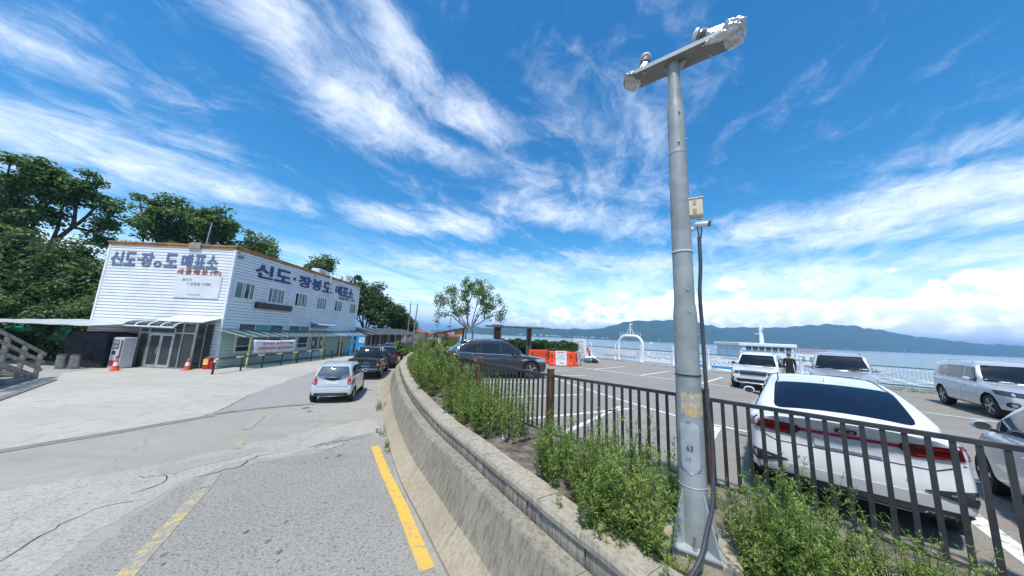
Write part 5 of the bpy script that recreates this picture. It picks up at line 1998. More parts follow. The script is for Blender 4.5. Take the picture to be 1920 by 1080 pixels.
def make_car(name, label, loc, heading, S, cat='car', group=None):
    L, Wd, H = S['L'], S['W'], S['H']
    hw = Wd / 2
    root = empty(name, loc, math.atan2(heading[1], heading[0]), label, cat, group)
    x0, x1 = -L / 2, L / 2
    xr, xf = S['xr'], S['xf']
    wr = S['wr']
    body_m = S['paint']
    plan = S.get('plan', [(x0, 0.86), (x0 + 0.12, 0.93), (x0 + 0.45, 0.985), (x0 + 1.0, 1.0), (x1 - 1.2, 1.0), (x1 - 0.55, 0.97), (x1 - 0.15, 0.89), (x1, 0.80)])
    belt, deck, zbot = S['belt'], S['deck'], S['zbot']
    rx, fxn = S['rearx'], S['frontx']
    st = sorted(set([x0, x0 + 0.07, x0 + 0.2, x0 + 0.45, xr - 0.45, xr, xr + 0.45, (xr + xf) / 2, xf - 0.5, xf, xf + 0.42, x1 - 0.25, x1 - 0.09, x1] + S.get('xst', [])))
    sec = []
    for x in st:
        w = hw * interp(plan, x)
        zb, zs, zd = interp(zbot, x), interp(belt, x), interp(deck, x)
        zd = max(zd, zs + 0.012)
        half = [(0, zb), (0.72 * w, zb), (0.93 * w, zb + 0.03), (0.985 * w, zb + 0.14 * (zs - zb)), (1.0 * w, zb + 0.42 * (zs - zb)), (0.992 * w, zb + 0.70 * (zs - zb)), (0.985 * w, zs - 0.07), (0.955 * w, zs - 0.012),
                (0.90 * w, zs + 0.45 * (zd - zs)), (0.60 * w, zd - 0.012), (0, zd)]
        fr = max(0.0, 1 - (x - x0) / 0.75)
        ff = max(0.0, 1 - (x1 - x) / 0.9)
        pts = []
        for (y, z) in half:
            dx = interp(rx, z) * fr - interp(fxn, z) * ff
            c = (abs(y) / hw) ** 3
            dx += c * (S.get('rc', 0.10) * fr - S.get('fc', 0.22) * ff)
            pts.append((x + dx, y, z))
        sec.append(pts)
    ob = loft(sec, 'body_raw', 2)
    cut = MB()
    ra = wr * 1.13
    for ax in (xr, xf):
        for sy in (-1, 1):
            cut.lathe([(ra, 0), (ra, 0.34)], (ax, sy * (hw + 0.06) - (0.34 if sy > 0 else 0), wr + 0.01), 32, 'Y')
    cme = cut.mesh('cut')
    co = bpy.data.objects.new('cut', cme)
    COL.objects.link(co)
    bo = ob.modifiers.new('b', 'BOOLEAN')
    bo.operation = 'DIFFERENCE'
    bo.object = co
    bo.solver = 'EXACT'
    me = evaluated(ob)
    bpy.data.objects.remove(ob)
    bpy.data.objects.remove(co)
    me.materials.clear()
    for p in me.polygons:
        p.use_smooth = True
    me.set_sharp_from_angle(angle=R(32))
    clad = S.get('clad', 0.0)
    body = link_mesh('body', me, [body_m, M_WELL, M_CLAD], root)
    for p in me.polygons:
        c = p.center
        p.material_index = 0
        for ax in (xr, xf):
            if math.hypot(c.x - ax, c.z - wr - 0.01) < ra + 0.004 and abs(c.y) > hw - 0.33:
                p.material_index = 1
        if 'lowblack' in S and c.z < S['lowblack'][0] and c.x < x0 + S['lowblack'][1]:
            p.material_index = 2
        if p.normal.z < -0.7 and c.z < 0.5:
            p.material_index = 1
    bv_b = BVHTree.FromPolygons([v.co for v in me.vertices], [list(p.vertices) for p in me.polygons])
    bvs = [bv_b]
    # cabin
    ol = S['cabin']
    roofz = max(p[1] for p in ol)
    cst = []
    for a, b in zip(ol, ol[1:]):
        k = max(1, int((b[0] - a[0]) / 0.34))
        for j in range(k):
            cst.append(a[0] + (b[0] - a[0]) * j / k)
    cst.append(ol[-1][0])
    yb_, yr_ = S.get('yb', 0.925), S.get('yr', 0.70)
    sec = []
    for x in cst:
        zt = interp(ol, x)
        bz = interp(belt, x) - 0.02
        w = hw * interp(plan, x)
        zt = max(zt, bz + 0.012)

        def ys(z):
            t = min(1.0, max(0.0, (z - bz) / (roofz - bz)))
            return w * (yb_ + (yr_ - yb_) * t ** 1.15)
        hgt = zt - bz
        cr = min(0.075, hgt * 0.4)
        half = [(0, bz - 0.05), (ys(bz) * 0.98, bz - 0.05), (ys(bz), bz), (ys(bz + 0.5 * hgt), bz + 0.5 * (hgt - cr)), (ys(zt - cr), zt - cr), (ys(zt) - 0.012, zt - cr * 0.32), (ys(zt) - cr * 0.75, zt), (ys(zt) * 0.5, zt + 0.022 * min(1, hgt / .2)), (0, zt + 0.03 * min(1, hgt / .2))]
        fr = max(0.0, 1 - (x - cst[0]) / 0.9)
        ff = max(0.0, 1 - (cst[-1] - x) / 0.9)
        pts = []
        for (y, z) in half:
            c = (abs(y) / hw) ** 2
            pts.append((x + c * (0.13 * fr * S.get('rcc', 1) - 0.20 * ff), y, z))
        sec.append(pts)
    oc = loft(sec, 'cabin_raw', 2)
    mc = evaluated(oc)
    bpy.data.objects.remove(oc)
    mc.materials.clear()
    for p in mc.polygons:
        p.use_smooth = True
    mc.set_sharp_from_angle(angle=R(38))
    cabin = link_mesh('cabin', mc, [S.get('roofpaint', body_m)], root)
    bv_c = BVHTree.FromPolygons([v.co for v in mc.vertices], [list(p.vertices) for p in mc.polygons])
    both = [bv_b, bv_c]

    def side(nm, poly, mat, off=0.006, dep=0.03, r=0.04, tgt=both, parent=root, sides=(1, -1), step=0.10):
        res = []
        for s in sides:
            o = decal(nm, tgt, rounded(poly, r), lambda a, b: (a, s * 3.0, b), (0, -s, 0), off, dep, mat, parent, step)
            if o:
                res.append(o)
        return res

    def rear(nm, poly, mat, off=0.006, dep=0.03, r=0.03, tgt=both, parent=root, mirror=False, step=0.08):
        res = []
        for s in ((1, -1) if mirror else (1,)):
            o = decal(nm, tgt, rounded([(s * a, b) for a, b in poly], r), lambda a, b: (-6.0, a, b), (1, 0, 0), off, dep, mat, parent, step)
            if o:
                res.append(o)
        return res

    def front(nm, poly, mat, off=0.006, dep=0.03, r=0.03, tgt=both, parent=root, mirror=False, step=0.08):
        res = []
        for s in ((1, -1) if mirror else (1,)):
            o = decal(nm, tgt, rounded([(s * a, b) for a, b in poly], r), lambda a, b: (6.0, a, b), (-1, 0, 0), off, dep, mat, parent, step)
            if o:
                res.append(o)
        return res

    def top(nm, poly, mat, off=0.006, dep=0.03, r=0.05, tgt=both, parent=root, step=0.12):
        o = decal(nm, tgt, rounded(poly, r), lambda a, b: (a, b, 4.0), (0, 0, -1), off, dep, mat, parent, step)
        return [o] if o else []

    K = dict(side=side, rear=rear, front=front, top=top, root=root, body=body, cabin=cabin, both=both, bv_b=[bv_b], bv_c=[bv_c], S=S, hw=hw)
    # wheels
    tw = S.get('tw', 0.215)
    rim_r = wr * 0.70
    tm = MB()
    tm.lathe([(rim_r * 0.9, -tw / 2 + 0.02), (rim_r, -tw / 2), (wr - 0.035, -tw / 2 - 0.004), (wr - 0.008, -tw / 2 + 0.025), (wr, 0), (wr - 0.008, tw / 2 - 0.025), (wr - 0.035, tw / 2 + 0.004), (rim_r, tw / 2), (rim_r * 0.9, tw / 2 - 0.02)], n=28, axis='Y')
    tme = tm.mesh('wheel')
    tme.shade_smooth()
    tme.set_sharp_from_angle(angle=R(35))
    tme.materials.append(M_TYRE)
    rm = MB()
    rm.lathe([(rim_r * 1.0, -0.012), (rim_r * 1.0, 0.004), (rim_r * 0.90, 0.0), (rim_r * 0.88, -0.03)], n=28, axis='Y')
    nsp = S.get('spokes', 5)
    for k in range(nsp):
        a = 2 * math.pi * k / nsp
        for da in ((-0.12, 0.12) if S.get('twin', True) else (0,)):
            c, s_ = math.cos(a + da), math.sin(a + da)
            rm.beam((0, 0.0, 0), (c * rim_r * 0.93, -0.004, s_ * rim_r * 0.93), rim_r * (0.13 if S.get('twin', True) else 0.3), 0.03, (0, 1, 0))
    rm.lathe([(rim_r * 0.2, -0.02), (rim_r * 0.2, 0.012), (rim_r * 0.12, 0.018)], n=12, axis='Y')
    rme = rm.mesh('rim')
    rme.materials.append(S.get('rim', M_RIM))
    dm = MB()
    dm.lathe([(rim_r * 0.96, -0.06), (rim_r * 0.96, -0.05)], n=20, axis='Y')
    dme = dm.mesh('brake_disc')
    dme.materials.append(M_WELL)
    for ax in (xr, xf):
        for sy in (1, -1):
            wl = bpy.data.objects.new('wheel', tme)
            COL.objects.link(wl)
            wl.parent = root
            wl.location = (ax, sy * (hw - tw / 2 - 0.028), wr)
            if sy < 0:
                wl.rotation_euler = (0, 0, math.pi)
            for nm, mm in (('rim', rme), ('brake_disc', dme)):
                r_ = bpy.data.objects.new(nm, mm)
                COL.objects.link(r_)
                r_.parent = wl
                r_.location = (0, tw / 2 - 0.012, 0)
    # glass
    for poly in S['sidewin']:
        side('side_window', poly, S.get('sglass', M_SIDEGL), 0.005, 0.02, 0.045)
    if 'dlo' in S:
        pass
    rw = S.get('rearwin')
    if rw:
        if S.get('rw_top'):
            top('rear_window', rw, S.get('glass', M_CGLASS), 0.006, 0.03, 0.10, tgt=[bv_c])
        else:
            rear('rear_window', rw, S.get('glass', M_CGLASS), 0.006, 0.03, 0.08, tgt=[bv_c])
    fw_ = S.get('windscreen')
    if fw_:
        front('windscreen', fw_, M_CGLASS, 0.006, 0.03, 0.07, tgt=[bv_c])
    # door skins
    for poly in S.get('doors', []):
        for o in side('door', poly, body_m, 0.0055, 0.012, 0.05, tgt=[bv_b]):
            ys_ = 1 if o.data.vertices[0].co.y > 0 else -1
            hx = poly[0][0] + 0.14
            hz = interp(belt, hx) - 0.16
            hy = max(abs(v.co.y) for v in o.data.vertices)
            MB().box((hx, ys_ * (hy + 0.012), hz), (0.2, 0.022, 0.028)).build('door_handle', S.get('handle', body_m), o, bevel=0.008)
    # mirrors
    if S.get('mirror'):
        mx, mz = S['mirror']
        for sy in (1, -1):
            mb_ = MB()
            mb_.lathe([(0.0, -0.10), (0.06, -0.095), (0.092, -0.05), (0.10, 0.0), (0.094, 0.05), (0.075, 0.06)], (0, 0, 0), 16, 'X')
            yy = sy * (hw * 1.0 + 0.055)
            mb_.v = [(mx - p[0] * 0.75, yy + p[1] * 0.92, mz + p[2] * 0.66) for p in mb_.v]
            mo = mb_.build('mirror', S.get('mirrorpaint', body_m), root, smooth=50)
            MB().beam((mx - 0.02, sy * hw * 0.90, mz - 0.06), (mx, yy - sy * 0.05, mz - 0.045), 0.06, 0.035).build('mirror_arm', M_BLACK, mo)
            gm = MB().lathe([(0.0, 0.0), (0.078, 0.0), (0.078, 0.004), (0.0, 0.004)], (0, 0, 0), 16, 'X')
            gm.v = [(mx - 0.048 - p[0], yy + p[1] * 0.9, mz + p[2] * 0.65) for p in gm.v]
            gm.build('mirror_glass', M_LAMP_DK, mo)
    return root, K


def roof_rails(K, xa, xb, z0, mat, y=None):
    y = y or K['hw'] * 0.66
    for s in (1, -1):
        zz = lambda x: K['bv_c'][0].ray_cast(Vector((x, s * y, 4)), Vector((0, 0, -1)))[0]
        pts = []
        for i in range(9):
            x = xa + (xb - xa) * i / 8
            h = zz(x)
            if h is None:
                continue
            pts.append(h + Vector((0, 0, 0.012 if i in (0, 8) else z0)))
        MB().tube(pts, 0.018, 8).build('roof_rail', mat, K['root'], smooth=50)


P_WHITE = paint('white_car_paint', (0.72, 0.73, 0.735))
P_SILV = paint('silver_car_paint', (0.50, 0.52, 0.54), 0.35, 0.3)
P_SILV2 = paint('pale_silver_paint', (0.56, 0.58, 0.60), 0.3, 0.3)
P_BLUES = paint('blue_silver_paint', (0.42, 0.47, 0.52), 0.35, 0.28)
P_BLACK = paint('black_car_paint', (0.010, 0.010, 0.012), 0.0, 0.2)
P_GREY = paint('graphite_car_paint', (0.045, 0.045, 0.052), 0.4, 0.26)
P_DGREEN = paint('dark_slate_paint', (0.03, 0.035, 0.042), 0.3, 0.25)
LZ = LOT_Z + 0.004

# --- white saloon seen from behind, nearest the fence
hd = Vector((0.655, 0.755)).normalized()
L_ = 4.58
rear_mid = Vector((4.0, 3.70))
ctr = rear_mid + hd * (L_ / 2)
SED = dict(L=L_, W=1.84, lowblack=(0.36, 0.6), H=1.44, xr=-1.30, xf=1.40, wr=0.325, paint=P_WHITE, glass=M_CGLASSB,
           belt=[(-2.29, 0.95), (-1.6, 0.97), (-0.6, 0.95), (0.7, 0.90), (1.3, 0.87), (2.29, 0.70)],
           deck=[(-2.29, 1.075), (-2.0, 1.085), (-1.5, 1.03), (-0.5, 0.97), (1.0, 0.98), (1.6, 0.92), (2.29, 0.74)],
           zbot=[(-2.29, 0.30), (-1.7, 0.22), (0, 0.18), (1.8, 0.18), (2.29, 0.22)],
           rearx=[(0.2, 0.10), (0.40, 0.02), (0.60, 0.0), (0.74, 0.05), (0.80, 0.075), (0.97, 0.02), (1.08, 0.0), (1.2, 0.0)],
           frontx=[(0.2, 0.06), (0.45, 0.0), (0.6, 0.03), (0.8, 0.12)],
           cabin=[(-1.98, 1.04), (-1.62, 1.17), (-1.20, 1.325), (-0.85, 1.395), (-0.35, 1.43), (0.05, 1.42), (0.38, 1.385), (0.85, 1.16), (1.35, 0.92)],
           yb=0.93, yr=0.66, xst=[-1.95, -1.6],
           sidewin=[[(-1.35, 1.02), (-0.98, 1.30), (-0.40, 1.36), (-0.40, 0.99)], [(-0.32, 0.99), (-0.32, 1.36), (0.25, 1.34), (0.92, 1.02), (0.92, 0.97)]],
           rearwin=[(-1.80, 0.60), (-1.80, -0.60), (-1.02, -0.565), (-1.02, 0.565)], rw_top=True,
           windscreen=[(-0.60, 0.98), (0.60, 0.98), (0.54, 1.34), (-0.54, 1.34)],
           doors=[[(-1.05, 0.33), (-1.05, 0.90), (-0.40, 0.88), (-0.38, 0.30)], [(-0.34, 0.30), (-0.36, 0.88), (0.78, 0.83), (0.86, 0.30)]],
           mirror=(0.72, 1.01), rc=0.17, fc=0.3)
root, K = make_car('white_saloon_car', 'white saloon car with a red light strip across its tail, parked nearest the fence', (ctr.x, ctr.y, LZ), hd, SED)
root.scale = (1.0, 1.06, 1.06)
rear_, side_, top_ = K['rear'], K['side'], K['top']
rear_('tail_light', [(0.89, 0.985), (0.40, 0.965), (0.36, 0.915), (0.45, 0.83), (0.89, 0.87)], M_LAMP_DR, 0.010, 0.02, 0.02, mirror=True)
rear_('light_strip', [(0.37, 0.938), (-0.37, 0.938), (-0.37, 0.902), (0.37, 0.902)], M_LAMP_STRIP, 0.011, 0.02, 0.006)
for a in (0.845, 0.925):
    rear_('tail_light_bar', [(0.84, a + 0.025), (0.48, a + 0.022), (0.50, a + 0.008), (0.84, a + 0.012)], M_LAMP_R, 0.014, 0.006, 0.004, mirror=True)
rear_('boot_seam', [(0.79, 0.82), (0.60, 0.735), (-0.60, 0.735), (-0.79, 0.82), (-0.80, 0.812), (-0.605, 0.727), (0.605, 0.727), (0.80, 0.812)], M_SEAM, 0.003, 0.004, 0.002)
pl_ = rear_('number_plate', [(0.26, 0.865), (-0.26, 0.865), (-0.26, 0.765), (0.26, 0.765)], M_NPL, 0.014, 0.012, 0.01)
rear_('lower_bumper', [(0.60, 0.50), (-0.60, 0.50), (-0.55, 0.36), (0.55, 0.36)], pmat('matt_grey_bumper', (0.55, 0.55, 0.55), 0.55, var=0.03), 0.006, 0.01, 0.04)
rear_('diffuser', [(0.78, 0.385), (-0.78, 0.385), (-0.84, 0.19), (0.84, 0.19)], M_CLAD, 0.012, 0.04, 0.03, step=0.05)
rear_('bumper_vent', [(0.83, 0.60), (0.50, 0.54), (0.55, 0.525), (0.80, 0.455), (0.84, 0.49)], M_CLAD, 0.010, 0.012, 0.012, mirror=True)
rear_('vent_bar', [(0.82, 0.56), (0.66, 0.54), (0.66, 0.528), (0.82, 0.535)], M_SILVERTR, 0.016, 0.005, 0.003, mirror=True)
rear_('exhaust_tip', [(0.68, 0.345), (0.48, 0.345), (0.48, 0.285), (0.68, 0.285)], M_CHROME, 0.016, 0.02, 0.03, mirror=True)
rear_('exhaust_hole', [(0.66, 0.335), (0.50, 0.335), (0.50, 0.295), (0.66, 0.295)], M_WELL, 0.019, 0.004, 0.02, mirror=True)
rear_('badge', [(0.085, 1.005), (-0.085, 1.005), (-0.085, 0.955), (0.085, 0.955)], M_BLACK, 0.010, 0.01, 0.025)
for s in (0.0,):
    rear_('badge_ring', [(0.06, 0.995), (-0.06, 0.995), (-0.06, 0.965), (0.06, 0.965)], M_CHROME, 0.013, 0.005, 0.012)
    rear_('badge_letter', [(0.035, 0.990), (-0.035, 0.990), (-0.035, 0.972), (0.035, 0.972)], M_BLACK, 0.016, 0.004, 0.006)
rear_('parking_sensor', [(0.42, 0.61), (0.395, 0.61), (0.395, 0.585), (0.42, 0.585)], M_SILVERTR, 0.004, 0.004, 0.012, mirror=True)
fin = MB().prism([(-0.92, 1.40), (-0.72, 1.43), (-0.76, 1.445), (-0.88, 1.475)], -0.02, 0.02, lambda a, b, h: (a, h, b))
fin.build('antenna_fin', P_WHITE, root, bevel=0.006)
for s in (1, -1):
    pts = []
    for x in np.linspace(-1.45, 0.3, 10):
        h = K['bv_c'][0].ray_cast(Vector((x, s * (0.525 + 0.03 * (x < -0.9)), 4)), Vector((0, 0, -1)))[0]
        if h:
            pts.append(h + Vector((0, 0, 0.003)))
    MB().tube(pts, 0.008, 5).build('roof_gutter', M_SEAM, root)
front_ = K['front']
front_('headlight', [(0.86, 0.74), (0.42, 0.68), (0.46, 0.60), (0.86, 0.62)], M_LAMP_W, 0.008, 0.02, 0.03, mirror=True)
front_('grille', [(0.40, 0.66), (-0.40, 0.66), (-0.45, 0.36), (0.45, 0.36)], M_CLAD, 0.006, 0.02, 0.05)

# --- small silver hatchback on the road
def hatch_spec(p):
    L = 3.56
    return dict(L=L, W=1.60, H=1.49, xr=-1.22, xf=1.14, wr=0.285, paint=p, tw=0.17, spokes=6, twin=False,
                belt=[(-1.78, 0.98), (-0.5, 0.96), (0.7, 0.90), (1.3, 0.86), (1.78, 0.72)],
                deck=[(-1.78, 1.0), (-0.5, 1.0), (0.95, 1.0), (1.3, 0.94), (1.78, 0.76)],
                zbot=[(-1.78, 0.27), (-1.2, 0.22), (0, 0.2), (1.3, 0.2), (1.78, 0.24)],
                rearx=[(0.2, 0.07), (0.38, 0.01), (0.55, 0.0), (0.62, 0.05), (0.95, 0.10), (1.1, 0.13)],
                frontx=[(0.2, 0.06), (0.45, 0.0), (0.6, 0.04), (0.8, 0.16)],
                cabin=[(-1.68, 0.98), (-1.60, 1.12), (-1.47, 1.33), (-1.34, 1.44), (-0.9, 1.475), (-0.2, 1.485), (0.15, 1.46), (0.42, 1.39), (0.75, 1.20), (1.22, 0.90)],
                yb=0.93, yr=0.70, rcc=1.2, xst=[-1.55], glass=M_HGLASS,
                sidewin=[[(-1.30, 1.04), (-1.24, 1.30), (-1.0, 1.37), (-0.42, 1.39), (-0.42, 1.0)], [(-0.34, 1.0), (-0.34, 1.39), (0.22, 1.36), (0.82, 1.03), (0.82, 0.97)]],
                rearwin=[(-0.60, 1.02), (0.60, 1.02), (0.50, 1.39), (-0.50, 1.39)],
                windscreen=[(-0.56, 0.98), (0.56, 0.98), (0.47, 1.38), (-0.47, 1.38)],
                doors=[[(-0.92, 0.32), (-0.92, 0.90), (-0.42, 0.90), (-0.40, 0.30)], [(-0.36, 0.30), (-0.38, 0.90), (0.72, 0.84), (0.76, 0.30)]],
                mirror=(0.66, 1.02), rc=0.16, fc=0.28)


def hatch_details(K):
    r = K['rear']
    r('tail_light', [(0.74, 1.05), (0.60, 1.03), (0.53, 0.86), (0.55, 0.70), (0.76, 0.72)], M_LAMP_R, 0.012, 0.02, 0.03, mirror=True)
    r('lamp_ring', [(0.70, 0.83), (0.59, 0.83), (0.59, 0.72), (0.70, 0.72)], pmat('pink_lamp_ring', (0.55, 0.28, 0.26), 0.2), 0.016, 0.004, 0.05, mirror=True)
    r('lamp_core', [(0.67, 0.80), (0.62, 0.80), (0.62, 0.75), (0.67, 0.75)], M_LAMP_R, 0.019, 0.004, 0.025, mirror=True)
    r('tailgate_handle', [(0.34, 0.965), (-0.34, 0.965), (-0.22, 0.90), (-0.05, 0.86), (0.05, 0.86), (0.22, 0.90)], M_CLAD, 0.010, 0.01, 0.02)
    r('number_plate', [(0.25, 0.84), (-0.25, 0.84), (-0.25, 0.72), (0.25, 0.72)], M_NPL, 0.012, 0.01, 0.01)
    r('tailgate_seam', [(0.56, 0.64), (-0.56, 0.64), (-0.56, 0.632), (0.56, 0.632)], M_SEAM, 0.004, 0.004, 0.002)
    r('bumper_grille', [(0.58, 0.40), (-0.58, 0.40), (-0.64, 0.28), (0.64, 0.28)], M_CLAD, 0.012, 0.02, 0.03)
    r('wiper', [(0.20, 1.06), (-0.30, 1.045), (-0.30, 1.03), (0.20, 1.045)], M_BLACK, 0.018, 0.01, 0.004)
    f = K['front']
    f('headlight', [(0.72, 0.86), (0.46, 0.78), (0.48, 0.62), (0.72, 0.66)], M_LAMP_W, 0.008, 0.02, 0.05, mirror=True)
    f('grille', [(0.4, 0.66), (-0.4, 0.66), (-0.45, 0.38), (0.45, 0.38)], M_CLAD, 0.006, 0.02, 0.05)


hd = Vector((-0.30, 0.954)).normalized()
rm_ = Vector((-6.98, 12.30))
ctr = rm_ + hd * 1.78
root, K = make_car('silver_hatchback', 'small silver hatchback with red tail lamps, last in the queue on the road', (ctr.x, ctr.y, 0.006), hd, hatch_spec(P_SILV2), group='cars queued on the road')
hatch_details(K)
roof_rails(K, -1.15, 0.1, 0.03, P_SILV2)

# --- small blue-silver hatchback at the right edge of the car park
hd = Vector((0.66, 0.75)).normalized()
fm = Vector((8.2, 4.78))
ctr = fm - hd * 1.78
sp = hatch_spec(P_BLUES)
root, K = make_car('blue_silver_hatchback', 'small blue silver hatchback beside the white saloon at the right edge', (ctr.x, ctr.y, LZ), hd, sp)
hatch_details(K)

# --- black pickup
def pickup_spec(p):
    return dict(L=5.1, W=1.95, H=1.84, xr=-1.42, xf=1.70, wr=0.385, paint=p, tw=0.25, spokes=6,
                belt=[(-2.55, 1.14), (-0.6, 1.13), (0.8, 1.10), (1.4, 1.07), (2.55, 0.92)],
                deck=[(-2.55, 1.17), (-0.6, 1.16), (1.2, 1.16), (1.8, 1.12), (2.55, 0.97)],
                zbot=[(-2.55, 0.46), (-1.5, 0.36), (0, 0.34), (1.8, 0.34), (2.55, 0.38)],
                rearx=[(0.3, 0.10), (0.48, 0.0), (0.64, 0.0), (0.68, 0.09), (1.12, 0.10), (1.3, 0.12)],
                frontx=[(0.3, 0.06), (0.6, 0.0), (0.9, 0.06), (1.1, 0.16)],
                cabin=[(-0.98, 1.12), (-0.86, 1.40), (-0.66, 1.72), (-0.4, 1.79), (0.2, 1.81), (0.5, 1.77), (0.85, 1.62), (1.5, 1.12)],
                yb=0.925, yr=0.68,
                sidewin=[[(-0.78, 1.20), (-0.58, 1.64), (-0.05, 1.70), (-0.05, 1.17)], [(0.03, 1.17), (0.03, 1.70), (0.55, 1.66), (1.12, 1.24), (1.12, 1.16)]],
                rearwin=[(-0.70, 1.22), (0.70, 1.22), (0.60, 1.68), (-0.60, 1.68)],
                windscreen=[(-0.72, 1.20), (0.72, 1.20), (0.62, 1.70), (-0.62, 1.70)],
                doors=[[(-0.80, 0.48), (-0.84, 1.07), (-0.03, 1.05), (-0.01, 0.45)], [(0.03, 0.45), (0.01, 1.05), (1.15, 1.02), (1.18, 0.45)]],
                mirror=(0.98, 1.22), mirrorpaint=M_CHROME, rc=0.08, fc=0.25)


hd = Vector((-0.262, 0.965)).normalized()
rm_ = Vector((-8.55, 18.0))
ctr = rm_ + hd * 2.55
root, K = make_car('black_pickup_truck', 'black crew cab pickup truck waiting in front of the silver hatchback', (ctr.x, ctr.y, 0.006), hd, pickup_spec(P_BLACK), 'pickup truck', 'cars queued on the road')
r = K['rear']
r('tail_light', [(0.93, 1.10), (0.74, 1.09), (0.72, 0.80), (0.93, 0.80)], M_LAMP_R, 0.012, 0.02, 0.06, mirror=True)
r('lamp_reflector', [(0.88, 0.93), (0.78, 0.93), (0.78, 0.83), (0.88, 0.83)], pmat('pale_pink_lens', (0.6, 0.4, 0.4), 0.2), 0.016, 0.004, 0.04, mirror=True)
r('tailgate', [(0.69, 1.13), (-0.69, 1.13), (-0.69, 0.70), (0.69, 0.70)], P_BLACK, 0.008, 0.02, 0.03)
r('bumper', [(0.90, 0.62), (-0.90, 0.62), (-0.88, 0.48), (0.88, 0.48)], M_CLAD, 0.02, 0.03, 0.04)
r('bumper_trim', [(0.86, 0.635), (-0.86, 0.635), (-0.86, 0.605), (0.86, 0.605)], M_CHROME, 0.024, 0.01, 0.01)
r('number_plate', [(0.26, 0.60), (-0.26, 0.60), (-0.26, 0.50), (0.26, 0.50)], M_NPL, 0.026, 0.01, 0.01)
for k in range(7):
    a = 0.33 - 0.11 * k
    r('tailgate_letter', [(a + 0.03, 0.80), (a - 0.03, 0.80), (a - 0.03, 0.75), (a + 0.03, 0.75)], M_CHROME, 0.014, 0.004, 0.008)
K['top']('bed_cover', [(-2.36, 0.80), (-2.36, -0.80), (-1.0, -0.80), (-1.0, 0.80)], M_CLAD, 0.012, 0.02, 0.05, tgt=K['bv_b'])
roof_rails(K, -0.7, 0.4, 0.05, M_SILVERTR)


def suv_spec(p, L=4.7, W=1.9, H=1.70, wr=0.37, box=0.0, **k):
    """box > 0: squarer tail"""
    h = H
    x0, x1 = -L / 2, L / 2
    xr, xf = x0 + 0.95 * L / 4.7, x1 - 0.88 * L / 4.7
    b0 = 0.60 * h + 0.03
    hood = 0.585 * h + 0.03
    d = dict(L=L, W=W, H=h, xr=xr, xf=xf, wr=wr, paint=p, tw=0.235,
             belt=[(x0, b0 + 0.04), (xr, b0 + 0.01), (0.3, b0 - 0.03), (xf - 0.4, b0 - 0.06), (x1, 0.50 * h)],
             deck=[(x0, b0 + 0.06), (xr, b0 + 0.03), (xf - 0.75, hood + 0.07), (xf, hood + 0.02), (x1, 0.53 * h + 0.02)],
             zbot=[(x0, 0.36), (xr, 0.27), (0, 0.25), (xf, 0.25), (x1, 0.29)],
             rearx=[(0.25, 0.12), (0.45, 0.01), (0.62, 0.0), (0.72, 0.05), (1.0, 0.09), (1.3, 0.15)],
             frontx=[(0.25, 0.09), (0.5, 0.0), (0.75, 0.02), (0.98, 0.14)],
             cabin=[(x0 + 0.10, b0 + 0.03), (x0 + 0.24 - 0.06 * box, b0 + 0.22), (x0 + 0.50 - 0.24 * box, h - 0.13), (x0 + 0.72 - 0.3 * box, h - 0.035), (x0 + 1.5, h - 0.005), (-0.05, h), (0.25, h - 0.03), (0.55, h - 0.10), (xf - 0.95, h - 0.27), (xf - 0.33, b0 - 0.02)],
             yb=0.94, yr=0.745, rcc=1.1,
             rearwin=[(-0.64, b0 + 0.09), (0.64, b0 + 0.09), (0.55, h - 0.14), (-0.55, h - 0.14)],
             windscreen=[(-0.40 * W, b0 + 0.04), (0.40 * W, b0 + 0.04), (0.335 * W, h - 0.10), (-0.335 * W, h - 0.10)],
             sidewin=[[(x0 + 0.58 - 0.2 * box, b0 + 0.10), (x0 + 0.72 - 0.2 * box, h - 0.24), (xr + 0.16, h - 0.17), (xr + 0.20, b0 + 0.06)], [(xr + 0.27, b0 + 0.055), (xr + 0.23, h - 0.165), (-0.05, h - 0.15), (-0.05, b0 + 0.035)],
                      [(0.02, b0 + 0.035), (0.02, h - 0.15), (0.50, h - 0.19), (xf - 0.78, b0 + 0.12), (xf - 0.78, b0 + 0.02)]],
             doors=[[(xr + 0.42, 0.42), (xr + 0.18, b0 - 0.28), (xr + 0.22, b0 - 0.05), (-0.04, b0 - 0.08), (-0.02, 0.38)], [(0.02, 0.38), (0.0, b0 - 0.08), (xf - 0.66, b0 - 0.10), (xf - 0.56, 0.38)]],
             mirror=(xf - 0.92, b0 + 0.09), rc=0.14, fc=0.26)
    d.update(k)
    return d


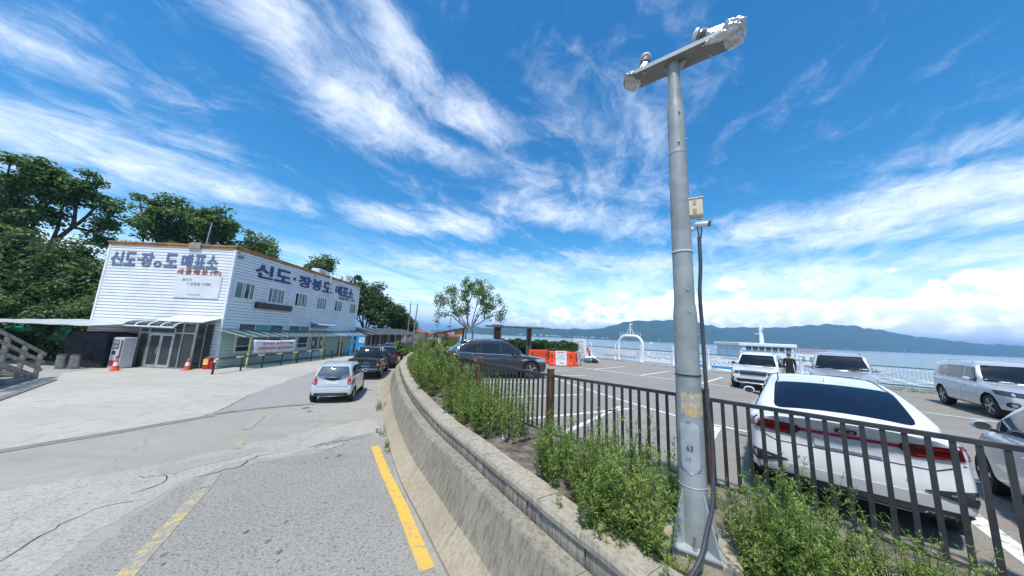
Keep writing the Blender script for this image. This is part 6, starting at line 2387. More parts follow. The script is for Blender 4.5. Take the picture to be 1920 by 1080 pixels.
def suv_details(K, clad=True, rails=M_SILVERTR, grille='wide', lamp=M_LAMP_W, chromeline=False):
    S = K['S']
    h, L = S['H'], S['L']
    x0, x1, xr, xf, wr = -L / 2, L / 2, S['xr'], S['xf'], S['wr']
    b0 = 0.60 * h + 0.03
    f, r, s = K['front'], K['rear'], K['side']
    hw = K['hw']
    if grille == 'wide':
        f('grille', [(0.52, 0.50 * h), (-0.52, 0.50 * h), (-0.44, 0.40 * h), (0.44, 0.40 * h)], M_CLAD, 0.010, 0.02, 0.04)
        f('grille_trim', [(0.54, 0.512 * h), (-0.54, 0.512 * h), (-0.53, 0.497 * h), (0.53, 0.497 * h)], M_CHROME, 0.014, 0.01, 0.006)
        f('grille_trim', [(0.45, 0.408 * h), (-0.45, 0.408 * h), (-0.44, 0.395 * h), (0.44, 0.395 * h)], M_CHROME, 0.014, 0.01, 0.006)
        f('lower_intake', [(0.62, 0.30 * h), (-0.62, 0.30 * h), (-0.56, 0.20 * h), (0.56, 0.20 * h)], M_CLAD, 0.010, 0.02, 0.03)
        f('skid_plate', [(0.55, 0.215 * h), (-0.55, 0.215 * h), (-0.5, 0.18 * h), (0.5, 0.18 * h)], M_SILVERTR, 0.016, 0.02, 0.02)
        f('fog_lamp', [(0.86, 0.34 * h), (0.70, 0.34 * h), (0.70, 0.25 * h), (0.86, 0.25 * h)], M_CLAD, 0.010, 0.02, 0.05, mirror=True)
        f('fog_lens', [(0.82, 0.32 * h), (0.74, 0.32 * h), (0.74, 0.27 * h), (0.82, 0.27 * h)], M_LAMP_W, 0.014, 0.01, 0.03, mirror=True)
    else:
        f('grille', [(0.50, 0.52 * h), (-0.50, 0.52 * h), (-0.50, 0.36 * h), (0.50, 0.36 * h)], M_CHROME, 0.010, 0.02, 0.05)
        for k in range(5):
            zz = (0.375 + 0.028 * k) * h
            f('grille_slot', [(0.46, zz + 0.012 * h), (-0.46, zz + 0.012 * h), (-0.46, zz), (0.46, zz)], M_CLAD, 0.013, 0.004, 0.006)
        f('lower_intake', [(0.66, 0.28 * h), (-0.66, 0.28 * h), (-0.6, 0.19 * h), (0.6, 0.19 * h)], M_CLAD, 0.010, 0.02, 0.03)
    f('headlight', [(hw * 0.95, 0.525 * h), (0.53, 0.505 * h), (0.50, 0.42 * h), (hw * 0.95, 0.445 * h)], lamp, 0.009, 0.02, 0.03, mirror=True)
    f('number_plate', [(0.26, 0.365 * h), (-0.26, 0.365 * h), (-0.26, 0.305 * h), (0.26, 0.305 * h)], M_NPL, 0.016, 0.01, 0.008)
    f('wiper', [(0.55, b0 + 0.075), (-0.1, b0 + 0.055), (-0.1, b0 + 0.04), (0.55, b0 + 0.06)], M_BLACK, 0.02, 0.01, 0.004)
    r('tail_light', [(hw * 0.97, 0.66 * h), (0.50, 0.64 * h), (0.48, 0.56 * h), (hw * 0.97, 0.55 * h)], M_LAMP_R, 0.010, 0.02, 0.03, mirror=True)
    s('tail_light_side', [(x0 - 0.05, 0.65 * h), (x0 + 0.30, 0.64 * h), (x0 + 0.22, 0.56 * h), (x0 - 0.05, 0.55 * h)], M_LAMP_R, 0.008, 0.02, 0.03, tgt=K['bv_b'])
    r('number_plate', [(0.26, 0.50 * h), (-0.26, 0.50 * h), (-0.26, 0.44 * h), (0.26, 0.44 * h)], M_NPL, 0.012, 0.01, 0.01)
    r('lower_bumper', [(0.8, 0.36), (-0.8, 0.36), (-0.8, 0.46), (0.8, 0.46)], M_CLAD, 0.012, 0.02, 0.03)
    if clad:
        s('sill_cladding', [(xr + wr * 1.15, 0.25), (xr + wr * 1.15, 0.40), (xf - wr * 1.15, 0.40), (xf - wr * 1.15, 0.25)], M_CLAD, 0.012, 0.02, 0.02, tgt=K['bv_b'])
        for ax in (xr, xf):
            arc = [(ax + wr * 1.26 * math.cos(t), wr + 0.01 + wr * 1.26 * math.sin(t)) for t in np.linspace(-0.25, math.pi + 0.25, 15)]
            arc += [(ax + wr * 1.12 * math.cos(t), wr + 0.01 + wr * 1.12 * math.sin(t)) for t in np.linspace(math.pi + 0.25, -0.25, 15)]
            s('arch_cladding', arc, M_CLAD, 0.010, 0.012, 0.01, tgt=K['bv_b'], step=0.07)
    if rails:
        roof_rails(K, x0 + 0.95, 0.25, 0.045, rails)
    if chromeline:
        p = S['sidewin']
        s('window_trim', [(x0 + 0.56, b0 + 0.085), (xf - 0.75, b0 + 0.010), (xf - 0.75, b0 - 0.012), (x0 + 0.45, b0 + 0.065)], M_CHROME, 0.012, 0.01, 0.006)
        s('window_trim', [(x0 + 0.45, b0 + 0.065), (x0 + 0.70, h - 0.205), (x0 + 0.73, h - 0.22), (x0 + 0.56, b0 + 0.085)], M_CHROME, 0.012, 0.01, 0.006)


# two dark vehicles further up the queue
for (p, hdv, pnt, lb, L, h) in (((-10.15, 25.6), (-0.27, 0.963), P_BLACK, 'black estate car in the road queue just ahead of the pickup', 4.7, 1.66),
                               ((-12.0, 31.6), (-0.26, 0.966), P_DGREEN, 'dark slate car furthest along the road queue', 4.6, 1.66)):
    hv = Vector(hdv).normalized()
    root, K = make_car('dark_suv', lb, (p[0], p[1], 0.006), hv, suv_spec(pnt, L, 1.86, h, 0.345), 'car', 'cars queued on the road')
    suv_details(K, clad=False, rails=M_SILVERTR)

# graphite SUV nosing into the car park
hv = Vector((0.966, 0.26)).normalized()
sp = suv_spec(P_GREY, 5.05, 1.97, 1.71, 0.39, spokes=5, xr=-1.52, xf=1.52,
              cabin=[(-2.40, 1.08), (-2.22, 1.22), (-1.90, 1.44), (-1.66, 1.585), (-1.2, 1.65), (-0.5, 1.70), (0.0, 1.71), (0.28, 1.675), (0.75, 1.49), (1.38, 1.10)],
              sidewin=[[(-1.72, 1.24), (-1.40, 1.42), (-1.02, 1.52), (-0.92, 1.53), (-0.94, 1.13), (-1.3, 1.14)], [(-0.87, 1.13), (-0.85, 1.54), (0.0, 1.575), (0.0, 1.095)], [(0.07, 1.09), (0.07, 1.575), (0.35, 1.54), (0.95, 1.19), (0.95, 1.07)]])
root, K = make_car('graphite_suv', 'graphite grey luxury SUV with its tail to the bar fence', (-0.65, 15.0, LZ), hv, sp)
suv_details(K, clad=False, rails=M_CHROME, grille='box', chromeline=True)
K['rear']('spoiler', [(0.66, 1.66), (-0.66, 1.66), (-0.68, 1.54), (0.68, 1.54)], M_CLAD, 0.03, 0.05, 0.03, tgt=K['bv_c'])
K['side']('fender_vent', [(1.02, 0.86), (1.30, 0.89), (1.30, 0.86), (1.02, 0.83)], M_CHROME, 0.012, 0.01, 0.004, tgt=K['bv_b'])

# three cars backed up to the quay railing
back = Vector((-0.72, -0.694)).normalized()
def place_front(fa_, sp):
    return Vector(fa_) - back * sp['xf']
sp = suv_spec(P_WHITE, 4.38, 1.80, 1.62, 0.345, roofpaint=P_WHITE, mirrorpaint=M_BLACK)
c = place_front((11.47, 14.27), sp)
root, K = make_car('white_suv', 'white compact SUV with black grille facing the camera by the quay railing', (c.x, c.y, LZ), back, sp, group='cars backed up to the quay')
suv_details(K, clad=True, rails=M_SILVERTR, lamp=M_LAMP_DK)
sp = suv_spec(P_SILV, 4.88, 1.92, 1.80, 0.385, box=0.6)
c = place_front((13.35, 12.25), sp)
root, K = make_car('silver_suv', 'tall silver SUV half hidden behind the white saloon', (c.x, c.y, LZ), back, sp, group='cars backed up to the quay')
suv_details(K, clad=False, grille='box', rails=M_SILVERTR)
sp = suv_spec(P_SILV2, 4.85, 1.93, 1.75, 0.37, box=0.8, xr=-1.45, xf=1.40)
back = Vector((-0.6, -0.8))
c = place_front((16.57, 9.61), sp)
root, K = make_car('pale_silver_people_carrier', 'pale silver people carrier with roof rails at the right end of the quay', (c.x, c.y, LZ), back, sp, group='cars backed up to the quay')
suv_details(K, clad=False, rails=P_SILV2, lamp=M_LAMP_DK)
K['side']('chrome_strip', [(-1.0, 0.42), (0.95, 0.42), (0.95, 0.44), (-1.0, 0.44)], M_CHROME, 0.012, 0.01, 0.004, tgt=K['bv_b'])

# ------------------------------------------------------------------ vegetation
G_TREE = [(0.06, 0.13, 0.025), (0.09, 0.18, 0.034), (0.13, 0.23, 0.046), (0.19, 0.29, 0.07)]
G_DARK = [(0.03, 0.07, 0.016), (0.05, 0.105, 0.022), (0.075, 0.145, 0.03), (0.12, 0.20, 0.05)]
G_WEED = [(0.12, 0.205, 0.028), (0.17, 0.28, 0.036), (0.235, 0.355, 0.05), (0.31, 0.41, 0.10)]
G_HEDGE = [(0.028, 0.07, 0.014), (0.05, 0.11, 0.02), (0.07, 0.14, 0.026), (0.13, 0.19, 0.05)]
LM_TREE = leafmat('tree_leaves', G_TREE, 0.38)
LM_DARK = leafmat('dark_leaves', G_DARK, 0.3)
LM_LITE = leafmat('young_leaves', [(0.06, 0.14, 0.018), (0.09, 0.19, 0.024), (0.13, 0.24, 0.034), (0.17, 0.28, 0.055)], 0.45)
LM_WEED = leafmat('weed_leaves', G_WEED, 0.36, 0.5, 2.2)
LM_HEDGE = leafmat('hedge_leaves', G_HEDGE, 0.25, 0.4)
LM_DRY = leafmat('dry_stalks', [(0.10, 0.07, 0.045), (0.17, 0.12, 0.08), (0.24, 0.17, 0.12)], 0.2, 0.8)
LM_PALE = leafmat('pale_leaves', [(0.12, 0.16, 0.08), (0.2, 0.24, 0.14), (0.28, 0.32, 0.2)], 0.3)
M_BARK = pmat('tree_bark', (0.115, 0.095, 0.075), 0.95, var=0.3, vscale=3, bump=0.8, bscale=14)
M_STEM = pmat('weed_stem', (0.07, 0.09, 0.03), 0.8, var=0.3)
M_BARKL = pmat('pale_bark', (0.24, 0.20, 0.15), 0.95, var=0.3, vscale=3, bump=0.6, bscale=12)


def unit(a):
    return a / np.maximum(1e-9, np.linalg.norm(a, axis=1, keepdims=True))


def leaves(name, pos, nrm, size, mat, parent=None, aspect=0.5, fold=0.18, axis=None):
    """one mesh of small folded leaves (two triangles each)"""
    pos = np.asarray(pos, float)
    n = len(pos)
    nrm = unit(np.asarray(nrm, float))
    if axis is None:
        t = unit(np.cross(nrm, RNG.normal(size=(n, 3))))
    else:
        t = unit(np.asarray(axis, float))
    b = unit(np.cross(nrm, t))
    nrm = np.cross(t, b)
    s = np.asarray(size, float).reshape(-1, 1) * np.ones((n, 1))
    co = np.empty((n, 4, 3))
    co[:, 0] = pos - t * s * 0.5
    co[:, 1] = pos + b * s * aspect * 0.5 + nrm * s * fold - t * s * 0.05
    co[:, 2] = pos + t * s * 0.5
    co[:, 3] = pos - b * s * aspect * 0.5 + nrm * s * fold - t * s * 0.05
    me = bpy.data.meshes.new(name)
    me.vertices.add(n * 4)
    me.vertices.foreach_set('co', co.ravel())
    base = (np.arange(n) * 4).reshape(-1, 1)
    tri = (base + np.array([[0, 2, 1, 0, 3, 2]])).astype(np.int32)
    me.loops.add(n * 6)
    me.loops.foreach_set('vertex_index', tri.ravel())
    me.polygons.add(n * 2)
    me.polygons.foreach_set('loop_start', (np.arange(n * 2) * 3).astype(np.int32))
    me.polygons.foreach_set('loop_total', np.full(n * 2, 3, np.int32))
    me.update(calc_edges=True)
    me.validate()
    return link_mesh(name, me, mat, parent)


def grow(rnd, base, d, length, rad, depth, segs, tips, spread=0.65, up=0.15, kids_n=(2, 4), shrink=0.72):
    pts = [base]
    p = base.copy()
    k = 4
    dd = d.normalized()
    for i in range(k):
        dd = (dd + Vector((rnd.gauss(0, 0.10), rnd.gauss(0, 0.10), rnd.gauss(0, 0.06) + up * 0.25))).normalized()
        p = p + dd * (length / k)
        pts.append(p.copy())
    segs.append((pts, [rad * (1 - 0.45 * i / k) for i in range(k + 1)]))
    if depth == 0:
        tips.append((p.copy(), dd.copy()))
        tips.append((pts[2].copy(), dd.copy()))
        return
    n = rnd.randint(*kids_n)
    a0 = rnd.uniform(0, 6.28)
    for j in range(n):
        a = a0 + j * 6.283 / n + rnd.uniform(-0.4, 0.4)
        side = dd.cross(Vector((math.cos(a), math.sin(a), 0.3))).normalized()
        nd = (dd * (1 - spread * rnd.uniform(0.6, 1.1)) + side * spread * rnd.uniform(0.8, 1.2) + Vector((0, 0, up))).normalized()
        st = pts[-1] if j < n - 1 else pts[rnd.choice((2, 3))]
        grow(rnd, st, nd, length * shrink * rnd.uniform(0.8, 1.15), rad * 0.56, depth - 1, segs, tips, spread, up, kids_n, shrink)


def tree(loc, h, label, seed, crown_w=None, leaf=0.34, nleaf=8000, mat=None, trunk=0.28, depth=3, cluster=0.9, name='broadleaf_tree', group=None, spread=0.62, cat='tree', bark=None, up=0.16):
    rnd = random.Random(seed)
    t = empty(name, loc, rnd.uniform(0, 6), label, cat, group)
    segs, tips = [], []
    th = h * trunk
    grow(rnd, Vector((0, 0, -0.2)), Vector((rnd.uniform(-.05, .05), rnd.uniform(-.05, .05), 1)), th, h * 0.028, 0, segs, [])
    top = segs[0][0][-1]
    n0 = rnd.randint(4, 5)
    for j in range(n0):
        a = j * 6.283 / n0 + rnd.uniform(-0.4, 0.4)
        d = Vector((math.cos(a) * spread * 1.25, math.sin(a) * spread * 1.25, 0.9 + rnd.uniform(-0.2, 0.3)))
        grow(rnd, top if j % 2 else segs[0][0][-2], d, h * 0.30, h * 0.016, depth - 1, segs, tips, spread, up)
    # scale to wanted size
    zs = [p[0].z for p in tips]
    xs = [math.hypot(p[0].x, p[0].y) for p in tips]
    kz = (h - cluster * 0.6) / max(zs)
    kx = (crown_w / 2 - cluster * 0.5) / np.percentile(xs, 92) if crown_w else kz
    sc = lambda p: Vector((p.x * kx, p.y * kx, p.z * kz))
    m = MB()
    for pts, rs in segs:
        m.tube([sc(p) for p in pts], rs, 6, caps=False)
    m.build('trunk', bark or M_BARK, t, smooth=60)
    C_ = np.array([sc(p[0]) for p in tips])
    w = RNG.uniform(0.35, 1.0, len(C_))
    idx = RNG.choice(len(C_), nleaf, p=w / w.sum())
    cr = cluster * RNG.uniform(0.6, 1.25, len(C_))
    off = RNG.normal(size=(nleaf, 3))
    off = unit(off) * (RNG.random((nleaf, 1)) ** 0.5) * np.array([[1, 1, 0.62]])
    pos = C_[idx] + off * cr[idx][:, None]
    nr = off * 0.7 + RNG.normal(size=(nleaf, 3)) * 0.55 + np.array([[0, 0, 0.75]])
    leaves('crown', pos, nr, leaf * RNG.uniform(0.65, 1.25, nleaf), mat or LM_TREE, t, aspect=0.62)
    return t


TG = 'trees behind the ticket office'
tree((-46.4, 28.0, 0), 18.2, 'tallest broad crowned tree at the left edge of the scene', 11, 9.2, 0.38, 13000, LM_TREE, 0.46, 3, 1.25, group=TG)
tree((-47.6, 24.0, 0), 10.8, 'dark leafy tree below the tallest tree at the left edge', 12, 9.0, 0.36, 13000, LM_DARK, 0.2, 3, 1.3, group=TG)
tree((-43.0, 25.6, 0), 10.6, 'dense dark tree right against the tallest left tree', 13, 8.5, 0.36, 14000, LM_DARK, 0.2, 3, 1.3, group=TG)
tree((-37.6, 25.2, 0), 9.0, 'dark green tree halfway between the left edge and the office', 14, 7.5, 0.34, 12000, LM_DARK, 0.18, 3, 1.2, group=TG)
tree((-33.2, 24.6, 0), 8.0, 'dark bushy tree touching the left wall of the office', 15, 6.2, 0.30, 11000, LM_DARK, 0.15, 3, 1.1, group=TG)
tree((-33.4, 28.5, 0), 9.6, 'pale green tree peeping over the left end of the office roof', 16, 5.5, 0.32, 6000, LM_LITE, 0.25, 3, 1.0, group=TG)
tree((-47.6, 41.0, 0), 20.6, 'wide round tree rising above the roof near the mast', 17, 9.0, 0.44, 9000, LM_TREE, 0.45, 3, 1.2, group=TG)
tree((-43.0, 40.5, 0), 19.6, 'tree merging with the wide round tree above the roof', 18, 8.0, 0.44, 6500, LM_TREE, 0.45, 3, 1.15, group=TG)
tree((-38.4, 44.0, 0), 16.8, 'lower tree showing over the roof corner of the office', 19, 6.6, 0.44, 5500, LM_TREE, 0.42, 3, 1.1, group=TG)
tree((-31.8, 48.0, 0), 15.3, 'rounded tree over the middle of the roof behind the white unit', 20, 5.6, 0.44, 6000, LM_TREE, 0.40, 3, 1.1, group=TG)
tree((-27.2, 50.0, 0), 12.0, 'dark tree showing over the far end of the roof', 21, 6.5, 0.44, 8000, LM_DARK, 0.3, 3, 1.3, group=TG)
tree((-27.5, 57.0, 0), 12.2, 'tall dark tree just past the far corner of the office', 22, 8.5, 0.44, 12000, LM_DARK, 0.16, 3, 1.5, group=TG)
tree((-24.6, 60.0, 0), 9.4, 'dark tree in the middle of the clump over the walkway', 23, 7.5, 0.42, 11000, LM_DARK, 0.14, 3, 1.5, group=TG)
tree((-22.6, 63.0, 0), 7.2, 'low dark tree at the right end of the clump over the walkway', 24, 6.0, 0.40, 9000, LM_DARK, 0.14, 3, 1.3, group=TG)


def mound(loc, w, d, h, n, label, mat, name='shrub', cat='shrub', leaf=0.22, seed=1, group=None):
    o = empty(name, loc, 0, label, cat, group)
    rnd = np.random.default_rng(seed)
    k = 26
    c = np.stack([rnd.uniform(-w / 2, w / 2, k), rnd.uniform(-d / 2, d / 2, k), rnd.uniform(0.15, 0.85, k) * h], 1)
    r = rnd.uniform(0.16, 0.3, k) * min(w, h) * 0.9
    idx = rnd.integers(0, k, n)
    off = rnd.normal(size=(n, 3))
    off = unit(off) * rnd.random((n, 1)) ** 0.35
    pos = c[idx] + off * r[idx][:, None]
    pos[:, 2] = np.maximum(pos[:, 2], 0.02)
    leaves('foliage', pos, off + rnd.normal(size=(n, 3)) * 0.5 + np.array([[0, 0, 0.4]]), leaf * rnd.uniform(0.6, 1.3, n), mat, o, 0.6)
    m = MB()
    for j in range(7):
        q = c[j]
        m.tube([(q[0] * 0.3, q[1] * 0.3, -0.1), (q[0] * 0.7, q[1] * 0.7, q[2] * 0.6), tuple(q)], [0.05, 0.035, 0.015], 5)
    m.build('stem', M_BARK, o)
    return o


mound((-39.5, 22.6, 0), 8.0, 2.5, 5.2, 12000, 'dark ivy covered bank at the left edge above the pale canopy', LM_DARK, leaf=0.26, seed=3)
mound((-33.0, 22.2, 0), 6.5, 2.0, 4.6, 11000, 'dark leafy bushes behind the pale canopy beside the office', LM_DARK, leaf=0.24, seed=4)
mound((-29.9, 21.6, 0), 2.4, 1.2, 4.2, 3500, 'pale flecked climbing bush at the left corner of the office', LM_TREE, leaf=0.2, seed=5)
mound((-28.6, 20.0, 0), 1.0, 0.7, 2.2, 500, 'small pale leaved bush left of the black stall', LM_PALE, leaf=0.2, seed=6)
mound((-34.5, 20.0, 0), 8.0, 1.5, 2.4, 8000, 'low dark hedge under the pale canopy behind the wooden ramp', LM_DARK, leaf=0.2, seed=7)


def weed_clump(loc, spots, label, seed, hmin, hmax, mat=None, leaf=0.055, dens=1.0, name='weed_clump', dry=0.0):
    """upright weeds: stems with side shoots and narrow leaves; spots = [(x, y, radius, plants)] in world"""
    rnd = np.random.default_rng(seed)
    o = empty(name, loc, 0, label, 'weeds')
    L0 = np.array(loc)
    P, N, A, Sz = [], [], [], []
    DP, DN, DA, DS = [], [], [], []
    sm = MB()
    for (sx, sy, sr, cnt) in spots:
        for i in range(cnt):
            a, r = rnd.uniform(0, 6.283), sr * math.sqrt(rnd.random())
            b = np.array([sx + r * math.cos(a) * 1.0, sy + r * math.sin(a) * 1.0, loc[2]]) - L0
            h = rnd.uniform(hmin, hmax) * (0.84 + 0.42 * rnd.random() ** 2) * (1.1 - 0.45 * r / sr) * (1.45 if rnd.random() < 0.14 else 1.0)
            lean = np.array([math.cos(a), math.sin(a), 0]) * rnd.uniform(0.02, 0.30) * (0.4 + r / sr)
            top = b + np.array([0, 0, h]) + lean * h
            mid = (b + top) / 2 + rnd.normal(size=3) * 0.02
            isdry = rnd.random() < dry
            sm.tube([tuple(b), tuple(mid), tuple(top)], [0.0045, 0.0035, 0.0012], 3, caps=False)
            stems = [(b, mid, top, 1.0)]
            for k in range(int(6 * dens) + rnd.integers(0, 4)):
                t = rnd.uniform(0.2, 0.9)
                s0 = b * (1 - t) ** 2 + mid * 2 * t * (1 - t) + top * t * t
                aa = rnd.uniform(0, 6.283)
                ln = h * rnd.uniform(0.12, 0.32) * (1.15 - 0.7 * t)
                s2 = s0 + np.array([math.cos(aa) * 0.7, math.sin(aa) * 0.7, 0.75]) * ln
                stems.append((s0, (s0 + s2) / 2, s2, 0.7))
            for (q0, q1, q2, ks) in stems:
                ln = np.linalg.norm(q2 - q0)
                m_ = max(4, int(ln / 0.0135 * dens))
                t = rnd.uniform(0.05, 1.0, m_)
                pt = q0[None] * ((1 - t) ** 2)[:, None] + q1[None] * (2 * t * (1 - t))[:, None] + q2[None] * (t * t)[:, None]
                aa = rnd.uniform(0, 6.283, m_)
                el = rnd.uniform(0.1, 1.0, m_)
                ax = np.stack([np.cos(aa) * np.cos(el), np.sin(aa) * np.cos(el), np.sin(el)], 1)
                sz = leaf * 0.92 * rnd.uniform(0.6, 1.3, m_) * (1.15 - 0.55 * t) * (0.85 + 0.3 * ks)
                nn = np.stack([-np.cos(aa) * np.sin(el), -np.sin(aa) * np.sin(el), np.cos(el)], 1) + rnd.normal(size=(m_, 3)) * 0.3
                tgt = (DP, DN, DA, DS) if isdry else (P, N, A, Sz)
                if isdry:
                    kp = rnd.random(m_) < 0.5
                    pt, nn, ax, sz = pt[kp], nn[kp], ax[kp], sz[kp] * 0.55
                tgt[0].append(pt + ax * sz[:, None] * 0.5)
                tgt[1].append(nn)
                tgt[2].append(ax)
                tgt[3].append(sz)
    leaves('leaves', np.concatenate(P), np.concatenate(N), np.concatenate(Sz), mat or LM_WEED, o, 0.22, 0.07, np.concatenate(A))
    if DP:
        leaves('dry_heads', np.concatenate(DP), np.concatenate(DN), np.concatenate(DS), LM_DRY, o, 0.35, 0.1, np.concatenate(DA))['kind'] = 'stuff'
    sm.build('stems', M_STEM, o)
    return o


SZ = 1.07
weed_clump((1.1, 4.3, SZ), [(1.25, 3.72, 0.38, 58), (0.92, 4.30, 0.42, 58), (1.45, 4.35, 0.42, 44), (0.74, 4.98, 0.26, 20), (1.6, 3.6, 0.26, 18), (1.05, 3.42, 0.26, 26), (1.85, 3.75, 0.25, 12), (1.30, 3.22, 0.22, 26), (1.42, 3.0, 0.16, 16), (0.72, 4.75, 0.3, 22)], 'biggest bright green weed clump just left of the grey light pole', 21, 0.40, 0.90, leaf=0.058, dry=0.04)
weed_clump((1.1, 3.2, 0.87), [(0.95, 3.42, 0.18, 18), (1.15, 3.12, 0.18, 24), (1.33, 2.86, 0.16, 22), (0.72, 3.75, 0.1, 5)], 'weeds rooted on the barrier ledge at the bottom edge left of the footing', 31, 0.26, 0.50, leaf=0.056)
weed_clump((2.4, 3.0, SZ), [(2.32, 2.98, 0.24, 54), (2.52, 2.75, 0.26, 54), (2.72, 2.85, 0.2, 24), (2.15, 2.62, 0.24, 26), (2.42, 2.45, 0.22, 20)], 'bright green weed clump just right of the grey light pole', 22, 0.46, 0.86, leaf=0.052, dens=1.1, dry=0.03)
weed_clump((3.0, 2.5, SZ), [(2.98, 2.55, 0.22, 26), (3.2, 2.45, 0.18, 14), (2.8, 2.35, 0.2, 16)], 'low weed clump at the bottom edge in front of the white saloon', 23, 0.40, 0.68, leaf=0.050)
weed_clump((-0.4, 7.2, SZ), [(-0.82, 6.75, 0.24, 20), (-0.42, 6.1, 0.24, 20), (-1.25, 7.5, 0.26, 22), (0.12, 5.98, 0.30, 22), (-0.35, 6.75, 0.45, 48), (-0.75, 7.35, 0.45, 48), (-1.15, 7.95, 0.45, 44), (0.15, 6.55, 0.25, 12), (-0.45, 7.6, 0.35, 26)], 'long bright green weed clump along the middle of the planter', 24, 0.58, 1.08, leaf=0.072, dry=0.05, dens=0.8)
weed_clump((-1.9, 9.6, SZ), [(-1.45, 8.9, 0.4, 26), (-1.55, 9.4, 0.4, 30), (-1.3, 9.5, 0.35, 24)], 'patch of brown dried stalks among the planter weeds', 25, 0.7, 1.1, leaf=0.085, dry=0.8)
weed_clump((-2.5, 10.8, SZ), [(-2.0, 9.6, 0.5, 34), (-2.45, 10.5, 0.55, 48), (-2.9, 11.5, 0.6, 48), (-3.3, 12.5, 0.6, 40), (-3.75, 13.6, 0.6, 30), (-2.15, 10.9, 0.4, 26)], 'tall weed clump at the far end of the planter by the queue of cars', 26, 0.9, 1.5, leaf=0.11, dens=0.8, dry=0.08)
weed_clump((-4.8, 16.8, SZ), [(-4.4, 15.2, 0.6, 24), (-5.0, 17.0, 0.6, 22), (-5.7, 19.2, 0.6, 18)], 'thin weeds beyond the tall clump towards the end of the fence', 27, 0.5, 0.9, leaf=0.11, dens=0.6)
weed_clump((2.05, 3.85, SZ), [(2.1, 3.7, 0.16, 9), (2.4, 3.9, 0.2, 6)], 'few weed sprigs behind the light pole beside the fence post', 28, 0.25, 0.42, leaf=0.045)
for i, (x, y, r_, n_, h_, lb) in enumerate(((-4.85, 12.0, 0.14, 16, 0.42, 'weed tuft at the barrier foot nearest the hatchback'), (-3.62, 9.35, 0.16, 14, 0.22, 'low weed tuft at the barrier foot beside the worn road patch'), (-3.05, 8.25, 0.12, 10, 0.16, 'tiny weed tuft at the barrier foot near the start of the yellow line'))):
    weed_clump((x, y, 0.0), [(x, y, r_, n_), (x + 0.12, y - 0.3, r_ * 0.7, n_ // 2)], lb, 40 + i, h_ * 0.5, h_, leaf=0.045, dens=0.6)
# strip of low growth along the foot of the quay railing
SHP = Path2(catmull(SHORE, 0.8))
n = 9000
s_ = np.random.default_rng(9)
pp, nn_ = [], []
for i in range(n):
    t = s_.uniform(15, 32)
    p, _ = SHP.at(t, -0.75 + s_.normal() * 0.12)
    bump_ = 0.12 + 0.16 * (0.5 + 0.5 * math.sin(t * 1.7)) * (0.5 + 0.5 * math.sin(t * 0.63 + 1))
    pp.append((p.x, p.y, LOT_Z + s_.random() * bump_))
    nn_.append((s_.normal(), s_.normal(), 0.6))
o = leaves('ground_cover', pp, nn_, s_.uniform(0.05, 0.12, n), LM_WEED, None, 0.4)
tag(o, 'low green weeds along the foot of the quay railing', 'ground cover', kind='stuff')

# clipped hedge
hd_ = empty('clipped_hedge', (2.3, 27.3, LOT_Z), math.atan2(-0.9, 6.8), 'clipped dark green hedge behind the brown pergola', 'hedge')
n = 15000
s_ = np.random.default_rng(10)
f_ = s_.integers(0, 3, n)
hx, hy, hz_ = 3.7, 0.6, 1.5
pos = np.stack([s_.uniform(-hx, hx, n), s_.uniform(-hy, hy, n), s_.uniform(0.0, hz_, n)], 1)
pos[f_ == 0, 2] = hz_
pos[f_ == 1, 1] = -hy
bmp = 0.07 * np.sin(pos[:, 0] * 3.1) + 0.05 * np.sin(pos[:, 0] * 7.7 + 1)
pos[:, 2] += np.where(f_ == 0, bmp, 0)
pos += s_.normal(size=(n, 3)) * 0.045
nr = s_.normal(size=(n, 3)) * 0.6
nr[f_ == 0, 2] += 1
nr[f_ == 1, 1] -= 1
leaves('foliage', pos, nr, 0.13 * s_.uniform(0.7, 1.3, n), LM_HEDGE, hd_, 0.6)
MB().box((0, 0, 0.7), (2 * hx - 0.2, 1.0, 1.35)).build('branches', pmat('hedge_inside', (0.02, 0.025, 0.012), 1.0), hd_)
mound((-7.6, 27.6, LOT_Z - 0.2), 4.6, 2.2, 1.5, 7000, 'loose green shrubs and reeds around the solar roofed shelter', LM_LITE, leaf=0.2, seed=11)
mound((-3.0, 28.5, LOT_Z - 0.2), 3.5, 1.5, 1.0, 3500, 'low shrubs at the foot of the lone waterside tree', LM_HEDGE, leaf=0.16, seed=12)

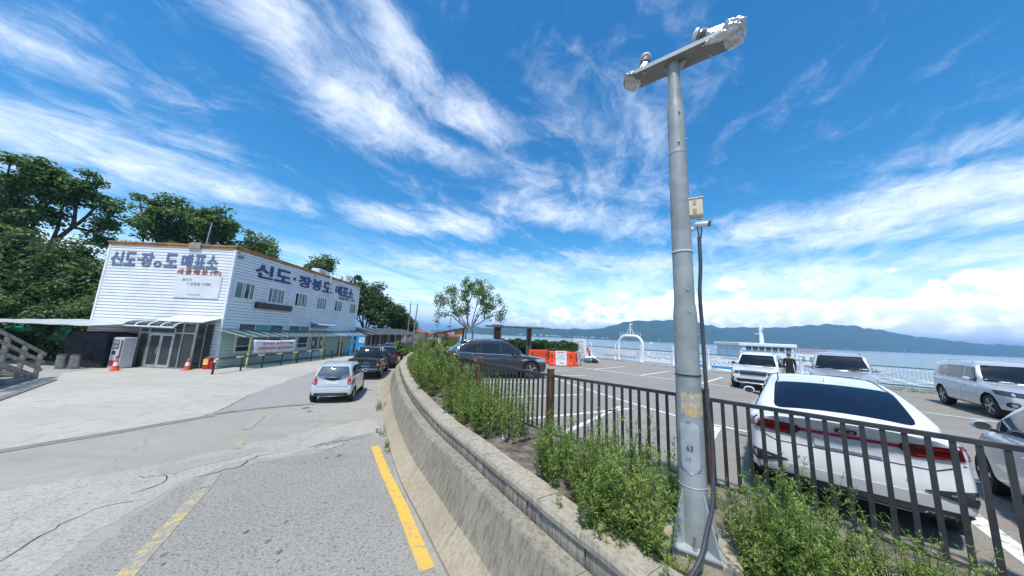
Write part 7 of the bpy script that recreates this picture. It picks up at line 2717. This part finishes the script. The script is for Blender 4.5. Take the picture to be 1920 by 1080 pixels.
# lone tree by the water: forked trunk that closes again round a gap, thin open crown
lt = empty('waterside_tree', (-4.45, 33.0, LOT_Z), 0, 'lone open crowned tree with a forked trunk by the water', 'tree')
rnd = random.Random(5)
segs, tips = [], []
forks = [([(-0.55, 0, -0.2), (-0.42, 0, 0.7), (-0.5, 0, 1.5), (-0.34, 0, 2.1)], [0.26, 0.17, 0.13, 0.11]), ([(0.45, 0, -0.2), (0.38, 0, 0.8), (0.52, 0, 1.55), (0.28, 0, 2.2)], [0.22, 0.16, 0.13, 0.11]),
         ([(-0.34, 0, 2.1), (-0.05, 0, 2.35), (0.28, 0, 2.2)], [0.08, 0.07, 0.08]), ([(-0.1, 0, -0.2), (-0.05, 0, 0.6), (-0.02, 0.0, 1.1)], [0.3, 0.24, 0.14])]
for pts, rs in forks:
    segs.append(([Vector(p) for p in pts], rs))
starts = [((-0.34, 0, 2.1), (-0.9, 0.1, 0.9), 2.3), ((-0.34, 0, 2.1), (-0.15, 0.2, 1.2), 2.2), ((-0.1, 0, 2.3), (-0.45, -0.3, 1.1), 2.5), ((0.28, 0, 2.2), (0.12, 0.2, 1.2), 2.3), ((0.28, 0, 2.2), (0.7, -0.1, 1.0), 2.3), ((0.28, 0, 2.2), (1.15, 0.2, 0.62), 2.3), ((-0.34, 0, 2.1), (-1.3, 0.3, 0.72), 2.6), ((-0.3, 0, 2.1), (-0.7, 0.8, 0.8), 2.0), ((0.3, 0, 2.2), (0.5, 0.9, 0.8), 2.0)]
for b_, d_, l_ in starts:
    grow(rnd, Vector(b_), Vector(d_), l_, 0.085, 3, segs, tips, 0.52, 0.10, (2, 3), 0.62)
m = MB()
for pts, rs in segs:
    m.tube(pts, [max(0.012, r_) for r_ in rs], 6, caps=False)
m.build('trunk', M_BARKL, lt, smooth=60)
C_ = np.array([tuple(p[0]) for p in tips])
zt = C_[:, 2].max()
keep = C_[:, 2] > 2.0
C_ = C_[keep]
nl = 6000
idx = RNG.integers(0, len(C_), nl)
off = unit(RNG.normal(size=(nl, 3))) * RNG.random((nl, 1)) ** 0.6 * np.array([[0.62, 0.62, 0.36]])
leaves('crown', C_[idx] + off, off * 1.2 + RNG.normal(size=(nl, 3)) * 0.5 + np.array([[0, 0, 0.7]]), 0.22 * RNG.uniform(0.6, 1.3, nl), LM_LITE, lt, 0.6)
sx_ = 8.0 / (C_[:, 0].max() - C_[:, 0].min())
lt.scale = (sx_, sx_, 7.9 / zt)

# ------------------------------------------------------------------ quay: railing, arch, pergola, shelter
M_RAILW = pmat('white_rail_paint', (0.74, 0.76, 0.77), 0.4, var=0.05, grime=0.12)
M_RAILT = pmat('teal_hand_rail', (0.10, 0.22, 0.26), 0.35, 0.3, var=0.1)
qr = empty('quay_railing', (8.2, 30.7, LOT_Z + 0.12), math.atan2(-15.2, 12.8), 'white quay railing with ball topped posts and a dark hand rail', 'railing')
posts = [-8.6, -5.7, -2.8, 0.1, 2.75, 5.2, 7.9, 10.4, 12.9, 15.4, 17.9, 20.4, 22.9, 25.4, 27.9]
for i, t in enumerate(posts):
    m = MB()
    m.lathe([(0.10, 0), (0.10, 0.06), (0.075, 0.10), (0.07, 1.12), (0.085, 1.16), (0.085, 1.2), (0.05, 1.24), (0.05, 1.27), (0.075, 1.31), (0.085, 1.36), (0.06, 1.42), (0.0, 1.44)], (t, 0, 0), 12)
    m.build('railing_post', M_RAILW, qr, smooth=45)
    if i + 1 < len(posts):
        t2 = posts[i + 1]
        a, b = t + 0.075, t2 - 0.075
        MB().tube([(a, 0, 1.08), (b, 0, 1.08)], 0.036, 8).build('hand_rail', M_RAILT, qr, smooth=45)
        MB().box(((a + b) / 2, 0, 0.14), (b - a, 0.05, 0.05)).build('lower_rail', M_RAILT if i > 8 else M_RAILW, qr)
        m = MB()
        nb_ = max(4, int((b - a) / 0.125))
        for k in range(nb_):
            x = a + (b - a) * (k + 0.5) / nb_
            m.box((x, 0, 0.60), (0.026, 0.026, 0.90))
        m.box(((a + b) / 2, 0, 0.94), (b - a, 0.035, 0.04))
        m.build('bar_panel', M_RAILW, qr)
        if i >= 5:      # gull and wave ornaments
            m = MB()
            for k, (ox, oz) in enumerate(((0.35, 0.74), (0.62, 0.52), (0.8, 0.34))):
                x = a + (b - a) * ox
                m.prism(rounded([(x - 0.32, oz + 0.10), (x, oz - 0.03), (x + 0.32, oz + 0.10), (x, oz + 0.05)], 0.05), -0.05, -0.03, lambda p, q_, h: (p, h, q_))
            m.lathe([(0.0, -0.005), (0.15, -0.005), (0.15, 0.012), (0.0, 0.012)], (a + (b - a) * 0.25, -0.045, 0.78), 14, 'Y')
            for k in range(3):
                m.tube([(a + 0.1 + (b - a - 0.2) * j / 12, -0.045, 0.24 + 0.1 * k + 0.035 * math.sin(j * 1.1 + k * 2)) for j in range(13)], 0.014, 5)
            m.build('railing_ornament', M_RAILW, qr)
# printed boards fixed low on the railing
for (t0, t1, z0, z1) in ((5.5, 7.7, 0.12, 0.72), (8.1, 10.2, 0.10, 0.80), (10.6, 12.7, 0.10, 0.80)):
    bdp = MB().box(((t0 + t1) / 2, -0.085, (z0 + z1) / 2), (t1 - t0, 0.012, z1 - z0)).build('printed_board', pmat('white_print_board', (0.72, 0.74, 0.76), 0.5, var=0.05, vscale=3), qr)
    if t0 > 8:
        MB().box(((t0 + t1) / 2, -0.095, z0 + 0.10), (t1 - t0, 0.01, 0.17)).build('blue_band', pmat('blue_print', (0.03, 0.27, 0.60), 0.5, var=0.08, vscale=4), bdp)
    m = MB()
    rnd = random.Random(int(t0 * 10))
    for k in range(22):
        x = t0 + 0.08 + (t1 - t0 - 0.16) * k / 21
        m.box((x + rnd.uniform(-0.02, 0.02), -0.094, z0 + 0.30 + rnd.uniform(0, 0.22)), (rnd.uniform(0.03, 0.09), 0.006, rnd.uniform(0.03, 0.13)))
    m.build('print_figures', pmat('grey_print', (0.13, 0.16, 0.22), 0.6, var=0.3, vscale=7), bdp)
bn2 = MB().box((0, 0, 0), (3.3, 0.012, 0.52)).build('railing_banner', pmat('pale_pink_banner', (0.70, 0.64, 0.67), 0.6, var=0.08, vscale=3), None)
bn2.location = (8.2 + 0.6442 * 3.15 - 0.07, 30.7 - 0.765 * 3.15 - 0.06, LOT_Z + 0.12 + 0.72)
bn2.rotation_euler = (0, 0, math.atan2(-15.2, 12.8))
tag(bn2, 'long pale pink banner tied to the quay railing left of the white arch', 'banner')

arch = empty('white_arch', (8.2 + 0.6442 * 4.25, 30.7 - 0.765 * 4.25, LOT_Z), math.atan2(-15.2, 12.8), 'white ornamental arch with a little ship mast on top at the quay railing', 'arch')
AH, AW = 2.35, 1.12
pts = [(-AW, 0, 0), (-AW, 0, AH - 0.75)] + [(-AW + 0.75 - 0.75 * math.cos(t), 0, AH - 0.75 + 0.75 * math.sin(t)) for t in np.linspace(0.2, math.pi / 2, 6)] + [(AW - 0.75 + 0.75 * math.sin(t), 0, AH - 0.75 + 0.75 * math.cos(t)) for t in np.linspace(0.0, math.pi / 2 - 0.2, 6)] + [(AW, 0, AH - 0.75), (AW, 0, 0)]
MB().tube(pts, 0.13, 10).build('arch_tube', M_RAILW, arch, smooth=50)
m = MB()
m.tube([(0, 0, AH), (0, 0, AH + 1.15)], 0.05, 8)
m.beam((0, 0, AH + 1.1), (0.24, 0, AH + 1.0), 0.05, 0.1)
m.beam((-0.2, 0, AH + 0.72), (0.2, 0, AH + 0.72), 0.04, 0.04)
m.build('mast', M_RAILW, arch, smooth=50)
for k in range(9):
    x = -0.95 + 1.9 * k / 8
    hh = 0.15 + 0.12 * (1 - abs(x)) + (0.04 if k % 2 else 0)
    if abs(x) > 0.1:
        MB().tube([(x, 0, AH + 0.08 - 0.22 * max(0, abs(x) - 0.45)), (x, 0, AH + 0.12 + hh)], 0.022, 6).build('arch_stay', M_RAILW, arch)
MB().tube([(-0.3, 0, AH + 0.1), (-0.22, 0, AH + 0.5), (0, 0, AH + 0.62), (0.22, 0, AH + 0.5), (0.3, 0, AH + 0.1)], 0.025, 6).build('ship_bow', M_RAILW, arch)

pg = empty('pergola', (0.2, 25.2, LOT_Z), -0.02, 'flat roofed pergola on two thick brown posts behind the graphite SUV', 'pergola')
M_PGR = pmat('dark_brown_panel', (0.085, 0.03, 0.022), 0.6, var=0.2, vscale=2)
M_PGF = pmat('grey_steel_frame', (0.13, 0.13, 0.125), 0.5, 0.3, var=0.12)
for x, w in ((-1.25, 0.62), (1.38, 0.42)):
    MB().box((x, 0, 1.28), (w - 0.16, 0.40, 2.56)).build('post_panel', M_PGR, pg)
    for s in (-1, 1):
        MB().box((x + s * (w / 2 - 0.05), 0, 1.28), (0.09, 0.46, 2.56)).build('post_frame', M_PGF, pg)
MB().box((0.15, 0, 2.64), (4.8, 1.7, 0.11)).build('roof_slab', M_PGF, pg, bevel=0.01)
MB().box((-1.25, 0, 2.74), (0.9, 0.9, 0.10)).build('roof_cap', M_PGF, pg)

gz = empty('solar_shelter', (-6.0, 30.0, LOT_Z - 0.1), 0.1, 'small shelter with a sloping solar panel roof and an orange end panel', 'shelter')
M_SOL = pmat('solar_panel_blue', (0.05, 0.07, 0.12), 0.2, 0.2, var=0.1)
M_FRD = pmat('dark_frame', (0.04, 0.04, 0.042), 0.5)
slope = 0.24
for i in range(4):
    x = -1.2 + 0.8 * i
    MB().prism([(x - 0.38, 0), (x + 0.38, 0), (x + 0.38, 0.05), (x - 0.38, 0.05)], -1.1, 1.1, lambda a, b, h: (a, h, 2.2 + slope * a + b)).build('solar_panel', M_SOL, gz)
MB().prism([(-1.65, -0.07), (1.65, -0.07), (1.65, -0.01), (-1.65, -0.01)], -1.15, 1.15, lambda a, b, h: (a, h, 2.2 + slope * a + b)).build('roof_frame', M_FRD, gz)
for x in (-1.3, -0.35, 1.25):
    for y in (-0.9, 0.9):
        MB().beam((x, y, 0), (x + (0.12 if x > 0 else 0.0), y, 2.12 + slope * x), 0.1, 0.1, (0, 1, 0)).build('shelter_post', M_FRD, gz)
MB().prism([(0.55, 1.75), (1.3, 1.85), (1.35, 2.42), (0.55, 2.24)], -0.02, 0.02, lambda a, b, h: (a, -0.95 + h, b)).build('end_panel', pmat('orange_panel', (0.55, 0.26, 0.04), 0.5), gz)
MB().box((-0.1, 0.9, 1.1), (1.6, 0.05, 0.9)).build('back_board', pmat('yellow_green_board', (0.42, 0.48, 0.08), 0.5, var=0.2), gz)
for lx, ly, hh, lb in ((-4.9 - 2.6, 31.2, 4.6, 'thin weather mast with a dish left of the solar shelter'), (-6.3, 31.6, 4.2, 'thin pole with a side arm right of the weather mast')):
    mm = empty('mast_pole', (lx, ly, LOT_Z - 0.1), 0, lb, 'mast', 'thin masts behind the solar shelter')
    MB().tube([(0, 0, 0), (0, 0, hh)], 0.045, 6).build('mast_tube', M_STEEL, mm)
    MB().beam((0, 0, hh - 0.8), (0.75, 0, hh - 0.8), 0.04, 0.04).build('mast_arm', M_STEEL, mm)
    MB().lathe([(0.0, 0), (0.18, 0.05), (0.25, 0.12)], (-0.15, 0, hh - 1.6), 10).build('mast_instrument', M_FRD, mm)

# water filled barriers, easel sign, bundles
M_WBAR = pmat('orange_barrier_plastic', (0.78, 0.085, 0.02), 0.4, var=0.08, vscale=3, grime=0.08)
def wbar(loc, rz, label, sign=True):
    w = empty('water_barrier', loc, rz, label, 'water barrier', 'orange water filled barriers')
    m = MB()
    pf = [(-0.24, 0), (-0.24, 0.16), (-0.14, 0.40), (-0.10, 0.95), (-0.05, 1.0), (0.05, 1.0), (0.10, 0.95), (0.14, 0.40), (0.24, 0.16), (0.24, 0)]
    m.prism(pf, -0.82, 0.82, lambda a, b, h: (h, a, b))
    b = m.build('barrier_shell', M_WBAR, w, bevel=0.03)
    for x in (-0.66, 0.66):
        for z in (0.33, 0.72):
            MB().box((x, -0.135, z), (0.14, 0.10, 0.13)).build('moulded_recess', pmat('recess_red', (0.42, 0.03, 0.012), 0.6), w)
    if sign:
        s = MB().prism([(-0.40, 0.06), (0.36, 0.06), (0.36, 1.04), (-0.40, 1.04)], -0.006, 0.006, lambda a, b, h: (a, -0.255 + 0.125 * min(1, b) + h, b)).build('notice_sheet', pmat('notice_white', (0.72, 0.70, 0.70), 0.6, var=0.06, vscale=5), w)
        for k, (txt, z, hh, ww, mt) in enumerate((('', 0.86, 0.12, 0.56, M_REDP), ('', 0.70, 0.07, 0.56, M_GREYL), ('', 0.59, 0.07, 0.4, M_GREYL), ('', 0.48, 0.07, 0.6, M_GREYL), ('', 0.18, 0.08, 0.34, M_REDP))):
            print_row('notice_print', (-0.02 - ww / 2, -0.266 + 0.125 * z, z), (1, 0, 0), (0, 0.124, 1), hh, ww, mt, s, k)
    return w


wbar((3.62, 21.35, LOT_Z), 0.05, 'orange water barrier with a white notice sheet in front of the hedge')
wbar((2.15, 22.4, LOT_Z), 0.55, 'orange water barrier half hidden behind the bonnet of the graphite SUV', False)
wb2 = wbar((4.85, 22.1, LOT_Z), 1.15, 'orange water barrier turned end on beside the easel sign', True)
es = empty('easel_sign', (6.15, 26.6, LOT_Z), -0.15, 'white framed easel sign with small print next to the orange barriers', 'easel sign')
for x in (-0.42, 0.42):
    MB().beam((x, 0.12, 1.55), (x, -0.12, 0), 0.07, 0.06, (1, 0, 0)).build('easel_leg', M_RAILW, es)
    MB().beam((x, 0.12, 1.5), (x, 0.5, 0), 0.05, 0.04, (1, 0, 0)).build('easel_leg', M_RAILW, es)
MB().box((0, 0.1, 1.56), (0.92, 0.07, 0.08)).build('easel_bar', M_RAILW, es)
MB().beam((0, 0.09, 1.50), (0, -0.02, 0.42), 0.76, 0.02, (0, -1, 0)).build('sign_face', pmat('sign_pale', (0.62, 0.66, 0.70), 0.5, var=0.1, vscale=6), es)
for k, (txt, z) in enumerate((('', 1.32), ('', 1.10), ('', 0.92), ('', 0.76), ('', 0.56))):
    print_row('sign_print', (-0.30, 0.060 - (1.5 - z) * 0.10, z), (1, 0, 0), (0, 0.1, 1), 0.10, 0.6, M_REDP if k == 2 else M_GREYL, es, k)
es.scale = (1.15, 1.15, 1.2)
tc_ = empty('red_flag_board', (6.95, 26.3, LOT_Z), 0.1, 'red and white triangular warning board right of the easel sign', 'warning board')
MB().prism([(-0.3, 0), (0.35, 0), (-0.18, 1.2), (-0.28, 1.2)], -0.03, 0.03, lambda a, b, h: (a, h, b)).build('board', pmat('warning_red', (0.60, 0.05, 0.05), 0.5), tc_, bevel=0.01)
MB().prism([(-0.34, 0.02), (0.0, 0.02), (-0.23, 0.9), (-0.27, 0.9)], -0.036, -0.031, lambda a, b, h: (a, h, b)).build('white_patch', M_RAILW, tc_)
rnd = random.Random(3)
bdl = empty('tied_bundle', (6.75, 25.4, LOT_Z), 0.2, 'heap of black and teal tied bundles and white sacks below the easel sign', 'bundle heap')
for k in range(9):
    x, y, r_ = rnd.uniform(-0.8, 0.8), rnd.uniform(-0.3, 0.3), rnd.uniform(0.14, 0.26)
    mt = [M_RAILW, M_CABLE, pmat('teal_cloth', (0.03, 0.16, 0.19), 0.7), M_RAILW][k % 4]
    foil_blob((x, y, r_ * 0.62 + (0.25 if k > 6 else 0)), r_ * 1.25, r_, r_ * 0.7, Matrix.Rotation(rnd.uniform(0, 3), 3, 'Z'), 60 + k, 'sack', bdl, mt)
MB().tube(catmull([Vector((-1.5, -0.1, 0.03)), Vector((-1.0, -0.2, 0.2)), Vector((-0.5, 0, 0.3)), Vector((0.2, -0.2, 0.35)), Vector((0.7, -0.1, 0.1))], 0.1), 0.03, 6).build('hose', M_CABLE, bdl)
foil_blob((-0.02, 5.92, SZ + 0.04), 0.05, 0.03, 0.06, Matrix.Identity(3), 77, 'paper_scrap', None, M_WHITE)
tag(bpy.data.objects['paper_scrap'], 'crumpled scrap of white paper on the planter soil among weeds', 'litter')

# ------------------------------------------------------------------ ferry and boats
fy = empty('ferry', (42.6, 51.5, -4.0), -0.10, 'white car ferry with a tall mast moored beyond the quay', 'ferry')
M_SHIP = pmat('ship_white', (0.76, 0.78, 0.78), 0.4, var=0.05, vscale=0.5, grime=0.1)
M_HULL = pmat('hull_blue', (0.03, 0.14, 0.30), 0.4, var=0.1)
hl = MB()
hl.prism([(-7, -4.2), (9, -4.2), (12.5, 0), (9, 4.2), (-7, 4.2)], -0.6, 1.6)
hl.build('hull', M_HULL, fy, bevel=0.1)
MB().box((1.5, 0, 2.1), (16, 8.2, 1.0)).build('bulwark', M_SHIP, fy)
MB().box((-1.2, 0, 4.3), (8.0, 6.6, 3.6)).build('superstructure', M_SHIP, fy, bevel=0.08)
MB().box((-1.2, 0, 7.05), (8.6, 7.2, 0.55)).build('bridge_roof', M_SHIP, fy, bevel=0.1)
MB().box((-1.2, 0, 6.45), (7.6, 6.8, 0.66)).build('bridge_house', M_SHIP, fy)
for k in range(7):
    MB().box((-4.0 + 0.98 * k, -3.43, 6.47), (0.78, 0.04, 0.50)).build('bridge_window', M_WGLASS, fy)
for k in range(6):
    MB().box((-4.4 + 1.25 * k, -3.33, 4.6), (0.7, 0.04, 0.6)).build('cabin_window', M_WGLASS, fy)
m = MB()
m.lathe([(0.32, 7.3), (0.24, 10.0), (0.14, 10.3), (0.05, 10.4)], (0.35, 0, 0), 10)
m.box((-0.15, 0, 8.9), (1.0, 0.3, 0.1))
m.box((0.35, 0, 9.7), (0.3, 1.2, 0.08))
m.build('mast', M_SHIP, fy, smooth=40)
MB().box((5.4, 0, 5.0), (4.6, 6.0, 1.6)).build('aft_house', M_SHIP, fy)
for k in range(3):
    MB().box((4.2 + 1.2 * k, -3.02, 5.1), (0.6, 0.04, 0.8)).build('aft_window', pmat('pale_green_pane', (0.3, 0.4, 0.33), 0.3), fy)
m = MB()
for k in range(12):
    m.box((3.2 + 0.4 * k, -2.9, 6.25), (0.05, 0.05, 0.9))
m.box((5.4, -2.9, 6.7), (4.6, 0.06, 0.08))
m.box((5.4, -2.9, 6.35), (4.6, 0.05, 0.06))
m.build('deck_rail', pmat('red_rail', (0.55, 0.12, 0.11), 0.5), fy)
for (x, y, s_, lb) in ((-2.6, 300, 1.6, 'small white boat far out on the water behind the pergola'), (300, 640, 2.0, 'tiny white boat far out on the water right of centre')):
    bt = empty('small_boat', (x, y, -4.0), 0.2, lb, 'boat', 'small boats far out')
    MB().prism([(-3 * s_, -0.8 * s_), (1.8 * s_, -0.8 * s_), (3.2 * s_, 0), (1.8 * s_, 0.8 * s_), (-3 * s_, 0.8 * s_)], -0.2, 0.9 * s_).build('hull', M_SHIP, bt)
    MB().box((-0.4 * s_, 0, 1.4 * s_), (2.2 * s_, 1.2 * s_, 1.1 * s_)).build('cabin', M_SHIP, bt)

# ------------------------------------------------------------------ two people
def person(loc, rz, h, top_m, leg_m, hair_m, label, stride=0.0):
    p = empty('person', loc, rz, label, 'person')
    k = h / 1.72
    V = [(0, 0, 0.92), (0, 0.0, 1.10), (0, 0, 1.30), (0, 0.0, 1.43), (0, 0.0, 1.50), (0, 0.01, 1.58), (0, 0.015, 1.66)]
    r_ = [(0.155, 0.11), (0.135, 0.10), (0.165, 0.115), (0.12, 0.09), (0.052, 0.052), (0.078, 0.092), (0.07, 0.085)]
    E_ = [(0, 1), (1, 2), (2, 3), (3, 4), (4, 5), (5, 6)]
    for s in (-1, 1):
        b = len(V)
        sw = stride * s
        V += [(s * 0.175, 0, 1.40), (s * 0.212, -0.02 - sw * 0.3, 1.12), (s * 0.205, 0.05 - sw * 0.5, 0.88), (s * 0.20, 0.08 - sw * 0.55, 0.80)]
        r_ += [(0.062, 0.062), (0.045, 0.045), (0.034, 0.034), (0.036, 0.026)]
        E_ += [(3, b), (b, b + 1), (b + 1, b + 2), (b + 2, b + 3)]
        b = len(V)
        V += [(s * 0.09, 0, 0.86), (s * 0.10, 0.02 + sw * 0.5, 0.48), (s * 0.105, -0.02 + sw, 0.08), (s * 0.11, 0.10 + sw, 0.035)]
        r_ += [(0.095, 0.095), (0.065, 0.065), (0.042, 0.042), (0.042, 0.032)]
        E_ += [(0, b), (b, b + 1), (b + 1, b + 2), (b + 2, b + 3)]
    me = bpy.data.meshes.new('body')
    me.from_pydata([tuple(c * k for c in v) for v in V], E_, [])
    o = bpy.data.objects.new('body', me)
    COL.objects.link(o)
    sk = o.modifiers.new('skin', 'SKIN')
    sk.use_smooth_shade = True
    for i, sv in enumerate(me.skin_vertices[0].data):
        sv.radius = (r_[i][0] * k, r_[i][1] * k)
        sv.use_root = (i == 0)
    su = o.modifiers.new('sub', 'SUBSURF')
    su.levels = su.render_levels = 2
    m2 = evaluated(o)
    bpy.data.objects.remove(o)
    m2.materials.clear()
    b = link_mesh('body', m2, [pmat('skin_tone', (0.42, 0.27, 0.19), 0.6), top_m, leg_m, M_BLACK], p)
    for f in m2.polygons:
        z = f.center.z / k
        x = abs(f.center.x) / k
        f.material_index = 3 if z < 0.075 else (2 if z < 0.93 and x < 0.2 else (1 if (z < 1.47 and not (x > 0.19 and z < 0.93)) else 0))
    hm_ = MB()
    rows = []
    for i in range(7):
        th = math.pi * 0.5 * i / 6
        rows.append([(0.094 * math.sin(th) * math.cos(a), 0.015 - 0.012 + 0.108 * math.sin(th) * math.sin(a), 1.63 + 0.115 * math.cos(th) - (0.06 * (i / 6) if math.sin(a) < 0.3 else -0.0)) for a in np.linspace(0, 2 * math.pi, 17)])
    hm_.grid([[tuple(c * k for c in q_) for q_ in r2] for r2 in rows])
    hm_.build('hair', hair_m, p, smooth=60)
    return p


person((13.75, 14.95, LOT_Z), 2.4, 1.70, pmat('dark_jacket', (0.018, 0.017, 0.018), 0.8, var=0.2), pmat('dark_trousers', (0.03, 0.03, 0.035), 0.8), pmat('grey_brown_hair', (0.10, 0.08, 0.065), 0.7), 'person in a dark jacket standing between the white SUV and the silver SUV')
person((-17.75, 32.0, 0), 0.3, 1.72, pmat('brown_top', (0.26, 0.17, 0.13), 0.8, var=0.2), pmat('navy_trousers', (0.02, 0.022, 0.03), 0.8), pmat('dark_hair', (0.03, 0.025, 0.022), 0.7), 'person in a brown top and dark trousers walking by the blue gate', 0.12)
